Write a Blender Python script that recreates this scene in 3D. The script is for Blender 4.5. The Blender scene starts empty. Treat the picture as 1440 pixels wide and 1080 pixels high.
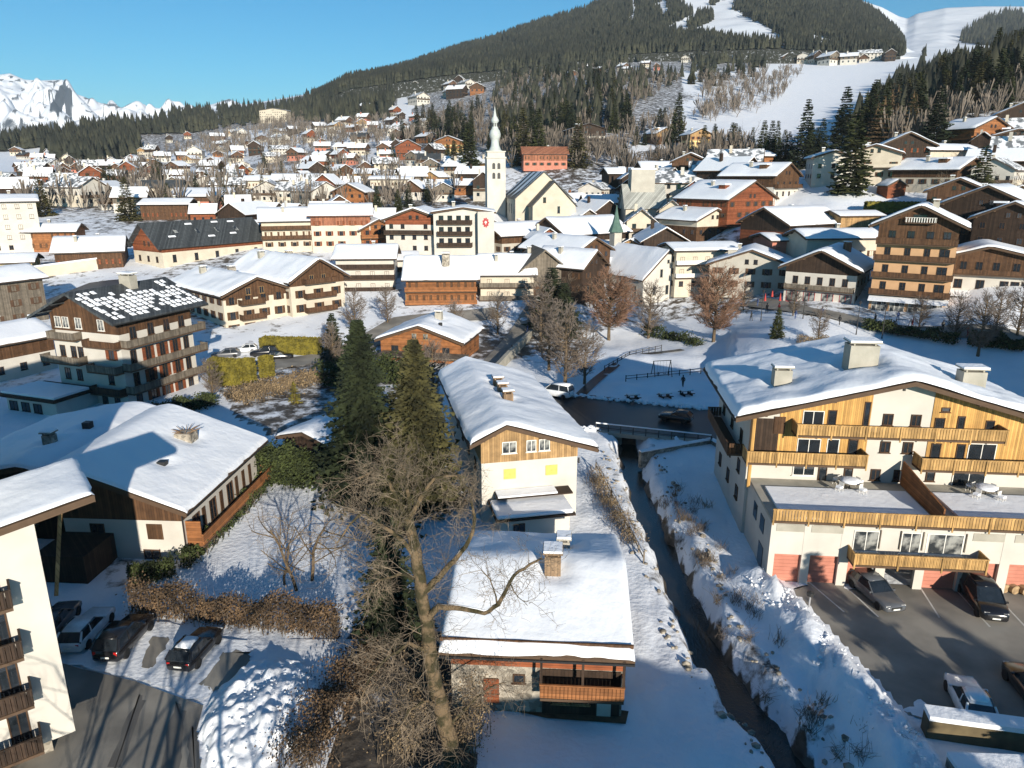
import bpy, bmesh, math, random
import numpy as np
from mathutils import Vector, Matrix
R = random.Random(7)
S = bpy.context.scene
COL = S.collection
rad = math.radians
# ------------------------------------------------------------ camera, sky, sun, exposure
CAMH, PITCH, FPX = 30.0, 16.0, 1017.0
cd = bpy.data.cameras.new('camera'); cam = bpy.data.objects.new('camera', cd); COL.objects.link(cam)
cam.location = (0, 0, CAMH); cam.rotation_euler = (rad(90 - PITCH), 0, 0)
cd.sensor_width = 36; cd.lens = 36 * FPX / 1440; cd.clip_start = 1; cd.clip_end = 30000
S.camera = cam
SUN_AZ, SUN_EL = 162.0, 15.5            # clockwise from +Y, degrees
w = bpy.data.worlds.new('World'); S.world = w; w.use_nodes = True
nt = w.node_tree
sky = nt.nodes.new('ShaderNodeTexSky'); sky.sky_type = 'NISHITA'; sky.sun_disc = False
sky.sun_elevation = rad(SUN_EL); sky.sun_rotation = rad(SUN_AZ); sky.altitude = 1100; sky.air_density = 1.0
sky.dust_density = 0.0; sky.ozone_density = 5.0
hs = nt.nodes.new('ShaderNodeHueSaturation'); hs.inputs['Saturation'].default_value = 1.2; nt.links.new(sky.outputs[0], hs.inputs['Color'])
tn = nt.nodes.new('ShaderNodeMix'); tn.data_type = 'RGBA'; tn.blend_type = 'MULTIPLY'; tn.inputs[0].default_value = 1; tn.inputs[7].default_value = (.55, 1.33, 1.14, 1); nt.links.new(hs.outputs[0], tn.inputs[6])
nt.links.new(tn.outputs[2], nt.nodes['Background'].inputs[0]); nt.nodes['Background'].inputs[1].default_value = 0.072
sd = bpy.data.lights.new('sun', 'SUN'); sd.energy = 5.0; sd.angle = rad(0.53); sd.color = (1, 0.92, 0.79)
sun = bpy.data.objects.new('sun', sd); COL.objects.link(sun)
ts = Vector((math.sin(rad(SUN_AZ)) * math.cos(rad(SUN_EL)), math.cos(rad(SUN_AZ)) * math.cos(rad(SUN_EL)), math.sin(rad(SUN_EL))))
sun.rotation_euler = ts.to_track_quat('Z', 'Y').to_euler(); sun.location = (30, -90, 120)
S.view_settings.view_transform = 'Standard'; S.view_settings.look = 'None'
S.view_settings.exposure = 0.58; S.view_settings.gamma = 1.0
S.render.engine = 'CYCLES'; S.cycles.max_bounces = 6; S.cycles.diffuse_bounces = 3; S.cycles.use_denoising = True
# ------------------------------------------------------------ pixel -> place
CT, ST = math.cos(rad(PITCH)), math.sin(rad(PITCH))
def ray(px, py):
    a, b = (px - 720) / FPX, (540 - py) / FPX
    return np.array([a, CT + b * ST, -ST + b * CT])
def G(px, py, z=0.0):
    r = ray(px, py); k = (z - CAMH) / r[2]
    return Vector((k * r[0], k * r[1], z))
def PY(px, py, y):
    r = ray(px, py); k = y / r[1]
    return Vector((k * r[0], y, CAMH + k * r[2]))
def elev(px, py):
    r = ray(px, py); return r[2] / math.hypot(r[0], r[1]), math.atan2(r[0], r[1])
# ------------------------------------------------------------ materials
MATS = {}
def mat(name, col, col2=None, scale=2.0, rough=0.8, bump=0.0, bscale=12.0, spec=0.3, planks=0, horiz=False, bricks=0, attr=None, acol=None, contrast=0.0, dist=0.05, tr=0):
    m = bpy.data.materials.new(name); m.use_nodes = True; t = m.node_tree; N = t.nodes; L = t.links
    b = N['Principled BSDF']; b.inputs['Roughness'].default_value = rough; b.inputs['Specular IOR Level'].default_value = spec
    co = N.new('ShaderNodeTexCoord')
    nz = N.new('ShaderNodeTexNoise'); nz.inputs['Scale'].default_value = scale; nz.inputs['Detail'].default_value = 5
    L.new(co.outputs['Object'], nz.inputs['Vector'])
    rp = N.new('ShaderNodeValToRGB'); c2 = col2 or tuple(c * 0.8 for c in col)
    lo = 0.32 + contrast; rp.color_ramp.elements[0].position = min(lo, .49); rp.color_ramp.elements[1].position = max(1 - lo, .51)
    rp.color_ramp.elements[0].color = (*c2, 1); rp.color_ramp.elements[1].color = (*col, 1)
    L.new(nz.outputs['Fac'], rp.inputs[0]); out = rp.outputs[0]; hsrc = None
    if planks:
        sp = N.new('ShaderNodeSeparateXYZ'); L.new(co.outputs['Object'], sp.inputs[0])
        ad = N.new('ShaderNodeMath'); ad.operation = 'ADD'
        if horiz: L.new(sp.outputs[2], ad.inputs[0]); ad.inputs[1].default_value = 50
        else: L.new(sp.outputs[0], ad.inputs[0]); L.new(sp.outputs[1], ad.inputs[1])
        mu = N.new('ShaderNodeMath'); mu.operation = 'MULTIPLY'; mu.inputs[1].default_value = 1 / planks; L.new(ad.outputs[0], mu.inputs[0])
        fl = N.new('ShaderNodeMath'); fl.operation = 'FLOOR'; L.new(mu.outputs[0], fl.inputs[0])
        fr = N.new('ShaderNodeMath'); fr.operation = 'FRACT'; L.new(mu.outputs[0], fr.inputs[0])
        wn = N.new('ShaderNodeTexWhiteNoise'); wn.noise_dimensions = '1D'; L.new(fl.outputs[0], wn.inputs['W'])
        mr = N.new('ShaderNodeMapRange'); mr.inputs[3].default_value = .65; mr.inputs[4].default_value = 1.2; L.new(wn.outputs['Value'], mr.inputs[0])
        gp = N.new('ShaderNodeMath'); gp.operation = 'GREATER_THAN'; gp.inputs[1].default_value = .1; L.new(fr.outputs[0], gp.inputs[0])
        m2 = N.new('ShaderNodeMath'); m2.operation = 'MULTIPLY'; L.new(mr.outputs[0], m2.inputs[0])
        g2 = N.new('ShaderNodeMapRange'); g2.inputs[3].default_value = .35; g2.inputs[4].default_value = 1; L.new(gp.outputs[0], g2.inputs[0])
        L.new(g2.outputs[0], m2.inputs[1])
        mx = N.new('ShaderNodeVectorMath'); mx.operation = 'SCALE'; L.new(out, mx.inputs[0]); L.new(m2.outputs[0], mx.inputs['Scale']); out = mx.outputs[0]
        hsrc = gp.outputs[0]
    if bricks:
        vo = N.new('ShaderNodeTexVoronoi'); vo.inputs['Scale'].default_value = bricks; L.new(co.outputs['Object'], vo.inputs['Vector'])
        mr = N.new('ShaderNodeMapRange'); mr.inputs[3].default_value = .5; mr.inputs[4].default_value = 1.3
        sx = N.new('ShaderNodeSeparateColor'); L.new(vo.outputs['Color'], sx.inputs[0]); L.new(sx.outputs[0], mr.inputs[0])
        mx = N.new('ShaderNodeVectorMath'); mx.operation = 'SCALE'; L.new(out, mx.inputs[0]); L.new(mr.outputs[0], mx.inputs['Scale']); out = mx.outputs[0]
        hsrc = vo.outputs['Distance']
    if attr:
        at = N.new('ShaderNodeAttribute'); at.attribute_name = attr
        n2 = N.new('ShaderNodeTexNoise'); n2.inputs['Scale'].default_value = .35; n2.inputs['Detail'].default_value = 8; n2.inputs['Roughness'].default_value = .7
        L.new(co.outputs['Object'], n2.inputs['Vector'])
        ad = N.new('ShaderNodeMath'); ad.operation = 'ADD'; L.new(at.outputs['Fac'], ad.inputs[0]); L.new(n2.outputs['Fac'], ad.inputs[1])
        mr = N.new('ShaderNodeMapRange'); mr.inputs[1].default_value = .92; mr.inputs[2].default_value = 1.05; L.new(ad.outputs[0], mr.inputs[0])
        n3 = N.new('ShaderNodeTexNoise'); n3.inputs['Scale'].default_value = 1.7; n3.inputs['Detail'].default_value = 6; L.new(co.outputs['Object'], n3.inputs['Vector'])
        r3 = N.new('ShaderNodeValToRGB'); r3.color_ramp.elements[0].position = .35; r3.color_ramp.elements[1].position = .65
        r3.color_ramp.elements[0].color = (*[c * .4 for c in acol], 1); r3.color_ramp.elements[1].color = (*acol, 1); L.new(n3.outputs['Fac'], r3.inputs[0])
        mx = N.new('ShaderNodeMix'); mx.data_type = 'RGBA'; L.new(mr.outputs[0], mx.inputs[0]); L.new(out, mx.inputs[6]); L.new(r3.outputs[0], mx.inputs[7]); out = mx.outputs[2]
    L.new(out, b.inputs['Base Color'])
    if bump:
        bp = N.new('ShaderNodeBump'); bp.inputs['Strength'].default_value = bump; bp.inputs['Distance'].default_value = dist
        if hsrc is None:
            n4 = N.new('ShaderNodeTexNoise'); n4.inputs['Scale'].default_value = bscale; n4.inputs['Detail'].default_value = 6; L.new(co.outputs['Object'], n4.inputs['Vector']); hsrc = n4.outputs['Fac']
        L.new(hsrc, bp.inputs['Height']); L.new(bp.outputs[0], b.inputs['Normal'])
    if tr:
        b.inputs['Transmission Weight'].default_value = tr
    MATS[name] = m; return m
mat('snow', (.86, .87, .89), (.80, .82, .86), .6, .55, .5, 3.0, dist=.12)
mat('snow_roof', (.86, .87, .89), (.81, .83, .87), .5, .55, .35, 1.6, dist=.15)
mat('snow_ground', (.85, .86, .885), (.77, .80, .85), .35, .6, .6, 2.2, attr='earth', acol=(.105, .085, .065), dist=.15)
mat('patchy_snow', (.84, .85, .87), (.16, .17, .18), .55, .7, contrast=.13)
mat('snow_lump', (.87, .87, .88), (.76, .78, .82), 1.5, .6, .45, 3, dist=.12)
mat('hill_cover', (.80, .82, .86), (.66, .69, .74), .02, .7, attr='forest', acol=(.045, .045, .03))
mat('asphalt', (.30, .275, .235), (.17, .157, .137), .22, .75, .25, 30, contrast=.06)
mat('asphalt_dark', (.15, .14, .125), (.10, .094, .085), .4, .6, .2, 30)
mat('asphalt_wet_shade', (.026, .026, .028), (.016, .016, .018), .3, .35, .1, 20)  # wet asphalt, colour darkened further to deepen the road's shade
mat('earth', (.16, .10, .055), (.07, .05, .03), 1.2, .95, .8, 5)
mat('white', (.56, .525, .465), (.47, .44, .39), .4, .85, .1, 30)
mat('cream', (.57, .505, .40), (.48, .42, .33), .5, .85, .1, 30)
mat('yellow_wall', (.70, .52, .24), (.60, .44, .20), .5, .85)
mat('ochre', (.62, .35, .11), (.48, .265, .08), .9, .8, .15, 20, planks=.16)
mat('peach', (.54, .33, .18), (.45, .27, .145), .6, .85)
mat('pink', (.50, .20, .14), (.40, .155, .105), 1.2, .8)
mat('wood_dark_far', (.13, .07, .04), (.07, .04, .025), .6, .9)
mat('grey_wall', (.45, .42, .36), (.38, .35, .30), .6, .9)
mat('stone', (.38, .34, .28), (.22, .19, .15), 1.2, .95, .8, bricks=3.0)
mat('concrete', (.40, .37, .31), (.30, .28, .23), .8, .9, .3, 8)
for n, c, h in [('brown', (.115, .058, .028), 0), ('dark_brown', (.05, .03, .019), 0), ('orange_wood', (.31, .125, .045), 1), ('red_wood', (.25, .075, .03), 1), ('tan_wood', (.44, .27, .12), 0), ('gold_wood', (.52, .31, .115), 0), ('old_wood', (.30, .20, .12), 0), ('grey_wood', (.20, .165, .125), 0)]:
    mat(n, c, tuple(x * .65 for x in c), 1.5, .8, .25, planks=.22, horiz=bool(h), dist=.03)
mat('eave_wood', (.10, .062, .038), None, 2, .85)
mat('slate', (.075, .082, .085), (.05, .055, .058), 1.5, .6, .3, planks=.45)
mat('green_roof', (.10, .17, .13), (.07, .12, .10), 1, .5)
mat('grey_metal', (.42, .42, .38), (.34, .34, .31), .4, .5, .2, planks=.6)
mat('spire_metal', (.52, .54, .51), (.40, .43, .41), .6, .4, spec=.5)
mat('brown_shingle', (.34, .14, .075), (.25, .10, .06), 1.2, .85, .3, planks=.4)
mat('glass', (.022, .028, .036), (.012, .016, .02), 1.0, .08, spec=.7)
mat('pale_glass', (.30, .30, .28), (.03, .035, .04), .9, .1, spec=.7, contrast=.12)  # glass mottled with pale patches in its colour
mat('frame_white', (.75, .72, .66), None, 3, .6)
mat('shutter_yellow', (.72, .50, .13), None, 3, .7)
mat('needles', (.066, .072, .022), (.022, .030, .010), .55, .9, contrast=.1)
mat('needles_dark', (.034, .045, .018), (.012, .018, .008), .5, .9, contrast=.1)
mat('needles_olive', (.092, .084, .030), (.036, .034, .013), .6, .9, contrast=.1)
mat('needles_far', (.050, .050, .030), (.022, .025, .017), .045, .95, contrast=.1)
mat('larch', (.165, .105, .050), (.08, .05, .025), .8, .9)
mat('bark', (.16, .115, .07), (.07, .05, .03), 2.5, .95, .8, 8)
mat('bark_moss', (.15, .105, .06), (.045, .038, .018), 1.6, .95, 1.0, 9, contrast=.12, dist=.12)
mat('twig', (.24, .185, .13), (.11, .085, .06), 1.2, .9)
mat('twig_grey', (.19, .155, .13), (.105, .085, .07), 1, .9)
mat('brush_far', (.20, .165, .135), (.09, .075, .06), .08, .95)
mat('twig_rust', (.26, .145, .09), (.15, .085, .055), .5, .9)
mat('beech_leaf', (.15, .095, .052), (.07, .048, .03), .8, .9, contrast=.1)
mat('dry_brush', (.27, .195, .11), (.12, .085, .05), .7, .95, contrast=.08)
mat('hedge_gold', (.20, .165, .022), (.085, .075, .014), 1, .9)
mat('hedge_green', (.055, .07, .02), (.02, .028, .01), .8, .9, contrast=.1)
mat('water', (.012, .012, .011), (.030, .024, .016), .5, .12, .5, 5, spec=.6)
mat('rock', (.14, .145, .17), (.075, .08, .10), .004, .95)
mat('tyre', (.015, .015, .016), None, 3, .8)
mat('rim', (.35, .35, .36), None, 3, .3, spec=.6)
mat('car_black', (.012, .012, .014), None, 2, .18, spec=.7)
mat('car_white', (.72, .74, .76), None, 2, .22, spec=.6)
mat('car_grey', (.10, .105, .115), None, 2, .25, spec=.7)
mat('car_maroon', (.06, .022, .018), None, 2, .25, spec=.7)
mat('lamp_clear', (.6, .6, .58), None, 3, .15, spec=.8)
mat('lamp_red', (.5, .015, .012), None, 3, .2, spec=.6)
mat('plate', (.75, .75, .70), None, 3, .5)
mat('iron', (.03, .03, .03), None, 3, .5)
mat('line_paint', (.62, .60, .56), (.45, .44, .40), 2, .8)
mat('emblem_red', (.42, .05, .05), None, 3, .7)
mat('red_cloth', (.45, .06, .05), None, 3, .8)
mat('blue_cloth', (.06, .09, .2), None, 3, .8)
mat('skin', (.55, .34, .25), None, 3, .6)
mat('logs', (.42, .29, .16), (.2, .13, .07), 3, .9)
mat('timber_cap', (.15, .115, .06), (.08, .06, .035), 1, .85)
# hill/ground base noise is in world metres, so the far cover uses its own scale
# ------------------------------------------------------------ mesh builder
class MB:
    def __init__(s): s.v = []; s.f = []; s.m = []
    def add(s, vs, fs, m=0):
        n = len(s.v); s.v.extend(tuple(v) for v in vs)
        for f in fs: s.f.append(tuple(i + n for i in f)); s.m.append(m)
    def box(s, x0, x1, y0, y1, z0, z1, m=0):
        s.add([(x0, y0, z0), (x1, y0, z0), (x1, y1, z0), (x0, y1, z0), (x0, y0, z1), (x1, y0, z1), (x1, y1, z1), (x0, y1, z1)],
              [(0, 3, 2, 1), (4, 5, 6, 7), (0, 1, 5, 4), (1, 2, 6, 5), (2, 3, 7, 6), (3, 0, 4, 7)], m)
    def prism_y(s, prof, y0, y1, m=0, caps=True):       # prof: (x,z) counter-clockwise seen from -y
        n = len(prof); s.add([(x, y0, z) for x, z in prof] + [(x, y1, z) for x, z in prof],
              [(i, (i + 1) % n, n + (i + 1) % n, n + i) for i in range(n)] + ([tuple(range(n))[::-1], tuple(range(n, 2 * n))] if caps else []), m)
    def prism_z(s, poly, z0, z1, m=0, top=True):
        n = len(poly); s.add([(x, y, z0) for x, y in poly] + [(x, y, z1) for x, y in poly],
              [(i, (i + 1) % n, n + (i + 1) % n, n + i) for i in range(n)] + ([tuple(range(n, 2 * n)), tuple(range(n))[::-1]] if top else []), m)
    def ring(s, rings, m=0, cap=True):
        n = len(rings[0]); b = len(s.v)
        for r in rings: s.v.extend(tuple(p) for p in r)
        for k in range(len(rings) - 1):
            for i in range(n):
                j = (i + 1) % n; s.f.append((b + k * n + i, b + k * n + j, b + (k + 1) * n + j, b + (k + 1) * n + i)); s.m.append(m)
        if cap:
            s.f.append(tuple(b + i for i in range(n))[::-1]); s.m.append(m)
            s.f.append(tuple(b + (len(rings) - 1) * n + i for i in range(n))); s.m.append(m)
    def tube(s, pts, rads, n=6, m=0, cap=False):
        pts = [Vector(p) for p in pts]; rings = []; u = None
        for i, p in enumerate(pts):
            d = (pts[min(i + 1, len(pts) - 1)] - pts[max(i - 1, 0)])
            if d.length < 1e-6: d = Vector((0, 0, 1))
            d.normalize()
            if u is None: u = d.orthogonal()
            u = (u - d * u.dot(d))
            if u.length < 1e-5: u = d.orthogonal()
            u.normalize(); v = d.cross(u); r = rads[i]
            rings.append([p + u * (r * math.cos(6.2832 * k / n)) + v * (r * math.sin(6.2832 * k / n)) for k in range(n)])
        s.ring(rings, m, cap)
    def lathe(s, prof, n=16, m=0, c=(0, 0)):
        s.ring([[(c[0] + r * math.cos(6.28318 * (k + .5) / n), c[1] + r * math.sin(6.28318 * (k + .5) / n), z) for k in range(n)] for r, z in prof], m)
    def mesh(s, name, mats, smooth=False):
        me = bpy.data.meshes.new(name); me.from_pydata(s.v, [], s.f)
        for mm in (mats if isinstance(mats, (list, tuple)) else [mats]): me.materials.append(MATS[mm])
        if len(me.materials) > 1: me.polygons.foreach_set('material_index', s.m)
        if smooth: me.polygons.foreach_set('use_smooth', [True] * len(me.polygons))
        me.update(); return me
    def build(s, name, mats, parent=None, smooth=False):
        return put(name, s.mesh(name, mats, smooth), parent)
def put(name, me, parent=None, loc=None, rz=0.0):
    o = bpy.data.objects.new(name, me); COL.objects.link(o)
    if parent: o.parent = parent
    if loc is not None: o.location = loc
    if rz: o.rotation_euler = (0, 0, rz)
    return o
def tag(o, label, cat, group=None, kind=None):
    if label: o['label'] = label
    if cat: o['category'] = cat
    if group: o['group'] = group
    if kind: o['kind'] = kind
    return o
def thing(name, label, cat, loc, rz=0.0, group=None):
    return tag(put(name, None, None, loc, rz), label, cat, group)
KIDS = {}
def copy_tree(o, parent=None):
    c = o.copy(); COL.objects.link(c)
    if parent: c.parent = parent
    for ch in o.children: copy_tree(ch, c)
    return c
def grid_mesh(name, V, nu, nv, mats, smooth=True, attrs=None):
    """V: (nu*nv,3) array, row-major v then u"""
    i = np.arange(nu - 1)[None, :] + np.arange(nv - 1)[:, None] * nu
    F = np.stack([i, i + 1, i + nu + 1, i + nu], -1).reshape(-1, 4)
    return raw_mesh(name, V, F, mats, smooth, attrs)
def raw_mesh(name, V, F, mats, smooth=False, attrs=None):
    V = np.asarray(V, np.float32); F = np.asarray(F, np.int32); k = F.shape[1]
    me = bpy.data.meshes.new(name); me.vertices.add(len(V)); me.vertices.foreach_set('co', V.ravel())
    me.loops.add(F.size); me.loops.foreach_set('vertex_index', F.ravel())
    me.polygons.add(len(F)); me.polygons.foreach_set('loop_start', np.arange(0, F.size, k, dtype=np.int32)); me.polygons.foreach_set('loop_total', np.full(len(F), k, np.int32))
    for mm in (mats if isinstance(mats, (list, tuple)) else [mats]): me.materials.append(MATS[mm])
    if smooth: me.polygons.foreach_set('use_smooth', np.ones(len(F), bool))
    me.update(calc_edges=True)
    for n, a in (attrs or {}).items():
        at = me.attributes.new(n, 'FLOAT', 'POINT'); at.data.foreach_set('value', np.asarray(a, np.float32))
    return me
def vnoise(x, y, s=1.0, seed=0):
    """cheap smooth value noise, -1..1"""
    x = np.asarray(x, float) / s + seed * 17.3; y = np.asarray(y, float) / s - seed * 9.1
    xi = np.floor(x); yi = np.floor(y); fx = x - xi; fy = y - yi
    fx = fx * fx * (3 - 2 * fx); fy = fy * fy * (3 - 2 * fy)
    h = lambda a, b: (np.sin(a * 127.1 + b * 311.7 + seed) * 43758.5453) % 1.0
    return ((h(xi, yi) * (1 - fx) + h(xi + 1, yi) * fx) * (1 - fy) + (h(xi, yi + 1) * (1 - fx) + h(xi + 1, yi + 1) * fx) * fy) * 2 - 1
def inpoly(px, py, poly):
    px = np.asarray(px, float); py = np.asarray(py, float); c = np.zeros(px.shape, bool); n = len(poly)
    for i in range(n):
        x0, y0 = poly[i]; x1, y1 = poly[(i + 1) % n]
        cond = ((y0 > py) != (y1 > py)) & (px < (x1 - x0) * (py - y0) / ((y1 - y0) or 1e-9) + x0)
        c ^= cond
    return c
def project(x, y, z):
    z = z - CAMH; d = y * CT - z * ST; u = y * ST + z * CT
    d = np.maximum(d, 1e-3)
    return 720 + FPX * x / d, 540 - FPX * u / d
# ------------------------------------------------------------ terrain
CTRL = [(100,400,170),(100,300,280),(100,250,450),(100,215,800),(20,208,1100),(300,330,230),(300,270,380),(300,230,600),(300,200,850),(330,180,1000),(400,168,1100),
 (500,300,270),(500,230,500),(500,190,700),(500,160,900),(600,130,1100),(740,300,290),(850,215,400),(765,228,360),(950,215,400),(950,180,480),(1000,238,280),(1010,300,215),
 (1080,250,240),(1130,325,185),(1290,445,128),(1160,425,140),(1060,395,165),(1260,295,190),(1250,270,205),(1195,270,205),(1290,235,225),(1370,205,260),(1420,165,300),(1400,105,380),
 (1100,170,520),(1250,100,850),(1000,190,430),(1000,130,700),(1100,92,1000),(1240,78,1100),(1390,300,170),(1440,370,135),(1390,445,118),(1440,480,110),(1200,470,120),(1100,460,122),
 (900,500,125),(1000,480,130),(900,440,160),(780,380,175),(700,470,138),(640,370,185),(520,440,150),(830,330,230),(870,322,235),(130,190,900),(400,155,1250),(250,163,1300),
 (450,133,1400),(520,118,1500),(640,118,1150),(760,100,1150),(880,85,1150),(1180,82,1100),(1320,120,600),(1440,80,500),(1500,110,380),(1200,185,420),(1300,150,420),(700,200,500),(700,160,700),(600,170,800),(820,150,600),(1500,200,260),(1500,300,170),(-100,300,280),(-100,215,800),(-100,400,170)]
pts = []
for px, py, y in CTRL:
    p = PY(px, py, y); pts.append((math.atan2(p.x, p.y), math.log(math.hypot(p.x, p.y)), p.z))
for a in (-.7, -.45, -.2, 0, .2, .4, .6):
    for r_, z_ in ((70, 0), (95, 0), (120, 0)):
        if a >= .4 and r_ > 90: continue
        pts.append((a, math.log(r_), z_))
pts = np.array(pts)
def _phi(r2): return 0.5 * r2 * np.log(r2 + 1e-12)
def _kern(A, B): return _phi(((A[:, None, 0] - B[None, :, 0]) * 2.2) ** 2 + (A[:, None, 1] - B[None, :, 1]) ** 2)
_n = len(pts); _K = np.zeros((_n + 3, _n + 3)); _K[:_n, :_n] = _kern(pts, pts) + np.eye(_n) * 2e-3
_P = np.c_[np.ones(_n), pts[:, :2]]; _K[:_n, _n:] = _P; _K[_n:, :_n] = _P.T
_W = np.linalg.solve(_K, np.r_[pts[:, 2], 0, 0, 0])
STREAM = [G(p[0], p[1], -1.7) for p in [(888, 655), (893, 680), (908, 718), (925, 760), (946, 806), (970, 862), (1003, 930), (1052, 1010), (1115, 1080), (1230, 1190)]]
STREAM = [STREAM[0] + (STREAM[0] - STREAM[1]) * 1.5] + STREAM
_sx = np.array([p.x for p in STREAM]); _sy = np.array([p.y for p in STREAM])
def stream_dist(x, y):
    d = np.full(np.shape(x), 1e9)
    for i in range(len(_sx) - 1):
        ax, ay, bx, by = _sx[i], _sy[i], _sx[i + 1], _sy[i + 1]
        t = np.clip(((x - ax) * (bx - ax) + (y - ay) * (by - ay)) / ((bx - ax) ** 2 + (by - ay) ** 2), 0, 1)
        d = np.minimum(d, np.hypot(x - ax - t * (bx - ax), y - ay - t * (by - ay)))
    return d
def smooth(a, b, x):
    t = np.clip((x - a) / (b - a), 0, 1); return t * t * (3 - 2 * t)
BANK = [G(p[0], p[1]) for p in [(1086, 818), (1130, 860), (1185, 925), (1240, 985), (1285, 1040), (1330, 1100)]]
def hz(x, y, carve=True):
    x = np.atleast_1d(np.asarray(x, float)); y = np.atleast_1d(np.asarray(y, float))
    r = np.hypot(x, y); a = np.clip(np.arctan2(x, np.maximum(y, 1e-3)), -.72, .72)
    A = np.c_[a.ravel(), np.log(np.clip(r.ravel(), 60, 1600))]
    T = np.zeros(len(A))
    for i in range(0, len(A), 20000): T[i:i + 20000] = _kern(A[i:i + 20000], pts) @ _W[:_n] + _W[_n] + A[i:i + 20000] @ _W[_n + 1:]
    edge = np.where(a > .3, 82, 118)
    z = T.reshape(x.shape) * smooth(0, 1, (r - edge) / 28.0) * (y > 20)
    if carve:
        near = (r < 105)
        d = np.where(near, stream_dist(x, y), 99)
        jag = .45 * vnoise(x, y, 1.6, 3) + .3 * vnoise(x, y, .7, 4)
        z = z - 2.3 * (1 - smooth(.5 + jag * .6, 2.2 + jag * 1.2, d)) * (y < 84)
    return z
def hz1(x, y): return float(hz(x, y)[0])
def T(px, py, rmax=3500.0):
    """first point of the terrain seen at a pixel"""
    r = ray(px, py); k = np.geomspace(30, rmax, 500); x = r[0] * k; y = r[1] * k; z = CAMH + r[2] * k
    h = hz(x, y); i = np.nonzero(z < h)[0]
    if len(i) == 0: return None
    i = max(i[0], 1); a = (z[i - 1] - h[i - 1]); b = (h[i] - z[i]); t = a / (a + b + 1e-9); kk = k[i - 1] + (k[i] - k[i - 1]) * t
    return Vector((r[0] * kk, r[1] * kk, CAMH + r[2] * kk))
# pieces of the near ground that are not snow, outlined on the ground itself
def gp(pl, z=0.0): return [(G(a, b, z).x, G(a, b, z).y) for a, b in pl]
LOT_R = gp([(1086, 817), (1130, 814), (1200, 818), (1440, 834), (1560, 842), (1560, 1020), (1300, 1012), (1268, 1002), (1212, 935), (1150, 868)])
LOT_L = gp([(0, 1085), (20, 930), (60, 925), (112, 940), (190, 958), (245, 978), (286, 992), (276, 1030), (284, 1100), (284, 1180), (0, 1180)])
ROAD = gp([(760, 552), (835, 556), (1030, 580), (1035, 626), (1000, 620), (838, 604), (815, 606), (770, 575)])
PARK = gp([(800, 545), (860, 470), (1010, 470), (1060, 520), (1020, 578), (840, 556)])
BROWN = gp([(372, 1090), (420, 1000), (470, 925), (495, 880), (560, 870), (620, 880), (660, 1000), (680, 1090), (600, 1200), (380, 1200)])
BEHINDB = gp([(150, 830), (255, 790), (380, 690), (360, 640), (255, 720), (100, 760)])
GARDEN = gp([(290, 520), (520, 490), (620, 540), (640, 700), (480, 690), (440, 640), (330, 590)])
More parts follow.
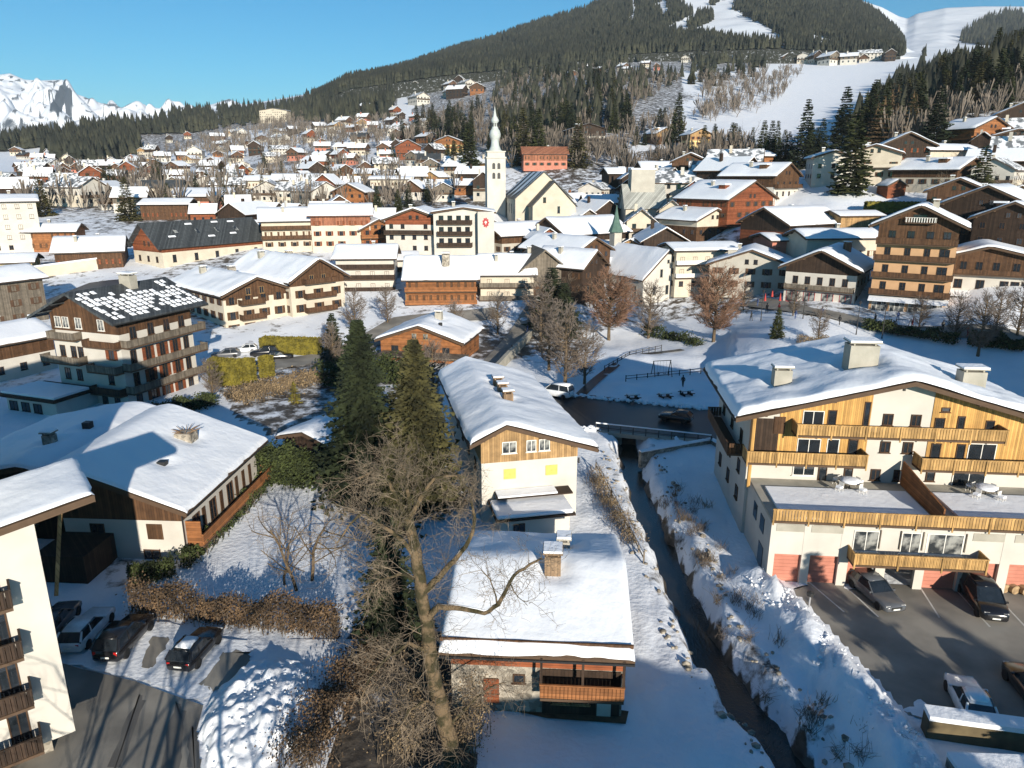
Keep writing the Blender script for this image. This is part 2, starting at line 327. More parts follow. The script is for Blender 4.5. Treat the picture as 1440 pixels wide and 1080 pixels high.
def build_ground():
    az = np.linspace(rad(-66), rad(66), 620); rr = np.r_[np.geomspace(8, 160, 300)[:-1], np.geomspace(160, 1700, 250)[:-1], np.geomspace(1700, 9000, 14)]
    A, Q = np.meshgrid(az, rr); X = Q * np.sin(A); Y = Q * np.cos(A) - 62
    x, y = X.ravel(), Y.ravel(); z = hz(x, y); r = np.hypot(x, y)
    flat = inpoly(x, y, LOT_R) | inpoly(x, y, LOT_L) | inpoly(x, y, ROAD)
    sd_ = stream_dist(x, y)
    amp = np.where(r < 140, .10, .25) * (1 - flat)
    z = z + amp * (vnoise(x, y, 3, 1) * .7 + vnoise(x, y, 1.1, 2) * .35) - .05
    rough = smooth(-.1, .5, vnoise(x, y, 5, 9)) * (r < 75) * (1 - flat)
    z = z + rough * .10 * vnoise(x, y, .45, 6)
    park = inpoly(x, y, PARK); z = z + park * (1 - inpoly(x, y, ROAD)) * (.55 * np.maximum(0, vnoise(x, y, 6, 21)) + .3 * np.maximum(0, vnoise(x, y, 2.2, 22)))
    bnk = (sd_ > 1.5) & (sd_ < 7) & (r < 90) & (1 - flat).astype(bool); z = z + bnk * (.16 * vnoise(x, y, 1.4, 23) + .10 * vnoise(x, y, .5, 24))
    # ploughed bank along the edge of the car park, and the heap in the car park corner
    for ax, bx in zip(BANK[:-1], BANK[1:]):
        t = np.clip(((x - ax.x) * (bx.x - ax.x) + (y - ax.y) * (bx.y - ax.y)) / ((bx - ax).length_squared), 0, 1)
        d = np.hypot(x - ax.x - t * (bx.x - ax.x) + 1.3, y - ax.y - t * (bx.y - ax.y) + .2)
        z = np.maximum(z, np.where(d < 2.0, (1.15 + .5 * vnoise(x, y, 1.0, 5) + .34 * vnoise(x, y, .42, 8)) * (1 - (d / 2.0) ** 2), -99)) if True else z
    earth = np.zeros(len(x))
    earth = np.maximum(earth, inpoly(x, y, BROWN) * .62)
    earth = np.maximum(earth, inpoly(x, y, BEHINDB) * .45)
    earth = np.maximum(earth, inpoly(x, y, GARDEN) * .52)  # darker garden soil, partly standing in for the shade there
    earth = np.maximum(earth, (sd_ < .95) * .9 * (r < 100)); earth = np.maximum(earth, ((sd_ > .95) & (sd_ < 3.0)) * .41 * (r < 100))
    town = smooth(100, 130, r) * (1 - smooth(650, 900, r)); earth = np.maximum(earth, town * (.47 + .13 * vnoise(x, y, 30, 11)))
    ax = np.arctan2(x, np.maximum(y, 1)); 
    px, py = project(x, y, z)
    for pl, v in [([(1040, 255), (1300, 255), (1345, 290), (1250, 285), (1180, 305), (1060, 300)], 0), ([(880, 215), (1000, 120), (1240, 85), (1290, 100), (1150, 190), (1000, 200)], .12), ([(820, 470), (1060, 440), (1250, 450), (1440, 480), (1440, 560), (800, 570)], .1)]:
        m = inpoly(px, py, pl) & (r > 100); earth[m] = v
    for pl in FOREST_FLOOR:
        m = inpoly(px, py, pl) & (r > 150); earth[m] = .52
    me = grid_mesh('ground', np.c_[x, y, z], len(az), len(rr), 'snow_ground', True, {'earth': earth})
    tag(put('ground', me), 'snow covered ground sloping up through the village', None, kind='structure')
FOREST_FLOOR = [[(640, 112), (760, 95), (880, 78), (1060, 72), (1060, 100), (880, 100), (700, 116)], [(560, 200), (600, 100), (960, 75), (960, 160), (880, 200), (760, 215), (700, 215)], [(1180, 205), (1260, 130), (1300, 90), (1440, 65), (1440, 150), (1330, 185)], [(60, 215), (120, 175), (250, 165), (480, 125), (560, 110), (560, 170), (330, 185), (180, 235)]]
build_ground()
def sheet(name, poly, zz, m, label, kind='structure', conform=False):
    mb = MB(); mb.add([(x, y, zz) for x, y in poly], [tuple(range(len(poly)))]); 
    me = mb.mesh(name, m); me.flip_normals() if me.polygons[0].normal.z < 0 else None
    return tag(put(name, me), label, None, kind=kind)
sheet('car_park', LOT_R, .02, 'asphalt', 'grey asphalt car park in front of the ochre apartment house')
sheet('car_park', LOT_L, .02, 'asphalt', 'asphalt car park below the white apartment block')
sheet('road', ROAD, .02, 'asphalt_wet_shade', 'shaded wet road crossing the stream')
def strip(name, pl, wd, z, m, label, kind='structure', follow=False, off=.05):
    mb = MB(); P_ = [Vector((p[0], p[1], 0)) for p in pl]; L_ = []
    for i, p in enumerate(P_):
        d = (P_[min(i + 1, len(P_) - 1)] - P_[max(0, i - 1)]).normalized(); n = Vector((-d.y, d.x, 0)) * wd / 2
        L_.append([p + n, p - n])
    vs = []; 
    for a, b in L_:
        for q in (a, b): vs.append((q.x, q.y, (hz1(q.x, q.y) + off) if follow else z))
    mb.add(vs, [(2 * i, 2 * i + 1, 2 * i + 3, 2 * i + 2) for i in range(len(P_) - 1)])
    me = mb.mesh(name, m)
    if me.polygons[0].normal.z < 0: me.flip_normals()
    o = put(name, me)
    return tag(o, label, None, kind=kind)
# stream water
def dense(pl, n=8):
    o = []
    for a, b in zip(pl[:-1], pl[1:]):
        for k in range(n): o.append(tuple(np.array(a[:2]) * (1 - k / n) + np.array(b[:2]) * k / n))
    o.append(tuple(pl[-1][:2])); return o
strip('stream_water', dense([tuple(p) for p in STREAM], 4), 3.6, -1.8, 'water', 'dark stream running between snowy banks')
# white bay lines
mb = MB()
for a, b in [((1132, 814), (1187, 861)), ((1182, 818), (1235, 868)), ((1290, 820), (1321, 869)), ((1340, 825), (1392, 882)), ((1395, 832), (1445, 885)), ((1180, 818), (1181, 820))][:5]:
    p, q = G(*a), G(*b); d = (q - p).normalized(); n = Vector((-d.y, d.x, 0)) * .06
    mb.add([(p + n).to_tuple()[:2] + (.026,), (p - n).to_tuple()[:2] + (.026,), (q - n).to_tuple()[:2] + (.026,), (q + n).to_tuple()[:2] + (.026,)], [(0, 1, 2, 3)])
me = mb.mesh('parking_lines', 'line_paint')
for p in me.polygons:
    if p.normal.z < 0: p.flip()
tag(put('parking_lines', me), 'white painted bay lines on the car park', None, kind='structure')
# far hills -----------------------------------------------------------------
def hill(name, label, sky_line, base_line, r0, r1, r2, m, nu=220, nv=70, rough=12, concave=.85, cover=None, back=.55, drop=30):
    pxs = np.linspace(sky_line[0][0], sky_line[-1][0], nu)
    ys = np.interp(pxs, *zip(*sky_line)); yb = np.interp(pxs, *zip(*base_line))
    V = np.zeros((nv, nu, 3)); e1 = np.zeros(nu); e0 = np.zeros(nu); az = np.zeros(nu)
    for i in range(nu): e1[i], az[i] = elev(pxs[i], ys[i]); e0[i], _ = elev(pxs[i], yb[i])
    ts_ = np.linspace(0, 1.5, nv)
    for j, t in enumerate(ts_):
        if t <= 1:
            r = r0 + (r1 - r0) * t; e = e0 + (e1 - e0) * t ** concave; z = CAMH + r * e - (drop if j == 0 else 0)
        else:
            r = r1 + (r2 - r1) * (t - 1) * 2; z = (CAMH + r1 * e1) * (1 - back * (t - 1) * 2)
        x = r * np.sin(az); y = r * np.cos(az)
        z = z + rough * (vnoise(x, y, 160, 2) + .5 * vnoise(x, y, 60, 3) + (0 if rough < 100 else max(0, 1 - t)) * 1.6 * (.5 - 1.0 * np.abs(vnoise(x, y, 900, 7)) + .25 - .5 * np.abs(vnoise(x, y, 330, 8)))) * (t * (1 - min(t, 1)) * 3)
        V[j, :, 0], V[j, :, 1], V[j, :, 2] = x, y, z
    V = V.reshape(-1, 3); at = {}
    px, py = project(V[:, 0], V[:, 1], V[:, 2])
    if cover: at = {'forest': cover(px, py, V)}
    o = put(name, grid_mesh(name, V, nu, nv, m, True, at)); tag(o, label, None, kind='structure'); return V.reshape(nv, nu, 3)
HILL_SKY = [(440, 135), (490, 119), (540, 104), (600, 84), (640, 71), (700, 54), (760, 33), (820, 15), (850, 2), (950, -30), (1050, -32), (1120, -25), (1180, -3), (1210, 7), (1235, 22), (1260, 44), (1275, 68), (1300, 80)]
HILL_BASE = [(440, 150), (490, 126), (560, 118), (640, 108), (760, 97), (880, 82), (1000, 78), (1100, 74), (1200, 78), (1300, 82)]
OPEN = [[(925, 45), (985, 15), (1020, -2), (1040, -8), (1032, 14), (1075, 35), (1100, 50), (1106, 64), (1040, 62), (985, 50)], [(886, 0), (893, -3), (897, 12), (889, 34), (883, 33), (888, 18)], [(920, 6), (934, -2), (941, 6), (939, 24), (930, 28), (927, 14), (918, 14)], [(826, 54), (834, 49), (841, 53), (834, 57)], [(690, 66), (706, 60), (728, 62), (722, 66), (700, 68)], [(955, 4), (962, -2), (1006, -8), (1000, 10), (975, 20), (965, 14)], [(1244, 33), (1256, 34), (1270, 44), (1268, 50)], [(1130, 60), (1145, 48), (1170, 56), (1200, 66), (1160, 68)], [(950, 40), (990, 38), (1000, 48), (950, 50)], [(1272, 0), (1300, 0), (1300, 90), (1268, 90)]]
ISLE = [[(966, 38), (984, 20), (1003, 20), (1000, 30), (977, 40)]]
def open_snow(px, py):
    o = np.zeros(np.shape(px), bool)
    for pl in OPEN: o |= inpoly(px, py, pl)
    for pl in ISLE: o &= ~inpoly(px, py, pl)
    return o
HV = hill('mountain', 'long wooded mountain with white ski runs', HILL_SKY, HILL_BASE, 1080, 2000, 2700, 'hill_cover', cover=lambda px, py, V: np.where(open_snow(px, py), 0, .62))
DOME = [(1100, -60), (1190, -8), (1212, 1), (1240, 10), (1264, 23), (1276, 26), (1290, 19), (1330, 11), (1380, 9), (1440, 9), (1520, 10), (1700, 40)]
DFOR = [(1352, 50), (1385, 28), (1412, 20), (1440, 19), (1560, 20), (1560, 68), (1400, 66), (1350, 60)]
DV = hill('snow_mountain', 'smooth white snow dome above the far side of the valley', DOME, [(1100, 95), (1700, 95)], 1900, 3600, 4800, 'hill_cover', rough=10, cover=lambda px, py, V: np.where(inpoly(px, py, DFOR), .62, 0))
PEAK = [(-260, 150), (-120, 118), (-40, 108), (0, 105), (14, 103), (35, 112), (60, 113), (86, 112), (95, 120), (104, 131), (118, 136), (150, 148), (190, 158), (240, 151), (262, 156), (300, 146), (322, 139), (350, 150), (450, 172)]
def peak_cover(px, py, V):
    c = np.zeros(len(px)); 
    c = np.maximum(c, smooth(152, 190, py + 14 * vnoise(px, py, 12, 3)) * .72)
    c = np.maximum(c, inpoly(px, py, [(70, 152), (78, 128), (90, 114), (98, 122), (104, 136), (98, 150), (80, 158)]) * .85)
    c = np.maximum(c, .60 * smooth(.1, .45, vnoise(px * 1.6 + py * 2, py * 5 - px * .5, 13, 5)))
    return c
MATS['hill_cover_hazed'] = None
mat('hill_cover_hazed', (.84, .86, .90), (.74, .77, .83), .004, .7, attr='forest', acol=(.035, .05, .075))  # haze blue mixed into the dark forest cover
PV = hill('alpine_massif', 'jagged snowy massif with a blue rock face far down the valley', PEAK, [(-260, 212), (450, 205)], 5200, 7400, 9000, 'hill_cover_hazed', nu=300, nv=130, rough=190, concave=1.0, cover=peak_cover)
# ------------------------------------------------------------ houses
WIN = {}
def win_mesh(w, h, fm, gm, div, sm=None):
    k = (round(w, 1), round(h, 1), fm, gm, div, sm)
    if k not in WIN:
        w, h = k[0], k[1]; f = MB(); t = .07
        for a in ((-w / 2, -w / 2 + t, 0, h), (w / 2 - t, w / 2, 0, h), (-w / 2 + t, w / 2 - t, 0, t), (-w / 2 + t, w / 2 - t, h - t, h)): f.box(a[0], a[1], -.06, .05, a[2], a[3])
        for i in range(1, div):
            x = -w / 2 + w * i / div; f.box(x - .03, x + .03, -.05, .05, t, h - t)
        f.box(-w / 2 - .08, w / 2 + .08, -.12, .05, -.06, -.002)
        g = MB(); g.box(-w / 2 + t, w / 2 - t, -.02, .04, t, h - t)
        one = MB(); one.v = list(f.v); one.f = list(f.f); one.m = [0] * len(f.f); one.add(g.v, g.f, 1)
        if sm:
            for q in (-1, 1): one.box(q * w * .78 - w * .24, q * w * .78 + w * .24, -.07, -.015, -.02, h + .02, 2)
        WIN[k] = (f.mesh('window', fm), g.mesh('pane', gm), one.mesh('window', [fm, gm] + ([sm] if sm else [])))
    return WIN[k]
SHUT = {}
def shut_mesh(w, h, m):
    k = (round(w, 1), round(h, 1), m)
    if k not in SHUT:
        b = MB(); b.box(-w / 2, w / 2, -.07, -.015, 0, h)
        for i in range(int(h / .14)): b.box(-w / 2 + .05, w / 2 - .05, -.085, -.07, .05 + i * .14, .05 + i * .14 + .09)
        SHUT[k] = b.mesh('shutter', m)
    return SHUT[k]
FR = {'f': 0.0, 'b': math.pi, 'r': math.pi / 2, 'l': -math.pi / 2}
class House:
    def __init__(s, name, label, cat, x, y, z, yaw, W, D, group=None):
        s.root = thing(name, label, cat, (x, y, z), yaw, group); s.W, s.D = W, D; s.z = z
    def at(s, face, u, z, off=0.0):
        if face == 'f': return (u, -s.D / 2 - off, z)
        if face == 'b': return (-u, s.D / 2 + off, z)
        if face == 'r': return (s.W / 2 + off, u, z)
        return (-s.W / 2 - off, -u, z)
    def win(s, face, u, z, w, h, fm='brown', gm='glass', div=2, sh=None, parts=False, off=0.0, closed=False):
        if closed:
            return put('shutter', shut_mesh(w, h, sh), s.root, s.at(face, u, z, off), FR[face])
        f, g, one = win_mesh(w, h, fm, gm, div, None if parts else sh)
        if parts:
            o = put('window', f, s.root, s.at(face, u, z, off), FR[face]); put('pane', g, o)
        else: o = put('window', one, s.root, s.at(face, u, z, off), FR[face])
        if sh and parts:
            for q in (-1, 1): put('shutter', shut_mesh(w * .5, h, sh), s.root, s.at(face, u + q * (w * .76), z, off) , FR[face])
        return o
    def balcony(s, face, u0, u1, z, dep=1.3, ph=1.0, m='brown', slats=True, off=0.0, ends=True, gap=.03, bw=.19, snow=False, posts=False, slab='eave_wood'):
        b = MB(); b.box(u0, u1, -dep, 0, -.16, 0, 1)
        def run(x0, x1, y0, y1):
            L = math.hypot(x1 - x0, y1 - y0); n = max(1, int(L / (bw + gap))) if slats else 1; st = L / n
            dx, dy = (x1 - x0) / L, (y1 - y0) / L
            for i in range(n):
                a, c = i * st + (gap / 2 if slats else 0), (i + 1) * st - (gap / 2 if slats else 0)
                if dx: b.box(x0 + dx * a, x0 + dx * c, y0 - .02, y0 + .02, .06, ph - .07)
                else: b.box(x0 - .02, x0 + .02, y0 + dy * a, y0 + dy * c, .06, ph - .07)
            if dx: b.box(x0 - .04, x1 + .04, y0 - .06, y0 + .05, ph - .07, ph)
            else: b.box(x0 - .05, x0 + .05, y0 + .05, y1, ph - .07, ph)
        run(u0, u1, -dep, -dep)
        if ends: run(u0, u0, -dep, 0); run(u1, u1, -dep, 0)
        n = max(2, int((u1 - u0) / 2.4) + 1)
        if posts:
            for i in range(n):
                x = u0 + .06 + (u1 - u0 - .12) * i / (n - 1); b.box(x - .06, x + .06, -dep - .07, -dep - .02, -.3, ph + .02)
        o = put('balcony', b.mesh('balcony', [m, slab]), s.root, s.at(face, 0, z, off), FR[face])
        if snow:
            k = MB(); k.box(u0 + .1, u1 - .1, -dep + .1, -.15, .004, .14); put('snow_layer', k.mesh('snow_layer', 'snow'), o)
        return o
    def box(s, name, x0, x1, y0, y1, z0, z1, m): 
        b = MB(); b.box(x0, x1, y0, y1, z0, z1); return b.build(name, m, s.root)
    def zroof(s, u):
        if u <= s.rx: return s.hE1 + (s.hR - s.hE1) * (u + s.RW1) / (s.rx + s.RW1)
        return s.hE2 + (s.hR - s.hE2) * (s.RW2 - u) / (s.RW2 - s.rx)
    def gable(s, hE, hR, ro=0.0, hE2=None, ov=.9, og=.9, ov2=None, wall='white', upper=None, zs=None, roof='eave_wood', snow=.38, snowm='snow_roof', base=-1.5, bumps=1.0, og2=None, gable_m=None, sres=.45, deck=.22):
        """ridge along local y.  hE: height of the wall-top plane at the eave line (roof edge)"""
        W, D = s.W, s.D; s.hR = hR; s.hE1 = hE; s.hE2 = hE if hE2 is None else hE2; s.RW1 = W / 2 + ov; s.RW2 = W / 2 + (ov if ov2 is None else ov2); s.rx = ro * W
        og2 = og if og2 is None else og2; y0, y1 = -D / 2 - og, D / 2 + og2; t = deck
        zl, zr_ = s.zroof(-W / 2) - t, s.zroof(W / 2) - t
        zt = hR - t
        def walls(za, prof, m, name):
            if abs(s.rx) >= W / 2: prof = [q for q in prof if abs(q[0]) < W / 2 + .1]
            b = MB(); n = len(prof)
            b.prism_y(prof, -D / 2, D / 2, 0, True); return b.build(name, m, s.root)
        if upper and zs is not None and zs < min(zl, zr_):
            b = MB(); b.box(-W / 2, W / 2, -D / 2, D / 2, base, zs); b.build('wall', wall, s.root)
            walls(zs, [(-W / 2 - .03, zs), (W / 2 + .03, zs), (W / 2 + .03, zr_), (s.rx, zt), (-W / 2 - .03, zl)], upper, 'timber_wall')
        elif upper and zs is not None:
            b = MB(); b.box(-W / 2, W / 2, -D / 2, D / 2, base, min(zl, zr_) - .02); b.build('wall', wall, s.root)
            zz = min(zl, zr_) - .02; walls(zz, [(-W / 2, zz), (W / 2, zz), (W / 2, zr_), (s.rx, zt), (-W / 2, zl)], upper, 'gable_wall')
        else:
            walls(base, [(-W / 2, base), (W / 2, base), (W / 2, zr_), (s.rx, zt), (-W / 2, zl)], wall, 'wall')
        r = MB(); e1, e2 = s.hE1, s.hE2
        for (xa, za, xb, zb) in ((-s.RW1, e1, s.rx, hR), (s.rx, hR, s.RW2, e2)):
            r.prism_y([(xa, za - t), (xb, zb - t), (xb, zb), (xa, za)], y0, y1)
        # barge boards and purlin ends under the gable overhang
        for (xa, za, xb, zb) in ((-s.RW1, e1, s.rx, hR), (s.rx, hR, s.RW2, e2)):
            for yy in (y0, y1 - .06):
                r.prism_y([(xa, za - t - .14), (xb, zb - t - .14), (xb, zb - t - .002), (xa, za - t - .002)], yy - .003 if yy == y0 else yy + .003, yy + .06)
        if og > .5:
            for f in (-.95, -.5, .5, .95):
                u = s.rx + f * (W / 2 - (s.rx if f > 0 else -s.rx) * 1) * .98; zz = s.zroof(u) - t - .24
                r.box(u - .1, u + .1, y0 + .12, -D / 2 - .002, zz, zz + .2)
        if og > .55 and W > 7:
            for sx, ee in ((-s.RW1 - .05, e1), (s.RW2 + .05, e2)): gt = MB(); gt.tube([(sx, y0 + .1, ee - t), (sx, y1 - .1, ee - t)], [.08, .08], 5); gt.build('gutter', 'iron', s.root)
        s.roof = r.build('roof', roof, s.root); s.y0, s.y1 = y0, y1
        if snow: s.snow(snow, snowm, bumps, sres)
        return s
    def snow(s, t, m, bumps, sres, y0=None, y1=None, wob=.3):
        y0 = s.y0 if y0 is None else y0; y1 = s.y1 if y1 is None else y1
        u0, u1 = -s.RW1 + .02, s.RW2 - .02; nu = max(9, min(70, int((u1 - u0) / sres))) ; nv = max(7, min(70, int((y1 - y0) / sres)))
        # denser near the rim
        f = lambda n: np.interp(np.linspace(0, 1, n), [0, .12, .88, 1], [0, .03, .97, 1])
        U = u0 + (u1 - u0) * f(nu); Vv = y0 + .02 + (y1 - y0 - .04) * f(nv); UU, VV = np.meshgrid(U, Vv)
        zr = np.where(UU <= s.rx, s.hE1 + (s.hR - s.hE1) * (UU + s.RW1) / (s.rx + s.RW1), s.hE2 + (s.hR - s.hE2) * (s.RW2 - UU) / max(.01, s.RW2 - s.rx))
        sd = (s.root.location.x * 3.1 + s.root.location.y * 1.7) % 97
        d = np.minimum(np.minimum(UU - u0, u1 - UU), np.minimum(VV - y0, y1 - VV))
        e = np.clip(d / (t * 1.1), 0, 1); prof = np.sqrt(np.clip(1 - (1 - e) ** 2, 0, 1))
        soft = np.exp(-((UU - s.rx) / .6) ** 2) * .10
        n = (vnoise(UU, VV, 4.5, sd + 2) * .30 + vnoise(UU, VV, 2.3, sd) * .20 + vnoise(UU, VV, .9, sd + 1) * .12 + vnoise(UU * .14, VV, .5, sd + 3) * .10) * bumps
        zz = zr + .01 + (t - soft) * prof * (1 + n)
        ou = np.where(e < .05, 1, 0) * wob * (vnoise(UU, VV, .8, sd + 5) - .3 + .8 * np.minimum(0, vnoise(UU, VV, 2.6, sd + 7))); 
        X = np.clip(UU + ou * (np.abs(UU - u0) < .2) - ou * (np.abs(UU - u1) < .2), u0 - .08, u1 + .08); 
        V = np.stack([X, VV, zz], -1).reshape(-1, 3)
        s.sn = put('roof_snow', grid_mesh('roof_snow', V, nu, nv, m, True), s.root)
        return s.sn
    def chimney(s, u, v, w=.9, d=.7, h=1.3, m='concrete', cap=True, snow=True):
        z = s.zroof(u); b = MB(); b.box(u - w / 2, u + w / 2, v - d / 2, v + d / 2, z - .5, z + h); o = b.build('chimney', m, s.root)
        if hasattr(s, 'sn'):            # snow melts away round a warm stack
            me = s.sn.data
            for q in me.vertices:
                k = math.hypot(max(0, abs(q.co.x - u) - w / 2), max(0, abs(q.co.y - v) - d / 2))
                if k < 1.1: q.co.z -= (q.co.z - s.zroof(q.co.x) - .03) * .8 * (1 - k / 1.1)
        if cap:
            c = MB(); 
            for a in (-1, 1):
                for q in (-1, 1): c.box(u + a * w * .36 - .06, u + a * w * .36 + .06, v + q * d * .36 - .06, v + q * d * .36 + .06, z + h + .001, z + h + .22)
            c.box(u - w / 2 - .12, u + w / 2 + .12, v - d / 2 - .12, v + d / 2 + .12, z + h + .221, z + h + .32); c.build('chimney_cap', m, o)
            if snow:
                k = MB(); k.box(u - w / 2 - .08, u + w / 2 + .08, v - d / 2 - .08, v + d / 2 + .08, z + h + .322, z + h + .46); k.build('cap_snow', 'snow', o)
        return o
    def rows(s, face, zs_, us, w=1.0, h=1.25, fm='brown', sh=None, gm='glass', skip=0, div=2, parts=False):
        for z in zs_:
            for u in us:
                if skip and R.random() < skip: continue
                s.win(face, u, z, w, h, fm, gm, div, sh, parts)
def spaced(L, step, m=1.2):
    n = max(1, int((L - m) / step)); return [(-L / 2 + L * (i + .5) / n) for i in range(n)]
def chalet(name, label, x, y, z, yaw, W, D, hE, hR, wall='white', upper='brown', zs=None, bal=(), cat='chalet', group=None, sh=None, fw='brown', chim=1, faces='flr', ro=0, ov=.9, og=.9, snow=.38, roof='eave_wood', win=True, skip=.1, winw=1.0, snowm='snow_roof', sres=.7, storey=2.75, hE2=None, balm=None, dormer=False):
    h = House(name, label, cat, x, y, z, yaw, W, D, group)
    h.gable(hE, hR, ro, hE2, ov, og, wall=wall, upper=upper, zs=zs, snow=snow, roof=roof, snowm=snowm, sres=sres)
    if win:
        for fc in faces:
            L = W if fc in 'fb' else D; top = min(h.zroof(-W / 2), h.zroof(W / 2)) - .5
            zz = 1.0
            while zz + 1.2 < top + (.3 if fc in 'fb' else 0):
                h.rows(fc, [zz], spaced(L, 2.7), winw, 1.25, fw, sh, skip=skip, off=0) if False else h.rows(fc, [zz], spaced(L, 2.7), winw, 1.25, fw, sh, skip=skip)
                zz += storey
            if fc in 'fb' and hR - top > 2.3: h.rows(fc, [top + .45], [-.9, .9] if W > 8 else [0], .8, 1.0, fw)
    if dormer:
        b = MB(); u = -.25 * W; z0 = h.zroof(u) + .1; b.box(u - .9, u + .9, -D * .18 - 1.1, -D * .18 + 1.1, z0 - .8, z0 + 1.0); b.build('dormer', upper or wall, h.root); b = MB(); b.box(u - 1.3, u + 1.1, -D * .18 - 1.4, -D * .18 + 1.4, z0 + 1.002, z0 + 1.35); b.build('dormer_snow', 'snow_roof', h.root)
    for fc, zb, *rest in bal:
        L = W if fc in 'fb' else D; a, b = rest if rest else (-L / 2 - .2, L / 2 + .2)
        h.balcony(fc, a, b, zb, 1.2, 1.0, balm or upper or 'brown', slats=False, off=.035)
    for i in range(chim):
        u = (-.18 if i % 2 == 0 else .2) * W; h.chimney(u, (.1 if i % 2 == 0 else -.2) * D, .8, .7, 1.2)
    return h
# ================================================================ near buildings
# --- the timber and stone chalet under the bare tree
h = House('chalet', 'old stone and timber chalet with a broad flat snowy roof beside the big bare tree', 'chalet', 1.8, 41.05, 0, -1.64, 11.6, 9.84)
h.gable(4.6, 6.5, 0, None, 1.15, .5, wall='stone', upper='red_wood', zs=3.05, snow=.42, sres=.3, bumps=.6)
fy = lambda u: u - .2                                      # front is the +x face, u runs to the viewer's right
# recess under the balcony: dark timber front, windows, posts
h.box('loggia_wall', 5.81, 5.87, .35, 4.8, .02, 3.0, 'dark_brown')
for u in (1.42, 2.55): h.win('r', u, .75, 1.0, 1.05, 'tan_wood', div=1, parts=True, off=.09)
h.box('door', 5.88, 5.95, 3.5, 4.3, .05, 2.0, 'grey_wall')
h.balcony('r', .25, 4.9, 1.95, 1.15, .95, 'orange_wood', True, off=.08)
for u in (.3, 2.6, 4.85): h.box('post', 6.85, 6.98, u - .07, u + .07, 2.9, 4.55, 'dark_brown')
h.win('r', -2.6, 1.2, .8, 1.0, 'brown', parts=True); h.win('r', -1.0, 1.95, .7, .6, 'brown', div=1, parts=True)
h.win('r', -2.6, .55, .9, 1.6, 'red_wood', closed=True, sh='red_wood')
h.win('b', 0, 1.2, 1, 1.1, parts=True); h.win('b', 3, 1.2, 1, 1.1, parts=True)
h.chimney(.75, .8, 1.15, 1.0, 1.25, 'old_wood'); h.chimney(-3.4, 1.5, .9, .8, .7, 'concrete')
g = MB(); g.box(5.3, 5.42, -5.4, 5.35, 0, .22); o = g.build('snow_guard', 'brown', h.root); o.location = (1.1, 0, h.zroof(6.46) + .3)
g = MB(); g.box(6.96, 7.08, -5.4, 5.4, -.28, -.16); o = g.build('gutter', 'iron', h.root); o.location = (0, 0, 4.6)
tag(sheet('soil', [(v.x, v.y) for v in [G(655, 985), G(770, 1010), G(880, 1018), G(884, 1000), G(740, 978)]], .0, 'earth', None, kind='structure'), 'bare soil strip along the foot of the old chalet', None)
# --- white house with timber gable
h = House('house', 'narrow white house with planked timber gable and yellow shutters beside the stream', 'house', -.75, 71.35, 0, .21, 8.8, 22.6)
h.gable(7.75, 9.35, -.26, 6.55, 1.15, .9, ov2=1.7, wall='white', upper='tan_wood', zs=5.65, snow=.5, sres=.4)
for u, w_ in ((-1.9, 1.3), (.1, .9), (1.3, 1.0)): h.win('f', u, 6.45, w_, 1.15, 'frame_white', 'pale_glass', 2, parts=True, off=.035)
for u, z in ((-1.85, 4.0), (2.0, 4.05)): h.win('f', u, z, 1.1, .95, closed=True, sh='shutter_yellow')
h.win('f', 2.7, 1.6, .9, 1.0, closed=True, sh='shutter_yellow')
for v in (-8, -4, 0, 4, 8): h.win('r', v, 3.9, .9, 1.1, parts=True); h.win('l', v, 3.9, .9, 1.1, parts=True)
h.win('r', -9, 1, .9, 2, 'brown', div=1, parts=True)
for v in (-6.5, -3.8, -1.4): h.chimney(-.4, v + 3, .95, .8, .9, 'old_wood')
b = MB(); b.box(4.46, 4.6, -11.42, -11.3, 5.0, 5.5); b.build('wall_lamp', 'iron', h.root)
h.box('annex_wall', -3.5, 2.7, -15.0, -11.32, -.5, 1.9, 'white'); h.box('annex_roof', -3.9, 3.1, -15.5, -11.33, 1.902, 2.08, 'dark_brown'); h.box('entrance_canopy', -3.3, 3.6, -12.9, -11.34, 2.75, 2.87, 'dark_brown')
b = MB(); b.box(-3.8, 2.95, -15.4, -12.0, 2.083, 2.45); o = b.build('roof_snow', 'snow_roof', h.root); m_ = o.modifiers.new('b', 'BEVEL'); m_.width = .16; m_.segments = 3
b = MB(); b.box(-3.2, 2.2, -12.8, -11.4, 2.873, 3.02); b.build('canopy_snow', 'snow_roof', h.root)
h.win('f', -1.8, .3, 1.0, 1.1, 'brown', parts=True, off=3.71)
# --- ochre apartment house on the right
h = House('apartment_house', 'large ochre and white apartment house with long timber balconies over red garages', 'apartment house', 31.95, 63.1, 0, -.095, 22.6, 13.6)
YF = -6.8
h.gable(11.0, 14.45, .03, None, 1.6, 1.5, wall='white', upper='white', zs=4.0, snow=.55, sres=.42, bumps=1.2)
def panel(x0, x1, z0, z1, m, y=YF, t=.04): 
    return h.box('facade_panel', x0, x1, y - .035 - t, y - .031, z0, z1, m)
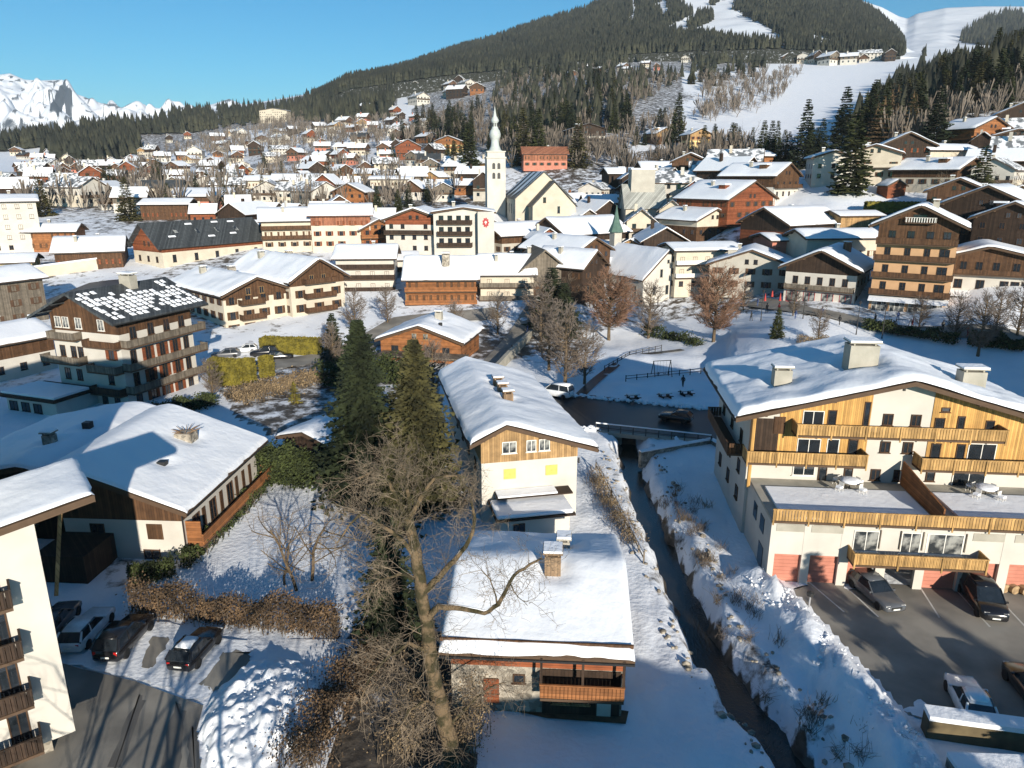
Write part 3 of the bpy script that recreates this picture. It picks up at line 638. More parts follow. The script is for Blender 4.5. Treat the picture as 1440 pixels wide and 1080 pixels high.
# ochre upper storeys either side of the white stair bay
def gpanel(x0, x1, z0, m='ochre'):
    b = MB(); b.prism_y([(x0, z0), (x1, z0), (x1, h.zroof(x1) - .25)] + ([(h.rx, h.hR - .25)] if x0 < h.rx < x1 else []) + [(x0, h.zroof(x0) - .25)], YF - .07, YF - .031); return b.build('facade_panel', m, h.root)
gpanel(-9.0, -1.8, 7.0); gpanel(3.0, 11.33, 7.0)
h.box('loggia', -11.33, -9.002, YF - .07, YF - .031, 7.0, 10.6, 'dark_brown')
h.box('corner_post', -11.5, -11.25, -8.2, -7.95, 4.9, 11.0, 'ochre')
for x0, x1, z0, z1 in ((-7.2, -5.5, 9.9, 11.4), (-5.2, -4.5, 9.2, 11.5), (-2.4, -1.9, 9.2, 12.3), (3.25, 4.05, 9.2, 11.1), (5.0, 5.6, 9.2, 11.3), (7.2, 7.9, 9.2, 11.0), (3.6, 4.3, 11.6, 12.0),
                       (-7.4, -5.5, 7.15, 9.0), (-5.0, -4.0, 6.7, 9.0), (-3.3, -2.5, 6.8, 9.0), (3.3, 4.1, 7.0, 8.9), (5.3, 6.0, 7.0, 8.9), (6.2, 8.4, 7.4, 9.0),
                       (-7.5, -5.7, 5.6, 6.6), (-5.4, -4.7, 4.9, 6.6), (-3.3, -2.6, 5.5, 6.4), (3.3, 4.0, 5.5, 6.4), (5.4, 8.0, 5.0, 6.5)):
    h.win('f', (x0 + x1) / 2, z0, x1 - x0, z1 - z0, 'frame_white' if x1 - x0 > .9 else 'brown', 'glass', 2 if x1 - x0 > 1.2 else 1, parts=True, off=.07 if (x1 < -1.8 or x0 > 3) and z0 > 6.6 else .035)
h.win('f', -9.0, 9.3, .9, 1.5, 'brown', closed=True, sh='brown', off=.07)
for x, z in ((-.4, 10.3), (1.8, 10.3), (-.3, 7.9), (1.5, 7.9), (-.75, 5.4), (1.1, 5.4)): h.win('f', x, z, .75, 1.0, 'brown', parts=True, off=.03)
h.balcony('f', -8.0, 8.2, 9.7, 1.5, 1.0, 'gold_wood', True, posts=True, off=.072)
h.balcony('f', -11.8, -2.2, 7.2, 1.6, 1.05, 'gold_wood', True, posts=True, off=.072)
h.balcony('f', 2.0, 12.0, 7.1, 1.6, 1.05, 'gold_wood', True, posts=True, off=.072)
for z in (2.0, 4.6, 7.4):
    for v in (-4, 0, 4): h.win('l', v, z, 1.0, 1.2, 'brown', parts=True, off=.03)
h.balcony('l', -5.5, 5.0, 6.6, 1.3, 1.0, 'brown', True, off=.03)
h.chimney(-1.6, -2.6, 2.4, 1.6, 2.3, 'concrete'); h.chimney(-8.0, -2.5, 1.5, 1.1, 1.5, 'concrete'); h.chimney(7.6, -2.8, 1.9, 1.3, 1.6, 'concrete')
h.box('wall_lamp', .45, .6, YF - .12, YF - .035, 13.3, 13.5, 'iron')
# garage block in front (local frame: front plane y = YG)
YG = -14.9; X0 = -11.05; XR = 14.5
def gx(u): return X0 + u
h.box('garage_wall', X0, XR, YG + .35, YF - .1, 2.55, 5.0, 'white')
h.box('garage_side_wall', X0, X0 + .3, YG + .35, YF - .1, -1.5, 2.548, 'white')
for k, (a, b_) in enumerate(((-0.02, .42), (2.42, 3.05), (5.15, 5.85), (7.9, 8.6), (10.75, 11.4), (13.8, 14.4), (16.6, 17.3), (19.4, 20.0), (22.2, 22.8))):
    h.box('pillar', gx(a), gx(b_), YG, YG + .345, -.3, 4.99, 'white')
h.box('garage_lintel', X0, XR, YG + .02, YG + .349, 2.45, 4.97, 'white')
for a, b_ in ((.45, 2.4), (3.08, 5.12), (5.88, 7.4), (11.43, 13.78), (14.43, 16.58), (17.33, 19.38), (20.03, 22.18)):
    b = MB(); n = 8
    for i in range(n): b.box(gx(a), gx(b_), YG + .30, YG + .33, .03 + i * .3, .03 + i * .3 + .285)
    b.build('garage_door', 'pink', h.root)
h.box('garage_back', gx(7.0), gx(11.4), YG + 3.4, YG + 3.5, 0, 2.4, 'asphalt_wet_shade')
for a, b_, z0, z1 in ((.35, 2.4, 4.62, 4.95), (2.9, 5.2, 4.62, 4.95), (14.4, 16.6, 4.5, 4.85), (17.3, 19.6, 4.5, 4.85)): h.box('roller_blind', gx(a), gx(b_), YG - .03, YG + .015, z0 - .25, z1, 'concrete')
for a in (7.85, 9.3, 10.9, 13.9): h.box('door_jamb', gx(a), gx(a) + .07, YG - .09, YG + .015, 3.3, 4.8, 'grey_wood')
for a, b_ in ((6.0, 7.8), (9.4, 10.8), (11.2, 13.8)): h.win('f', gx((a + b_) / 2), 3.0, b_ - a, 1.7, 'frame_white', 'pale_glass', 2, parts=True, off=-(YG + 6.8) - .03)
h.balcony('f', gx(5.7), gx(15.0), 2.55, 1.35, .95, 'gold_wood', True, posts=True, off=-(YG + 6.8), snow=False)
h.box('terrace_floor', X0, XR, YG + .05, YF - .1, 5.002, 5.22, 'concrete')
h.balcony('f', X0 - .05, XR, 5.25, .12, 1.0, 'gold_wood', True, posts=True, off=-(YG + 6.8) + .05, ends=False)
for x0, x1 in ((-10.2, .9), (3.0, 14.2)): h.box('terrace_snow', x0, x1, YG + .4, YG + 6.0, 5.222, 5.4, 'snow_roof')
b = MB(); b.add([(1.2, YG + .4, 5.22), (1.32, YG + .4, 5.22), (1.32, YF - .3, 5.22), (1.2, YF - .3, 5.22), (1.2, YG + .4, 6.5), (1.32, YG + .4, 6.5), (1.32, YF - .3, 7.3), (1.2, YF - .3, 7.3)], [(0, 3, 2, 1), (4, 5, 6, 7), (0, 1, 5, 4), (1, 2, 6, 5), (2, 3, 7, 6), (3, 0, 4, 7)])
b.build('terrace_divider', 'orange_wood', h.root)
h.box('side_window', X0 - .05, X0 + .02, YG + 2.0, YG + 3.2, 3.0, 4.3, 'glass'); h.box('side_window', X0 - .05, X0 + .02, YG + 4.4, YG + 5.5, 3.0, 4.3, 'glass'); h.box('side_window', X0 - .05, X0 + .02, YG + 1.6, YG + 3.0, .2, 2.0, 'glass')
APT = h.root
from mathutils import Euler
def apt(x, y, z):
    c, s_ = math.cos(-.095), math.sin(-.095); return (31.95 + x * c - y * s_, 63.1 + x * s_ + y * c, z)
# snow covered terrace table and planters stand on the terrace
for k, (x, y, n, lab) in enumerate(((-3.4, -8.6, 3, 'snow covered round terrace table on the narrower terrace by the divider'), (7.0, -9.0, 3, 'snow covered round terrace table near the orange planter'))):
    t = thing('terrace_table', lab, 'table', apt(x, y, 5.22)); b = MB(); b.lathe([(.05, 0), (.05, .7)], 8); b.lathe([(.3, 0), (.3, .04)], 10); b.build('leg', 'iron', t)
    b = MB(); b.lathe([(.8, .7), (.8, .76)], 16); b.build('tabletop', 'grey_wood', t); b = MB(); b.lathe([(.78, .762), (.76, .9), (.5, .98), (.05, 1.0)], 14); b.build('snow_cap', 'snow', t, True)
    for j in range(4):
        a = j * 1.57 + .5; c = thing('garden_chair', 'white garden chair with a cap of snow by the ' + ('narrower' if k == 0 else 'wider') + ' terrace table', 'chair', Vector(apt(x, y, 5.22)) + Vector((math.cos(a) * 1.25, math.sin(a) * 1.25, 0)), a + 1.57, 'garden chairs on the terrace')
        b = MB(); b.box(-.22, .22, -.22, .22, .42, .46); b.build('seat', 'frame_white', c); b = MB(); b.box(-.22, .22, .2, .24, .47, .9); b.build('backrest', 'frame_white', c)
        for p_ in (-.19, .19):
            for q_ in (-.19, .19): b = MB(); b.box(p_ - .02, p_ + .02, q_ - .02, q_ + .02, 0, .419); b.build('leg', 'frame_white', c)
        b = MB(); b.box(-.2, .2, -.2, .18, .462, .6); b.build('snow_cap', 'snow', c)
# --- chalet at left with round terrace hole in the snow
h = House('chalet', 'white chalet with half shaded snowy roof and long timber side balcony', 'chalet', -31.0, 60.4, 0, -.06, 9.9, 14.7)
h.gable(4.75, 8.1, -.36, 7.2, .8, .8, ov2=.0, wall='white', upper='brown', zs=3.35) if False else h.gable(7.4, 8.1, -.36, 4.6, 1.0, 1.0, wall='white', upper='brown', zs=3.4, snow=.3, sres=.35, bumps=.5)
h.win('f', 2.6, 1.75, 1.3, 1.35, 'brown', closed=True, sh='brown'); h.win('f', 2.1, -.4, 1.4, 1.2, 'brown', parts=True)
h.win('f', -2.2, 1.7, 1.2, 1.3, parts=True)
h.box('front_shed', -4.95, -.9, -11.3, -7.36, -1.5, 2.2, 'dark_brown')
h.balcony('r', -6.9, 7.9, 1.0, 1.35, 1.05, 'orange_wood', True, off=.0)
h.box('end_screen', 4.97, 6.2, -6.95, -6.85, 1.0, 3.2, 'orange_wood')
for v, c in ((-5.2, 0), (-3.9, 1), (-2.2, 0), (-.6, 1), (1.2, 0), (2.6, 1), (4.1, 1), (5.6, 1)):
    if c: h.win('r', v, 1.1, .55, 1.9, closed=True, sh='brown')
    else: h.win('r', v, 1.1, 1.2, 1.9, 'brown', parts=True)
h.box('downpipe', 4.97, 5.05, -7.43, -7.36, -1, 4.0, 'iron')
h.box('brace', 5.0, 6.2, -6.4, -6.28, .55, .78, 'brown')
h.chimney(.6, 2.8, 1.6, 1.3, .7, 'stone', cap=False)
b = MB(); 
for i in range(16):
    a = i * .393; b.tube([(.6 + .5 * math.cos(a), 2.8 + .5 * math.sin(a), 0), (.6 + 1.3 * math.cos(a), 2.8 + 1.2 * math.sin(a) + .2, .1 + .35 * R.random())], [.05, .02], 4)
o = b.build('thatch_cap', 'old_wood', h.root); o.location = (0, 0, h.zroof(.6) + .75)
h.chimney(1.3, -2.8, .7, .6, .35, 'iron', cap=False)
# --- low chalet behind it
h = House('chalet', 'low chalet with a blue shaded snow roof behind the white chalet', 'chalet', -43.6, 64.5, 0, -.06, 11.0, 16.0)
h.gable(4.9, 7.0, .32, 5.9, 1.0, 1.0, wall='dark_brown', snow=.45, sres=.6); h.chimney(2.2, -3.2, .9, .8, 1.0, 'stone'); h.chimney(3.3, .6, .7, .7, .7, 'iron', cap=False)
h.rows('f', [1.2], [-3, 0, 3]); h.rows('l', [1.2], [-4, 0, 4])
h = House('annex', 'small garden annex with a humped snow roof beyond the white chalet', 'annex', -21.0, 75.5, 0, -.5, 6.5, 5.0)
h.gable(2.6, 3.7, 0, None, .7, .6, wall='dark_brown', snow=.45); h.rows('f', [.8], [-1.5, 1.5])
# --- white apartment block cut by the frame edge
A_Y = .66
h = House('apartment_block', 'white apartment block with brown box balconies at the edge of the car park', 'apartment block', 0, 0, 0, A_Y, 14.0, 5.0)
c, s_ = math.cos(A_Y), math.sin(A_Y)
cx, cy = -23.55, 32.35; lx, ly = 7.0, -2.5          # the right front corner of its wall
h.root.location = (cx - (lx * c - ly * s_), cy - (lx * s_ + ly * c), 0)
h.gable(11.75, 14.5, .69, 14.45, 1.5, .45, ov2=2.7, wall='white', base=1.25, snow=.3, sres=.35, og2=.8)
b = MB(); b.box(-7, 5.9, -1.7, 2.2, -1, 1.248); b.build('base_wall', 'stone', h.root)
for z in (1.75, 4.55, 7.35, 10.15):
    h.balcony('f', -6.3, 5.5, z - .1, 1.2, 1.0, 'dark_brown', True, slab='eave_wood')
    for u in (-4.6, -1.2, 2.2, 4.7): h.win('f', u, z, 1.6 if u < 4 else .9, 2.0, 'brown', parts=True)
    h.win('r', 0, z + .4, 1, 1.2, parts=True)
    pass
b = MB(); inv = h.root.matrix_basis.copy(); inv = Matrix.Translation(h.root.location) @ Matrix.Rotation(A_Y, 4, 'Z'); inv.invert()
b.tube([inv @ PY(85, 712, 36.6), inv @ PY(79, 838, 34.6)], [.13, .13], 4, cap=True); b.build('roof_brace', 'tan_wood', h.root)
h = House('apartment_block', 'unseen taller wing added behind the white apartment block to cast shade', 'apartment block', 0, 0, 0, A_Y, 14.0, 9.0)  # unseen wing, added to cast shade over the white chalet's roof
cx, cy = -29.6, 38.2; lx, ly = 7.0, -4.5
h.root.location = (cx - (lx * c - ly * s_), cy - (lx * s_ + ly * c), 0)
h.gable(20.5, 21.5, 0, None, .3, .3, wall='white', snow=.3, sres=.8); h.rows('f', [2, 5, 8, 11, 14, 17], spaced(14, 3)); h.rows('b', [2, 5, 8, 11, 14, 17], spaced(14, 3))
# --- balcony house with the slate roof
h = House('apartment_house', 'white balcony house under a dark slate roof chequered with snow patches', 'apartment house', -55.26, 101.4, -1, -.346, 12.0, 12.8)
h.gable(12.9, 16.5, 0, None, 1.6, 2.1, wall='white', upper='brown', zs=10.9, snow=0, roof='slate')
SL = MB()
for i in range(9):
    for j in range(17):
        if R.random() < (.12 if i > 1 else .72): continue
        u = 1.0 + i * .80 + R.uniform(-.04, .04); v = -8.0 + j * 1.0 + i * .12 + R.uniform(-.06, .06); w_, d_ = R.uniform(.24, .33), R.uniform(.30, .46)
        if u > 7.3 or v > 8.3: continue
        z0 = h.zroof(u - w_); z1 = h.zroof(u + w_)
        SL.add([(u - w_, v - d_, z0 + .01), (u + w_, v - d_ * .8, z1 + .01), (u + w_, v + d_, z1 + .01), (u - w_, v + d_ * .8, z0 + .01), (u - w_ * .7, v - d_ * .6, z0 + .1), (u + w_ * .7, v - d_ * .6, z1 + .14), (u + w_ * .7, v + d_ * .6, z1 + .14), (u - w_ * .7, v + d_ * .6, z0 + .1)], [(4, 5, 6, 7), (0, 1, 5, 4), (1, 2, 6, 5), (2, 3, 7, 6), (3, 0, 4, 7)])
SL.build('roof_snow', 'snow', h.root)
h.box('eave_snow', -7.55, -7.0, -8.4, 8.4, 0, .18, 'snow').location = (0, 0, 12.98)
h.chimney(.6, 1.2, 2.0, 1.3, 1.4, 'concrete')
for z in (9.55,): h.balcony('f', -5.4, -.6, z + .4, 1.4, 1.0, 'grey_wood', False, off=.04)
h.balcony('f', -7.2, -.3, 6.6, 1.5, 1.0, 'grey_wood', False, off=.01); h.balcony('f', .8, 6.0, 5.8, 1.3, 1.0, 'grey_wood', False, off=.01)
for z in (9.6, 6.45, 3.3): h.balcony('r', -6.6, 7.6, z - .35, 1.4, 1.0, 'grey_wood', False, off=.04)
h.balcony('f', .6, 6.3, 9.25, 1.2, .9, 'brown', False, off=.04)
h.balcony('f', .6, 6.0, 2.7, 1.2, 1.0, 'dark_brown', False, off=.01)
for z in (7.0, 3.9, 1.0):
    for v in (-4.6, -2.1, .4, 2.8, 4.9): h.win('r', v, z - .3, 1.0, 1.8, 'brown', sh='red_wood' if v in (-2.1, 2.8, .4) else None, parts=True)
for v in (-4.2, -1.2, 1.6, 4.4): h.win('r', v, 10.0, 1.1, 1.7, 'brown', parts=True, off=.03)
for u, z in ((-4.6, 10.9), (-3.2, 10.9), (-.9, 10.9), (3.1, 10.9)): h.win('f', u, z + .4, 1.1, 1.5, 'frame_white', 'pale_glass', 2, parts=True, off=.035)
for u, z in ((-4.6, 7.2), (-2.6, 7.2), (-1.3, 7.2), (4.2, 7.4), (-4.4, 4.0), (-2.2, 4.0), (3.5, 3.9), (1.8, 1.0), (4.0, 1.0)): h.win('f', u, z, 1.0, 1.6, 'brown', sh='red_wood' if u > 4 else None, parts=True)
b = MB(); b.box(-8.6, .4, -12.6, -6.42, -1.5, 2.9); b.build('annex_wall', 'white', h.root); b = MB(); b.box(-9.2, 1.0, -13.3, -6.43, 2.902, 3.3); b.build('annex_roof', 'dark_brown', h.root)
b = MB(); b.box(-8.9, .6, -12.9, -7.6, 3.302, 3.6); b.build('annex_snow', 'snow_roof', h.root)
for u in (-7.4, -5.2, -3.0): h.win('f', u, 1.0, 1.5, 1.3, 'dark_brown', parts=True, off=6.2)
# --- cream chalet with two gables
cD, sD = math.cos(.8), math.sin(.8)
def dpos(u, v): return (-54.0 + u * cD - v * sD, 153.5 + u * sD + v * cD)
for (u0, u1, y0_, D_, e_, r_, lab, nb) in ((.6, 13.2, 0, 25, 9.6, 13.9, 'taller brown gable of the cream apartment chalet beside the golden hedge', 3), (-12.6, .57, .9, 23, 8.2, 11.2, 'lower wide gable of the cream apartment chalet beside the golden hedge', 2)):
    x, y = dpos((u0 + u1) / 2, y0_); W_ = u1 - u0
    h = House('apartment_house', lab, 'apartment house', x, y, 0, .8, W_, D_)
    h.gable(e_, r_, 0, None, 1.0, 1.5, wall='cream', upper='brown', zs=e_ - 1.0, snow=.5, sres=.7)
    for k in range(nb): h.balcony('f', -W_ * .28, W_ * .28 if nb == 3 else W_ * .1, 3.2 + k * 2.9, 1.4, 1.0, 'brown', False, off=.04)
    for z in (.8, 3.3, 6.2): h.rows('f', [z], spaced(W_, 2.9), 1.1, 1.5, 'brown', sh='brown'); h.rows('l', [z], spaced(D_, 3), 1, 1.4, sh='brown'); h.rows('r', [z], spaced(D_, 3), 1, 1.4)
    h.rows('f', [e_ - .4], [-1.4, 1.4], 1.0, 1.4, 'tan_wood'); h.chimney(2, 2, 1.4, 1.2, 1.3, 'stone'); h.chimney(-2, 7, 1.2, 1, 1.2)
# --- long slate roofed hall
h = House('hall', 'long cream hall under a bare dark slate roof with a red timber gable', 'hall', -85.5, 202.1, 4.4, -.6, 13.5, 31)
h.gable(8.2, 14.3, 0, None, .9, 1.6, wall='cream', upper='red_wood', zs=7.0, snow=0, roof='slate')
h.rows('r', [1.2, 4.4], spaced(31, 5), 1.0, 1.9, 'dark_brown'); h.rows('f', [1.2, 4.4], [-4, 0, 4], 1, 1.5); h.rows('f', [8.2], [-1, 1], 1.2, 1.5, 'orange_wood')
for v in (-9, -3, 3, 9):
    z = h.zroof(3.2); b = MB(); b.add([(2.7, v - .4, h.zroof(2.7) + .05), (3.9, v - .4, h.zroof(3.9) + .05), (3.9, v + .4, h.zroof(3.9) + .05), (2.7, v + .4, h.zroof(2.7) + .05)], [(0, 1, 2, 3)]); b.add([(2.6, v - .5, h.zroof(2.6) + .02), (4.0, v - .5, h.zroof(4.) + .02), (4.0, v + .5, h.zroof(4.) + .02), (2.6, v + .5, h.zroof(2.6) + .02), (2.7, v - .4, h.zroof(2.7) + .05), (3.9, v - .4, h.zroof(3.9) + .05), (3.9, v + .4, h.zroof(3.9) + .05), (2.7, v + .4, h.zroof(2.7) + .05)], [(0, 1, 5, 4), (1, 2, 6, 5), (2, 3, 7, 6), (3, 0, 4, 7)]); b.build('skylight', 'pale_glass', h.root)
for v, u in ((-11, 4.6), (-4, 1.2), (0, 5.2), (4, 1.0), (9, 1.1), (7, 4.8)):
    b = MB(); b.add([(u - .25, v - .9, h.zroof(u - .25) + .12), (u + .25, v - .9, h.zroof(u + .25) + .12), (u + .25, v + .9, h.zroof(u + .25) + .12), (u - .25, v + .9, h.zroof(u - .25) + .12), (u, v - 1.1, h.zroof(u) - .02), (u, v + 1.1, h.zroof(u) - .02)], [(0, 1, 2, 3), (0, 4, 1), (2, 5, 3)]); b.build('snow_patch', 'snow', h.root)
# --- small timber chalet in the middle
h = House('chalet', 'low orange timber chalet with a wide snowy gable above the dark garden', 'chalet', -14.1, 123.8, 0, -.215, 14.0, 11.8)
h.gable(3.6, 6.3, 0, None, .8, .8, wall='orange_wood', upper='orange_wood', zs=1.0, snow=.45, sres=.5); h.rows('f', [1.4], [-4.5, -1.5, 1.5, 4.5], 1.3, 1.3, 'brown'); h.rows('f', [3.9], [-1, 1], .9, 1.0, 'tan_wood', gm='pale_glass'); h.rows('r', [1.2], [-3, 0, 3]); h.chimney(1.0, 1.5, 1.2, 1.0, 1.2, 'concrete'); h.chimney(2.4, -2.0, .5, .5, .6, 'iron', cap=False)
b = MB(); b.box(-6.5, 8.5, -9.6, -5.95, 1.55, 1.75); b.box(8.2, 8.45, -9.5, -9.3, -.5, 1.548); b.box(-6.4, -6.2, -9.5, -9.3, -.5, 1.548); b.build('carport', 'grey_wood', h.root)
# --- timber hotel pair
h = chalet('hotel', 'orange timber hotel with three rows of shutters and a stout stone chimney', -15.5, 161.5, .5, -1.53, 12.6, 15, 8.3, 12.6, 'orange_wood', 'orange_wood', 1.0, [('r', 3.0), ('r', 5.8)], cat='hotel', sh='brown', faces='r', chim=0, snow=.5, ov=1.0, balm='orange_wood')
h.chimney(2.6, 1.0, 2.0, 1.6, 2.2, 'stone')
h.box('side_wall', -6, 6.2, -7.7, -7.53, -1, 5.4, 'tan_wood')
h = chalet('hotel', 'white balcony hotel wing joined to the orange timber hotel', -1.2, 163.0, 1.0, -1.55, 12.4, 11.5, 8.6, 12.4, 'cream', 'cream', 2, [('r', 3.2), ('r', 6.0)], cat='hotel', faces='rb', chim=2, snow=.5, balm='grey_wood')
# --- white balcony block left of it
h = chalet('apartment_house', 'white apartment block with dark green balcony rows behind the terrace awnings', -34.0, 172, 1.5, -1.5, 12, 13, 10.6, 13.0, 'white', 'white', 3, [('r', 3.2), ('r', 6.0), ('r', 8.4)], cat='apartment house', faces='r', chim=1, snow=.5, balm='dark_brown')
# --- white hotel with the red roundel
h = chalet('hotel', 'white hotel block with a red roundel on its blank end wall', -12.5, 193, 10.4, .04, 15.0, 13, 11.0, 12.2, 'white', 'white', 3, (), cat='hotel', faces='', chim=1, snow=.3, winw=1.1, ov=.7, og=.7)
for z in (2.6, 5.4, 8.2): h.balcony('f', -6.6, 2.2, z, 1.2, .95, 'dark_brown', False, off=.035); h.rows('f', [z + .1], [-5.6, -3.4, -1.2, 1.0], 1.2, 1.9, 'dark_brown')
b = MB(); b.box(3.6, 7.7, -9.1, -6.55, -1.5, 11.2); b.build('stair_tower', 'white', h.root)
b = MB(); n = 18; b.lathe([(.95, 0), (.95, .05)], n); 
for i in range(9): b.lathe([(.28, -.002), (.28, .052)], 8, 0, (.9 * math.cos(i * .698), 1.1 * math.sin(i * .698)))
o = b.build('emblem', 'emblem_red', h.root); o.location = (5.6, -9.11, 8.6); o.rotation_euler = (rad(90), 0, 0); o.scale = (.72, .9, 1)
b = MB(); b.box(-.12, .12, -.5, .5, .053, .07); b.box(-.4, -.125, -.1, .3, .053, .07); b.box(.125, .4, -.1, .3, .053, .07); b.build('emblem_mark', 'frame_white', o)
h = chalet('hotel_wing', 'hotel wing with a brown gable and broad snow roof left of the red roundel', -24.5, 197, 10.6, -.1, 15, 14, 8.6, 11.6, 'white', 'red_wood', 7.5, [('f', 5.2)], cat='hotel', chim=1, snow=.4, balm='dark_brown')
h = chalet('hotel_wing', 'low white hotel wing with a plain sheet of snow on its roof', -31, 181, 5, -1.35, 9, 14, 5.6, 7.0, 'white', 'white', 2, [('r', 2.9)], cat='hotel', chim=0, faces='r', balm='dark_brown')
# --- chapel with green spirelet
h = House('chapel', 'white stone chapel with a snowy roof and a small green spire', 'chapel', 29.47, 179.2, 1.6, .461, 13.5, 28.2)
h.gable(5.8, 12.3, 0, None, .4, .3, wall='white', snow=.4, sres=.8)
h.rows('f', [2.2], [-3.6, 0, 3.6], .9, 2.2, 'concrete', div=1); h.rows('f', [6.2], [-1.8, 1.8], .8, 1.9, 'concrete', div=1); h.rows('f', [9.3], [0], .7, .9, 'concrete', div=1); h.rows('l', [2.2], spaced(28, 5), 1.1, 2.0, 'concrete', div=1); h.rows('l', [.6], [-8, 2], 1.2, 2.2, 'brown')
b = MB(); b.prism_y([(-2.2, 0), (2.2, 0), (0, 2.6)], 0, 3.2); o = b.build('dormer', 'brown', h.root); o.location = (-6.9, 3, 5.9); o.rotation_euler = (0, 0, -1.57)
b = MB(); b.add([(-2.6, 0, -.3), (0, 0, 3.1), (0, 3.6, 3.1), (-2.6, 3.6, -.3), (2.6, 0, -.3), (2.6, 3.6, -.3), (-2.6, 0, -.1), (0, 0, 3.4), (0, 3.6, 3.4), (-2.6, 3.6, -.1), (2.6, 0, -.1), (2.6, 3.6, -.1)], [(6, 7, 8, 9), (7, 10, 11, 8), (0, 1, 7, 6), (1, 4, 10, 7), (0, 6, 9, 3), (4, 5, 11, 10)]); o = b.build('dormer_snow', 'snow_roof', h.root); o.location = (-7.3, 3, 5.9); o.rotation_euler = (0, 0, -1.57)
b = MB(); b.box(-1.1, 1.1, 6.3, 8.5, 11.2, 15.0); b.build('bell_turret', 'grey_wall', h.root); b = MB(); b.lathe([(2.0, 15.0), (1.0, 17.2), (.45, 19.4), (.05, 21.6)], 8, 0, (0, 7.4)); b.build('spire', 'green_roof', h.root)
# --- parish church
mz = 17.2
h = House('church', 'pale parish church with a tall white bell tower and bulbous grey spire', 'church', 8.0, 246, mz, .144, 18.0, 27)
h.gable(6.2, 14.4, 0, None, .4, .3, wall='cream', snow=0, roof='slate')
b = MB()
for s2 in (-1, 1):
    x0, x1 = s2 * .2, s2 * 9.2
    for y0_, y1_ in ((-13.6, -11.5), (-9.5, -3.0), (0, 5.5), (9, 13)):
        b.add([(x0, y0_, h.zroof(x0) + .12), (x1 * .72, y0_ + .8, h.zroof(x1 * .72) + .12), (x1, y1_ - .5, h.zroof(x1) + .12), (x0, y1_, h.zroof(x0) + .12)], [(0, 1, 2, 3)] if s2 < 0 else [(3, 2, 1, 0)])
b.build('roof_snow', 'snow_roof', h.root)
b = MB(); b.prism_y([(-4.8, -1.5), (8.4, -1.5), (8.4, 4.2), (1.8, 11.0), (-4.8, 4.2)], -21.0, -13.52); b.build('chancel_wall', 'cream', h.root)
b = MB(); b.add([(-5.3, -21.3, 3.95), (1.8, -21.3, 11.4), (1.8, -13.5, 11.4), (-5.3, -13.5, 3.95), (8.9, -21.3, 3.95), (8.9, -13.5, 3.95)], [(0, 3, 2, 1), (1, 2, 5, 4)]); 
o = b.build('chancel_roof', 'slate', h.root); m_ = o.modifiers.new('s', 'SOLIDIFY'); m_.thickness = .25
h.win('f', -1.2, 5.2, .9, 1.6, 'brown', parts=True, off=7.5); h.win('f', 3.2, 2.0, .9, 2.2, 'concrete', div=1, parts=True, off=7.5); h.rows('l', [1.5], spaced(27, 5), 1.2, 3.0, 'concrete', div=1)
tx, ty = -12.45, 9.2
b = MB(); b.box(tx - 3.1, tx + 3.1, ty - 3.1, ty + 3.1, -1.5, 18.6); b.build('bell_tower', 'white', h.root)
b = MB(); b.box(tx - 3.35, tx + 3.35, ty - 3.35, ty + 3.35, 18.602, 19.1); b.box(tx - 2.9, tx + 2.9, ty - 2.9, ty + 2.9, 19.102, 20.6); b.box(tx - 3.2, tx + 3.2, ty - 3.2, ty + 3.2, 20.602, 20.95); b.build('cornice', 'white', h.root)
for z in (12.1, 15.2):
    for x in (tx - .85, tx + .85):
        b = MB(); b.box(x - .5, x + .5, ty - 3.16, ty - 3.11, z, z + 1.5); b.prism_y([(x - .5, z + 1.501), (x + .5, z + 1.501), (x + .35, z + 1.85), (x, z + 2.0), (x - .35, z + 1.85)], ty - 3.16, ty - 3.11); b.build('belfry_opening', 'iron', h.root)
b = MB(); b.lathe([(2.6, 20.95), (2.0, 21.4), (1.45, 22.6), (1.3, 24.2), (1.45, 24.8), (1.85, 25.6), (1.9, 26.3), (1.6, 27.4), (1.1, 28.1), (1.0, 28.5), (.95, 29.9), (1.25, 30.2), (1.3, 30.7), (.9, 31.5), (.55, 32.0), (.25, 33.6), (.06, 34.9)], 12, 0, (tx, ty)); b.build('spire', 'spire_metal', h.root, True)
for k in range(8):
    a = k * .785; b = MB(); b.box(-.2, .2, -.1, .1, 28.65, 29.75); o = b.build('lantern_opening', 'iron', h.root); o.location = (tx + .93 * math.cos(a), ty + .93 * math.sin(a), 0); o.rotation_euler = (0, 0, a + 1.57)
b = MB(); b.box(tx - .05, tx + .05, ty - .05, ty + .05, 34.9, 36.3); b.box(tx - .4, tx + .4, ty - .04, ty + .04, 35.6, 35.75); b.build('cross', 'iron', h.root)
# --- grey metal roofed hall beside the church
h = House('hall', 'tall stone hall with a steep bare grey metal roof right of the church', 'hall', 40.5, 232, 12.6, -1.57, 13.5, 12.0)
h.gable(8.2, 15.2, 0, None, .5, .6, wall='cream', snow=0, roof='grey_metal'); h.rows('r', [2.0, 5.0], [-3.6, 0, 3.6], .9, 1.5, 'concrete'); h.box('tower_block', -4, 2.5, -4, 3.2, 12, 19.5, 'grey_wall')
b = MB(); b.box(-4.2, 2.7, -4.2, 3.4, 19.502, 19.9); b.build('roof_snow', 'snow_roof', h.root)
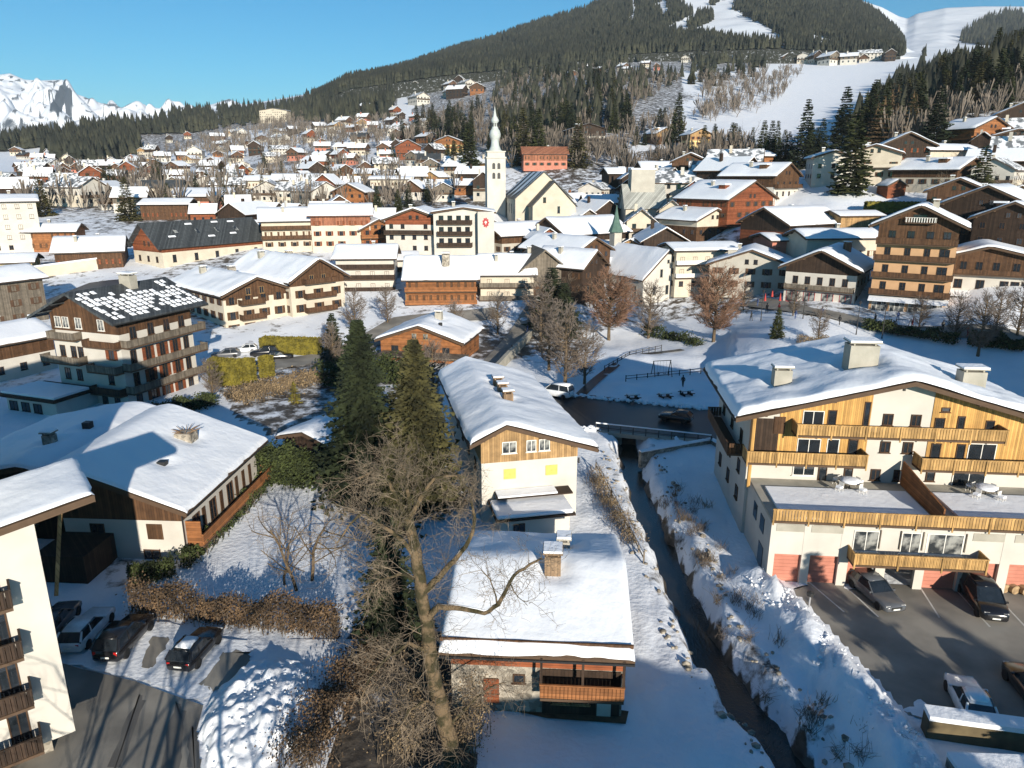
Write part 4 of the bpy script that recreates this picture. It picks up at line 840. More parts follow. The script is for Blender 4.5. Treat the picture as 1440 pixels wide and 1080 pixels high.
# --- right hand village front
h = House('hotel', 'tall peach hotel with four balcony rows under a dark timber gable', 'hotel', 75.2, 136.0, 5.6, -.545, 12.6, 12)
h.gable(15.8, 19.6, 0, None, 1.6, 1.4, wall='peach', upper='brown', zs=13.3, snow=.45, sres=.7)
for z in (3.7, 6.8, 9.9): h.balcony('f', -6.5, 6.5, z, 1.2, .95, 'brown', False, off=.01); h.rows('f', [z + .1], [-4.4, -1.2, 1.9], 1.0, 2.1, 'brown'); h.win('f', 4.6, z + .1, 1.6, 2.1, 'brown')
h.balcony('f', -6.4, 6.4, 12.8, 1.4, 1.1, 'brown', False, off=.04); h.rows('f', [13.5], [-4, -1, 2, 4.6], 1.2, 1.6, 'dark_brown', skip=0)
h.balcony('f', -2.2, 2.6, 16.6, 1.0, .9, 'frame_white', True, off=.04, gap=.25, bw=.12); h.rows('f', [16.7], [0], 2.2, 1.3, 'dark_brown', div=3)
h.rows('r', [4, 7, 10], spaced(12, 3), 1, 1.5, 'brown'); h.rows('f', [.2], [-4.6, -1.6, 1.4, 4.4], 2.4, 2.2, 'frame_white', gm='pale_glass', div=3)
b = MB(); b.add([(-6.4, -6.05, 3.3), (6.4, -6.05, 3.3), (6.4, -8.3, 2.6), (-6.4, -8.3, 2.6)], [(0, 3, 2, 1)]); o = b.build('awning', 'snow', h.root); o.modifiers.new('s', 'SOLIDIFY').thickness = .12; h.chimney(2, 1, 1, 1, 1.4)
h = House('shop_chalet', 'white shop chalet with a deep dark gable and red ground floor fronts', 'chalet', 64.2, 147.2, 5.6, -.61, 13.2, 14)
h.gable(7.1, 10.8, 0, None, 1.2, 1.6, wall='white', upper='dark_brown', zs=6.2, snow=.45, sres=.7); h.rows('f', [4.0], [-4.6, -2.3, 0, 2.3, 4.6], 1.0, 1.5, 'brown'); h.balcony('f', -6.4, 6.4, 3.1, 1.3, .9, 'grey_wood', False, off=.01); h.rows('f', [.3], [-5, -1.7, 1.7, 5], 2.2, 2.2, 'emblem_red', gm='pale_glass'); h.rows('r', [1, 4], spaced(14, 3)); h.chimney(2.2, 4, 1.4, 1.2, 1.6, 'brown_shingle')
h = House('shop_chalet', 'white chalet with dark timber top and a shop awning beside the peach hotel', 'chalet', 88.6, 134.0, 6.6, -.5, 14.5, 12)
h.gable(9.5, 11.6, -.1, None, 1.0, 1.2, wall='white', upper='brown', zs=6.7, snow=.42, sres=.7); h.rows('f', [4.0], [-5.4, -2, 1.6, 3.2, 4.8], 1.3, 1.6, 'brown'); h.rows('f', [7.2], [-5, -2.6, 0, 3, 5.2], 1.1, 1.6, 'brown'); h.rows('f', [.4], [-5, -1.5, 2, 5.4], 2.0, 2.0, 'dark_brown', gm='pale_glass'); h.balcony('f', -7, 7, 6.6, 1.2, .9, 'brown', False, off=.04)
b = MB(); b.add([(-7.2, -6.05, 3.6), (7.2, -6.05, 3.6), (7.2, -8.6, 2.9), (-7.2, -8.6, 2.9)], [(0, 3, 2, 1)]); o = b.build('awning', 'snow', h.root); o.modifiers.new('s', 'SOLIDIFY').thickness = .12
# ================================================================ the middle of the village, each house set on its own spot
def spot(px, py): 
    p = T(px, py); return p
MID = [  # px, py of the base, yaw, W, D, eave, ridge, wall, upper, zs, balconies, label, extra
 (18, 352, -1.0, 13, 15, 14.0, 15.6, 'white', 'white', 3, [('f', 3), ('f', 6), ('f', 9)], 'six storey white block under a shallow snow roof at the village edge', {}),
 (62, 350, -1.35, 9, 20, 5.4, 7.4, 'orange_wood', 'orange_wood', 1, [], 'long orange timber house with a sheet of snow on its roof', dict(faces='r')),
 (133, 372, -1.2, 13, 15, 4.2, 7.6, 'brown', 'brown', 1, [], 'broad brown chalet under a big plain snow roof beside the slate hall', dict(faces='r', chim=2)),
 (14, 388, -1.2, 9, 12, 4.0, 5.6, 'yellow_wall', 'yellow_wall', 1, [], 'low yellow house with a thick snow roof', dict(faces='r', chim=0)),
 (8, 452, -.5, 10, 11, 8.6, 10.8, 'grey_wood', 'grey_wood', 1, [('f', 3), ('f', 6)], 'weathered timber block in the shade with plank balconies', {}),
 (8, 520, -.5, 11, 10, 5.6, 7.6, 'white', 'brown', 3.2, [], 'shaded white chalet with a brown upper floor beside the balcony house', {}),
 (233, 284, -1.5, 9, 17, 6.6, 9.6, 'cream', 'cream', 2, [], 'cream villa with a steep slate roof', dict(roof='slate', snow=0, faces='r')),
 (240, 306, -1.45, 12, 16, 5.2, 7.0, 'brown', 'brown', 1, [], 'brown flat topped house between two snow sheets', dict(faces='r')),
 (295, 292, -1.35, 20, 24, 5.0, 8.0, 'pink', 'brown', 3, [], 'wide house with a huge snow roof left of the greyish hall', dict(faces='r')),
 (372, 272, -1.4, 11, 16, 6.4, 8.6, 'cream', 'cream', 2, [], 'pale cream house with a bare upper window band', dict(faces='r')),
 (425, 268, -1.4, 12, 26, 5.4, 8.4, 'grey_wall', 'grey_wall', 2, [], 'long grey hall with thin snow on its roof', dict(faces='r', snow=.12)),
 (422, 346, -1.25, 15, 20, 7.8, 11.2, 'cream', 'cream', 2, [('r', 3.0), ('r', 5.6)], 'big cream block with bare strips on its snow roof behind the two gabled chalet', dict(faces='r', chim=3, balm='brown', snow=.25)),
 (483, 346, -1.4, 13, 16, 9.2, 12.2, 'cream', 'brown_shingle', 6.5, [], 'cream house with a rust red shingle upper storey', dict(faces='rf', snow=.22, roof='brown_shingle')),
 (498, 290, -.1, 12, 13, 5.6, 9.0, 'orange_wood', 'orange_wood', 1, [], 'bright orange gable house with white roof edges', {}),
 (552, 272, -1.5, 9, 18, 6.4, 7.6, 'cream', 'cream', 2, [], 'long cream block with two rows of small windows', dict(faces='r')),
 (575, 222, .1, 16, 13, 7.0, 11.5, 'red_wood', 'red_wood', 2, [('f', 3)], 'large red timber chalet above the town', {}),
 (633, 215, -.1, 17, 12, 7.0, 10.4, 'yellow_wall', 'orange_wood', 5, [('f', 3)], 'orange villa under the dark spruces left of the bell tower', dict(faces='f')),
 (528, 345, .4, 10, 11, 5.0, 8.0, 'orange_wood', 'orange_wood', 1, [('f', 2.8)], 'small orange timber house wedged beside the rust shingle house', {}),
 (815, 352, -.95, 15, 23, 5.4, 9.6, 'white', 'dark_brown', 3.6, [], 'dark gabled house with a long clean snow roof below the church', dict(chim=1)),
 (728, 352, -1.0, 14, 19, 5.0, 8.0, 'grey_wall', 'brown', 3, [], 'grey house with a snow roof right of the red roundel', dict(chim=1)),
 (795, 378, .75, 12, 18, 5.2, 8.4, 'brown', 'brown', 1, [], 'brown gabled house with a snow roof facing the chapel', dict(chim=1)),
 (800, 408, .9, 9, 13, 6.0, 9.6, 'dark_brown', 'dark_brown', 1, [], 'narrow dark house with a steep snow roof left of the chapel', dict(chim=1)),
 (757, 402, .2, 11, 11, 4.0, 9.0, 'brown', 'grey_wood', 1, [], 'weathered house with a bare grey shingled roof', dict(snow=0, roof='grey_wood', win=False)),
 (980, 402, -1.42, 10, 15, 9.2, 10.4, 'cream', 'cream', 3, [('r', 3.1), ('r', 6.0)], 'cream balcony block right of the chapel', dict(faces='rf', balm='frame_white', chim=0)),
 (1055, 402, -.35, 17, 14, 5.6, 9.0, 'grey_wall', 'grey_wall', 2, [], 'grey rendered gable house behind the rust coloured tree', dict(fw='dark_brown')),
 (1112, 356, -1.4, 9, 15, 3.8, 5.0, 'pink', 'pink', 1, [], 'low pink house with a thin white roof', dict(faces='r', chim=0)),
 (1168, 362, -1.45, 9, 17, 5.0, 6.6, 'cream', 'cream', 1, [], 'low cream house with a brown stack behind the shop chalet', dict(faces='r')),
 (1018, 306, .62, 20, 18, 5.6, 10.4, 'red_wood', 'red_wood', 2, [], 'large red brown timber chalet with one long snow slope', dict(chim=2, sh='brown')),
 (975, 330, .55, 13, 15, 4.6, 7.6, 'brown', 'cream', 3, [], 'smaller chalet tucked below the large red brown chalet', {}),
 (1112, 338, -1.0, 14, 21, 4.6, 8.4, 'red_wood', 'dark_brown', 3, [], 'black gabled chalet with a long roof and reddish base', dict(faces='r')),
 (888, 260, -1.4, 10, 22, 4.6, 6.8, 'dark_brown', 'dark_brown', 1, [], 'long dark chalet with a bright snow roof, lowest of the hillside row', dict(faces='r')),
 (925, 256, -1.5, 10, 15, 5.6, 7.8, 'white', 'dark_brown', 3, [('r', 3)], 'dark chalet with white balcony posts beside the long dark chalet', dict(faces='r', balm='frame_white')),
 (968, 256, -.2, 12, 12, 7.0, 10.0, 'brown', 'brown', 1, [('f', 3), ('f', 5.8)], 'brown three storey chalet with a lit gable in the hillside row', {}),
 (1066, 278, .75, 14, 17, 6.4, 10.0, 'white', 'brown', 3.4, [('f', 3.2)], 'white and brown chalet beside a round green spruce', {}),
 (1048, 240, -1.4, 11, 14, 5.0, 6.8, 'yellow_wall', 'orange_wood', 3, [], 'orange chalet with a flat snow roof above the hillside row', dict(faces='r')),
 (1164, 254, -.2, 11, 11, 6.6, 8.6, 'white', 'white', 2, [], 'white house shaded blue behind the lone tall spruce', {}),
 (1228, 252, -.5, 13, 12, 7.2, 9.6, 'cream', 'cream', 3, [('f', 3.4)], 'cream chalet showing right of the lone tall spruce', {}),
 (1268, 232, -.3, 14, 13, 5.6, 9.4, 'dark_brown', 'dark_brown', 1, [], 'black timber chalet with a wide white roof on the right slope', {}),
 (1322, 232, -1.4, 9, 15, 4.4, 6.2, 'cream', 'cream', 1, [], 'low cream house with a thick white roof on the right slope', dict(faces='r')),
 (1315, 262, .6, 14, 17, 4.6, 7.6, 'cream', 'brown', 2.6, [], 'brown and cream chalet under a grey white roof above the hedge', {}),
 (1364, 210, .35, 16, 14, 6.4, 10.0, 'orange_wood', 'orange_wood', 1, [('f', 3.0), ('l', 3.0)], 'sunlit orange timber chalet high on the right slope', {}),
 (1428, 188, -.4, 15, 14, 6.5, 10.4, 'dark_brown', 'dark_brown', 1, [], 'dark timber chalet at the forest edge', {}),
 (1425, 216, -.5, 13, 12, 5.5, 7.6, 'grey_wall', 'dark_brown', 3, [], 'grey shaded chalet below the dark forest edge chalet', {}),
 (1252, 274, .1, 5, 5, 2.7, 4.3, 'red_wood', 'red_wood', .5, [], 'tiny red brown shed alone on the snowy meadow', dict(win=False, chim=0, ov=.5, og=.5)),
 (1392, 332, -.75, 16, 18, 6.5, 10.6, 'dark_brown', 'dark_brown', 1, [('f', 3.2)], 'dark shaded chalet with a broad snow roof behind the peach hotel', {}),
 (1432, 345, -.8, 13, 16, 5.5, 8.8, 'dark_brown', 'dark_brown', 1, [], 'shaded chalet cut by the frame edge above the awning shop', {}),
 (1345, 305, -.6, 12, 14, 6.0, 9.0, 'white', 'brown', 3, [], 'white flanked chalet just above the peach hotel roof', {}),
 (1196, 318, -1.35, 7, 11, 3.0, 4.2, 'tan_wood', 'tan_wood', 1, [], 'small tan timber outbuilding with a grey roof', dict(faces='r', snow=.08, win=False, chim=0)),
 (820, 206, .12, 18, 26, 8.8, 11.6, 'white', 'dark_brown', 6.4, [('f', 3.0), ('f', 5.6)], 'white hillside hotel with a black roof and a grid of windows', dict(faces='flr', snow=.15, roof='dark_brown', sh=None)),
 (765, 235, -1.5, 11, 20, 6.0, 9.4, 'pink', 'brown_shingle', 3, [], 'salmon red house with a rust roof above the church', dict(faces='r', snow=0, roof='brown_shingle')),
 (388, 172, -.05, 38, 16, 15.0, 18.0, 'cream', 'cream', 3, [], 'pale castle like hotel alone among the trees on the ridge', dict(skip=.3)),
 (926, 200, .5, 13, 12, 4.6, 8.0, 'brown', 'tan_wood', 3, [], 'tan timber chalet on the slope beneath the ski field', {}),
 (978, 206, .2, 12, 12, 6.0, 9.0, 'yellow_wall', 'tan_wood', 3, [], 'pale yellow chalet at the foot of the ski field', {}),
]
def grouped(lst):
    for i, (px, py, yaw, W, D, e, r, wall, up, zs, bal, lab, kw) in enumerate(lst):
        p = spot(px, py)
        if p is None: continue
        kw = dict(kw); kw.setdefault('sh', [None, 'brown', 'red_wood', None, 'wood_dark_far'][i % 5]); kw.setdefault('dormer', i % 3 == 0 and W > 9)
        nm = 'chalet' if 'chalet' in lab else ('hotel' if 'hotel' in lab else ('shed' if 'shed' in lab else 'house'))
        h = chalet(nm, lab, p.x, p.y, p.z - .3, yaw, W, D, e, r, wall, up, zs, bal, cat=nm, sres=max(.9, W / 12), **kw)
        USED.append((p.x, p.y, max(W, D) * .62))
USED = [(o.location.x, o.location.y, 14) for o in S.objects if o.parent is None and o.get('category') in ('chalet', 'house', 'hotel', 'apartment house', 'hall', 'church', 'chapel', 'annex')]
grouped(MID)
# ---------------------------------------------------------------- far town: small houses, one object each
def far_mesh(W, D, e, r, wall, up, roof_snow):
    b = MB(); t = .25
    b.prism_y([(-W / 2, -3), (W / 2, -3), (W / 2, e * .55), (-W / 2, e * .55)], -D / 2, D / 2, 0, True)
    b.prism_y([(-W / 2 - .05, e * .55), (W / 2 + .05, e * .55), (W / 2 + .05, e - .2), (0, r - .2), (-W / 2 - .05, e - .2)], -D / 2 - .05, D / 2 + .05, 1, True)
    ov = 1.1
    for s_ in (-1, 1):
        pr = [(s_ * (W / 2 + ov), e - (r - e) * ov / (W / 2) - .2), (0, r - .2), (0, r), (s_ * (W / 2 + ov), e - (r - e) * ov / (W / 2))]
        if s_ > 0: pr = pr[::-1]
        b.prism_y(pr, -D / 2 - 1, D / 2 + 1, 2)
        pr = [(s_ * (W / 2 + ov - .1), e - (r - e) * ov / (W / 2) + .02), (0, r + .02), (0, r + .28), (s_ * (W / 2 + ov - .3), e - (r - e) * ov / (W / 2) + .3)]
        if s_ > 0: pr = pr[::-1]
        b.prism_y(pr, -D / 2 - .85, D / 2 + .85, 3)
    def q(face, u, z, w, hh):
        y = -D / 2 - .09
        if face == 'f': b.box(u - w / 2, u + w / 2, y, y + .05, z, z + hh, 4)
        else:
            x = W / 2 + .04 if face == 'r' else -W / 2 - .09; b.box(x, x + .05, u - w / 2, u + w / 2, z, z + hh, 4)
    z = .9
    while z + 1.5 < e + .6:
        for u in spaced(W, 2.6): q('f', u, z, 1.1, 1.3)
        for u in spaced(D, 2.8): q('r', u, z, 1.0, 1.3); q('l', u, z, 1.0, 1.3)
        z += 2.7
    if e > 4.5: b.box(-W / 2, W / 2, -D / 2 - 1.1, -D / 2 - .12, 2.9, 3.7, 2)
    b.box(-W * .2 - .4, -W * .2 + .4, 1, 1.9, r - 1, r + 1.2, 0)
    return b.mesh('house', [wall, up, 'eave_wood', roof_snow, 'glass'])
PROTO = []
for k, (wall, up) in enumerate([('white', 'wood_dark_far'), ('cream', 'wood_dark_far'), ('cream', 'white'), ('wood_dark_far', 'brown'), ('white', 'grey_wood'), ('grey_wall', 'dark_brown'), ('cream', 'tan_wood'), ('white', 'white'), ('cream', 'red_wood'), ('orange_wood', 'brown'), ('cream', 'cream'), ('dark_brown', 'dark_brown'), ('white', 'brown'), ('pink', 'wood_dark_far')]):
    W_ = 8 + (k * 37 % 5) * 1.1; PROTO.append((far_mesh(W_, W_ + 1 + (k % 4) * 1.8, 4.4 + (k % 3) * 1.3, 7.0 + (k % 3) * 1.5, wall, up, 'slate' if k == 12 else ('patchy_snow' if k in (2, 5, 7, 10) else 'snow_roof')), W_))
COLW = ['brown and white', 'brown and cream', 'patchy roofed cream', 'all brown', 'grey topped white', 'patchy roofed grey', 'tan and cream', 'patchy roofed white', 'red and cream', 'orange based', 'patchy roofed cream', 'near black', 'slate roofed white', 'brown topped pink']
ZONES = [([(0, 212), (55, 206), (110, 232), (200, 228), (200, 300), (0, 300)], 48, 'on the far left edge of town', 13),
 ([(200, 205), (330, 182), (400, 185), (480, 178), (560, 205), (690, 240), (690, 282), (480, 292), (330, 290), (205, 282)], 108, 'in the far town left of the bell tower', 12.5),
 ([(560, 128), (600, 112), (680, 108), (690, 128), (640, 150), (570, 155)], 15, 'in the hillside hamlet above the town', 20),
 ([(1085, 66), (1150, 60), (1260, 66), (1270, 84), (1180, 92), (1080, 88)], 34, 'in the hamlet at the foot of the ski run', 20),
 ([(790, 90), (960, 82), (1000, 96), (900, 110), (800, 108)], 13, 'on the wooded shoulder under the mountain', 24),
 ([(800, 300), (860, 270), (930, 262), (1040, 240), (1080, 262), (1060, 300), (1000, 340), (860, 345)], 15, 'among the roofs right of the church', 11),
 ([(190, 305), (480, 300), (690, 300), (690, 350), (560, 352), (520, 430), (500, 430), (500, 352), (190, 345)], 12, 'between the slate hall and the red roundel', 10),
 ([(730, 340), (830, 330), (1000, 395), (1100, 395), (1090, 415), (980, 415), (820, 420), (740, 420)], 7, 'close behind the chapel', 9),
 ([(1330, 215), (1440, 200), (1440, 300), (1340, 270)], 7, 'on the slope at the frame edge', 14),
 ([(470, 150), (560, 160), (640, 190), (600, 205), (480, 180)], 20, 'on the lower wooded slope left of the bell tower', 18)]
rr_ = random.Random(3)
for poly, n, where, sep in ZONES:
    xs = [p[0] for p in poly]; ys = [p[1] for p in poly]; got = 0
    for _ in range(n * 60):
        if got >= n: break
        px, py = rr_.uniform(min(xs), max(xs)), rr_.uniform(min(ys), max(ys))
        if not inpoly([px], [py], poly)[0]: continue
        p = T(px, py)
        if p is None or any(math.hypot(p.x - u[0], p.y - u[1]) < sep * .5 + u[2] * .7 for u in USED): continue
        k = rr_.randrange(len(PROTO)); a = math.atan2(p.x, p.y)
        o = put('house', PROTO[k][0], None, (p.x, p.y, p.z - .2), -a + rr_.choice((0, 0, .5, -.5, 1.4, -1.4, .9)) + rr_.uniform(-.2, .2)); sc = rr_.uniform(.72, 1.05) * (1.5 if 'hamlet' in where else 1); o.scale = (sc, sc, sc * rr_.uniform(.9, 1.15))
        tag(o, '%s house %s' % (COLW[k], where), 'house', 'small houses %s' % where)
        USED.append((p.x, p.y, sep * .5)); got += 1
# ================================================================ trees
def conifer_mesh(hh, rr0, whorls, per, segs, m, rng, droop=.35, name='crown', base=.06, leaf=.55, pw=.9):
    V = []; F = []
    for i in range(whorls):
        t = i / (whorls - 1); z = hh * (base + (1 - base) * t ** .93); L = rr0 * (1 - t) ** pw * rng.uniform(.78, 1.12) + .12
        nb = max(4, int(per * (1 - t * .45)))
        for k in range(nb):
            a = 6.2832 * (k + rng.random() * .8) / nb + i * 1.1; Lb = L * rng.uniform(.68, 1.18); ca, sa = math.cos(a), math.sin(a)
            dr = droop * rng.uniform(.6, 1.4); lift = .25 * (t > .75)
            for q in range(segs):
                f = (q + .45 + .5 * rng.random()) / segs; x, zz = Lb * f, z - Lb * f * dr + lift * Lb * f + .18 * Lb * f * f
                wd = leaf * (1.15 - .55 * f) * rng.uniform(.7, 1.25) * (.45 + .55 * (1 - t)); 
                for sd in (-1, 1):
                    if rng.random() < .12: continue
                    c0 = (x * ca, x * sa, zz); tw = rng.uniform(.5, 1.1); back = wd * rng.uniform(.1, .7)
                    ox, oy = -sa * sd * wd * tw + ca * back, ca * sd * wd * tw + sa * back
                    c1 = (c0[0] + ox, c0[1] + oy, zz - wd * rng.uniform(.15, .75)); c2 = (c0[0] + ca * wd * .9 + ox * .3, c0[1] + sa * wd * .9 + oy * .3, zz - wd * rng.uniform(.05, .3))
                    n = len(V); V += [c0, c1, c2]; F.append((n, n + 1, n + 2))
    for k in range(5):
        n = len(V); a = k * 1.26; V += [(0, 0, hh * 1.01), (.2 * math.cos(a), .2 * math.sin(a), hh * .86), (.2 * math.cos(a + 1.2), .2 * math.sin(a + 1.2), hh * .86)]; F.append((n, n + 1, n + 2))
    return raw_mesh(name, V, F, m)
def trunk_mesh(hh, r, m='bark', n=6):
    b = MB(); b.tube([(0, 0, -.6), (0, 0, hh * .3), (0, 0, hh * .7), (0, 0, hh)], [r, r * .78, r * .4, .03], n); return b.mesh('trunk', m, True)
def conifer(name, label, loc, hh, rr0, m='needles', dens=1.0, group=None, seed=1, droop=.35, leaf=.55, pw=.9):
    t = thing(name, label, 'tree', loc, R.uniform(0, 6), group)
    put('trunk', trunk_mesh(hh * .97, hh * .016 + .06), t); put('crown', conifer_mesh(hh, rr0, int(30 * dens), int(11 * dens), 6, m, random.Random(seed), droop, leaf=leaf, pw=pw), t); return t
conifer('spruce_tree', 'tallest dark spruce left of the white house with the timber gable', (-14.2, 65.2, 0), 17.4, 5.0, 'needles_dark', 1.9, seed=2, leaf=1.0, pw=.75)
conifer('spruce_tree', 'olive spruce next to the tallest dark spruce, nearer the white house', (-8.9, 63.6, 0), 15.9, 4.6, 'needles_olive', 1.9, seed=3, leaf=1.0, pw=.75)
conifer('yew_tree', 'dense dark evergreen behind the twigs of the big bare tree', (-8.2, 42.5, 0), 9.5, 2.6, 'needles_dark', 1.3, seed=4, leaf=.6)
conifer('spruce_tree', 'dusty spruce low between the olive spruce and the big bare tree', (-10.5, 57.0, 0), 8.5, 2.6, 'needles_olive', 1.1, seed=5)
def bare_mesh(hh, spread_, depth, rng, m=('bark', 'twig'), trunk=.28, n0=5, up=.55, nside=3, tw=.014, first=.22):
    b = MB()
    def grow(p, d, L, r, lv):
        pts_ = [p]; dd = d.copy(); k = 4 if lv < 2 else 3
        for i in range(k):
            dd = (dd + Vector((rng.uniform(-1, 1), rng.uniform(-1, 1), rng.uniform(-.5, 1) * up)) * .28).normalized(); pts_.append(pts_[-1] + dd * (L / k))
        r1 = r * .55; b.tube(pts_, [r + (r1 - r) * i / k for i in range(k + 1)], 6 if lv == 0 else (4 if lv == 1 else 3), 0 if lv < 2 else 1)
        if lv >= depth: return
        nb = n0 + (2 if lv == 0 else 0)
        for j in range(nb):
            f = (first if lv == 0 else .15) + (1 - (first if lv == 0 else .15)) * (j + rng.random()) / nb; q = pts_[min(int(f * k), k - 1)].lerp(pts_[min(int(f * k) + 1, k)], f * k % 1)
            a = rng.uniform(0, 6.28); o = dd.orthogonal().normalized(); o.rotate(Matrix.Rotation(a, 3, dd)); nd = (dd * (.55 if lv else .5) + o * spread_).normalized()
            grow(q, nd, L * rng.uniform(.42, .68), max(tw, r * .42), lv + 1)
    grow(Vector((0, 0, -.3)), Vector((0, 0, 1)), hh * .72, trunk, 0)
    return b.mesh('bare_tree', list(m))
# the big bare tree: limbs follow the photograph, each with its own depth
big = thing('bare_tree', 'big gnarled bare tree with a mossy trunk before the old chalet', 'tree', (-2.95, 31.2, 0))
TW = MB(); LB = MB(); rb = random.Random(11)
def rel(p): return p - Vector((-2.95, 31.2, 0))
def limb(pl, r0, r1, mb=LB, n=8):
    P_ = [rel(PY(*q)) for q in pl]; out = []
    for a, c in zip(P_[:-1], P_[1:]):
        for k in range(3): out.append(a.lerp(c, k / 3) + Vector((rb.uniform(-1, 1), rb.uniform(-1, 1), rb.uniform(-1, 1))) * .05)
    out.append(P_[-1]); N_ = len(out) - 1
    mb.tube(out, [r0 + (r1 - r0) * (i / N_) ** .8 for i in range(N_ + 1)], n); return out
def twigs(path, n, L, r, lv=0, up=.1, frm=.25):
    for j in range(n):
        f = frm + (1 - frm) * rb.random(); i = min(int(f * (len(path) - 1)), len(path) - 2); p = path[i].lerp(path[i + 1], f * (len(path) - 1) % 1)
        d = (path[i + 1] - path[i]).normalized(); o = d.orthogonal().normalized(); o.rotate(Matrix.Rotation(rb.uniform(0, 6.28), 3, d))
        dd = (d * .5 + o * rb.uniform(.5, 1.0) + Vector((0, 0, up))).normalized(); ln = L * rb.uniform(.5, 1.2); pts_ = [p]
        for k in range(4):
            dd = (dd + Vector((rb.uniform(-1, 1), rb.uniform(-1, 1), rb.uniform(-1, 1) + up)) * .3).normalized(); pts_.append(pts_[-1] + dd * ln / 4)
        TW.tube(pts_, [r, r * .85, r * .65, r * .45, .007], 3)
        if lv < 2: twigs(pts_, 5 if lv == 0 else 4, L * .52, max(.009, r * .5), lv + 1, up, .15)
trunk_ = limb([(640, 1100, 31.2), (632, 1040, 31.2), (618, 985, 31.3), (606, 930, 31.4), (600, 880, 31.5), (592, 830, 31.6), (584, 775, 31.9), (574, 725, 32.2)], .50, .25, n=14)
B1 = limb([(600, 872, 31.5), (618, 852, 31.2), (650, 856, 30.9), (682, 862, 30.7), (700, 850, 30.6), (716, 818, 30.6), (738, 798, 30.7), (762, 785, 30.9)], .20, .05)
B2 = limb([(594, 832, 31.6), (618, 812, 31.9), (640, 786, 32.2), (662, 758, 32.4), (668, 728, 32.6), (660, 700, 32.8)], .2, .06)
B3 = limb([(586, 790, 31.9), (566, 760, 31.7), (540, 742, 31.5), (512, 720, 31.2), (490, 738, 31.0), (474, 764, 30.9)], .14, .035)
B4 = limb([(576, 735, 32.2), (560, 706, 32.2), (548, 678, 32.4), (528, 660, 32.6), (500, 674, 32.8)], .15, .035)
B5 = limb([(575, 730, 32.2), (592, 700, 32.4), (610, 672, 32.7), (640, 668, 33.0), (660, 690, 33.2)], .15, .035)
B6 = limb([(578, 745, 32.0), (574, 700, 32.6), (570, 664, 33.2), (560, 640, 33.8)], .16, .035)
B7 = limb([(604, 915, 31.4), (575, 905, 31.0), (548, 922, 30.6), (520, 950, 30.3), (505, 990, 30.1)], .13, .03)
B8 = limb([(622, 1000, 31.2), (600, 985, 30.6), (575, 1000, 30.2), (556, 1035, 30.0)], .10, .03)
B9 = limb([(628, 1025, 31.2), (660, 990, 31.6), (690, 965, 31.9), (712, 960, 32.0)], .09, .02)
B10 = limb([(590, 815, 31.7), (560, 806, 32.4), (530, 818, 33.0), (505, 845, 33.4)], .12, .025)
B11 = limb([(716, 818, 30.6), (728, 838, 30.4), (742, 852, 30.3)], .04, .012); B12 = limb([(700, 850, 30.6), (690, 815, 30.2), (676, 800, 30.0)], .05, .012)
LB.build('trunk', 'bark_moss', big, True)
for B_, n in ((B1, 14), (B2, 20), (B3, 26), (B4, 22), (B5, 22), (B6, 22), (B7, 26), (B8, 22), (B9, 18), (B10, 22), (B11, 5), (B12, 6)): twigs(B_, int(n * 1.1), 1.8, .017)
twigs(trunk_, 46, 2.7, .019, 0, -.15, .04)
TW.build('branches', 'twig', big)
b = MB(); 
for P_ in (B1[1:12], B2[2:8]):
    b.tube([p + Vector((0, 0, .10)) for p in P_], [.055] * len(P_), 5)
b.build('branch_snow', 'snow', big, True)
# protos for smaller bare trees
BP = [bare_mesh(9, .75, 3, random.Random(s_), trunk=.16, n0=5) for s_ in (1, 2, 3)]
BG = [bare_mesh(11, .7, 3, random.Random(s_), ('bark', 'twig_grey'), trunk=.18, n0=5) for s_ in (4, 5)]
def crown_tree(hh, cr, z0, rng, m, nb=95, ns=13, tw=.02):
    b = MB(); zc = (hh + z0) / 2; hz_ = (hh - z0) / 2; b.tube([(0, 0, -.3), (.05, 0, z0), (-.05, .05, zc), (0, 0, hh * .93)], [.26, .2, .12, .02], 7, 0)
    for i in range(nb):
        th, ph = rng.uniform(0, 6.28), math.asin(rng.uniform(-.95, 1)); k = rng.uniform(.72, 1.04); e = Vector((cr * math.cos(ph) * math.cos(th) * k, cr * math.cos(ph) * math.sin(th) * k, zc + hz_ * math.sin(ph) * k)); zt = max(z0 * .8, min(e.z - cr * rng.uniform(.35, .8), hh * .85)); p = Vector((0, 0, zt)); mid = p.lerp(e, .5) + Vector((rng.gauss(0, .25), rng.gauss(0, .25), -.15 * cr + rng.gauss(0, .2)))
        pts_ = [p, p.lerp(mid, .5) + Vector((0, 0, -.05)), mid, mid.lerp(e, .5) + Vector((rng.gauss(0, .12), rng.gauss(0, .12), -.08)), e]; b.tube(pts_, [.07, .055, .04, .028, .012], 4, 0)
        for j in range(ns):
            f = rng.uniform(.35, 1); q = pts_[min(3, int(f * 4))].lerp(pts_[min(3, int(f * 4)) + 1], f * 4 % 1); d = ((e - p).normalized() + Vector((rng.gauss(0, .6), rng.gauss(0, .6), rng.gauss(.15, .5)))).normalized(); L = rng.uniform(.5, 1.3) * cr * .3
            t1 = q + d * L * .5 + Vector((rng.gauss(0, .08), rng.gauss(0, .08), rng.gauss(0, .08))); b.tube([q, t1, q + d * L], [tw, tw * .8, tw * .4], 3, 1)
            for _ in range(2): d2 = (d + Vector((rng.gauss(0, .5), rng.gauss(0, .5), rng.gauss(0, .4)))).normalized(); b.tube([t1, t1 + d2 * L * .6], [tw * .7, tw * .35], 3, 1)
    return b.mesh('bare_tree', list(m))
BR = [crown_tree(10.5, 3.6, 2.6, random.Random(s_), ('bark', 'twig_rust'), 120, 14, .03) for s_ in (6, 7)]
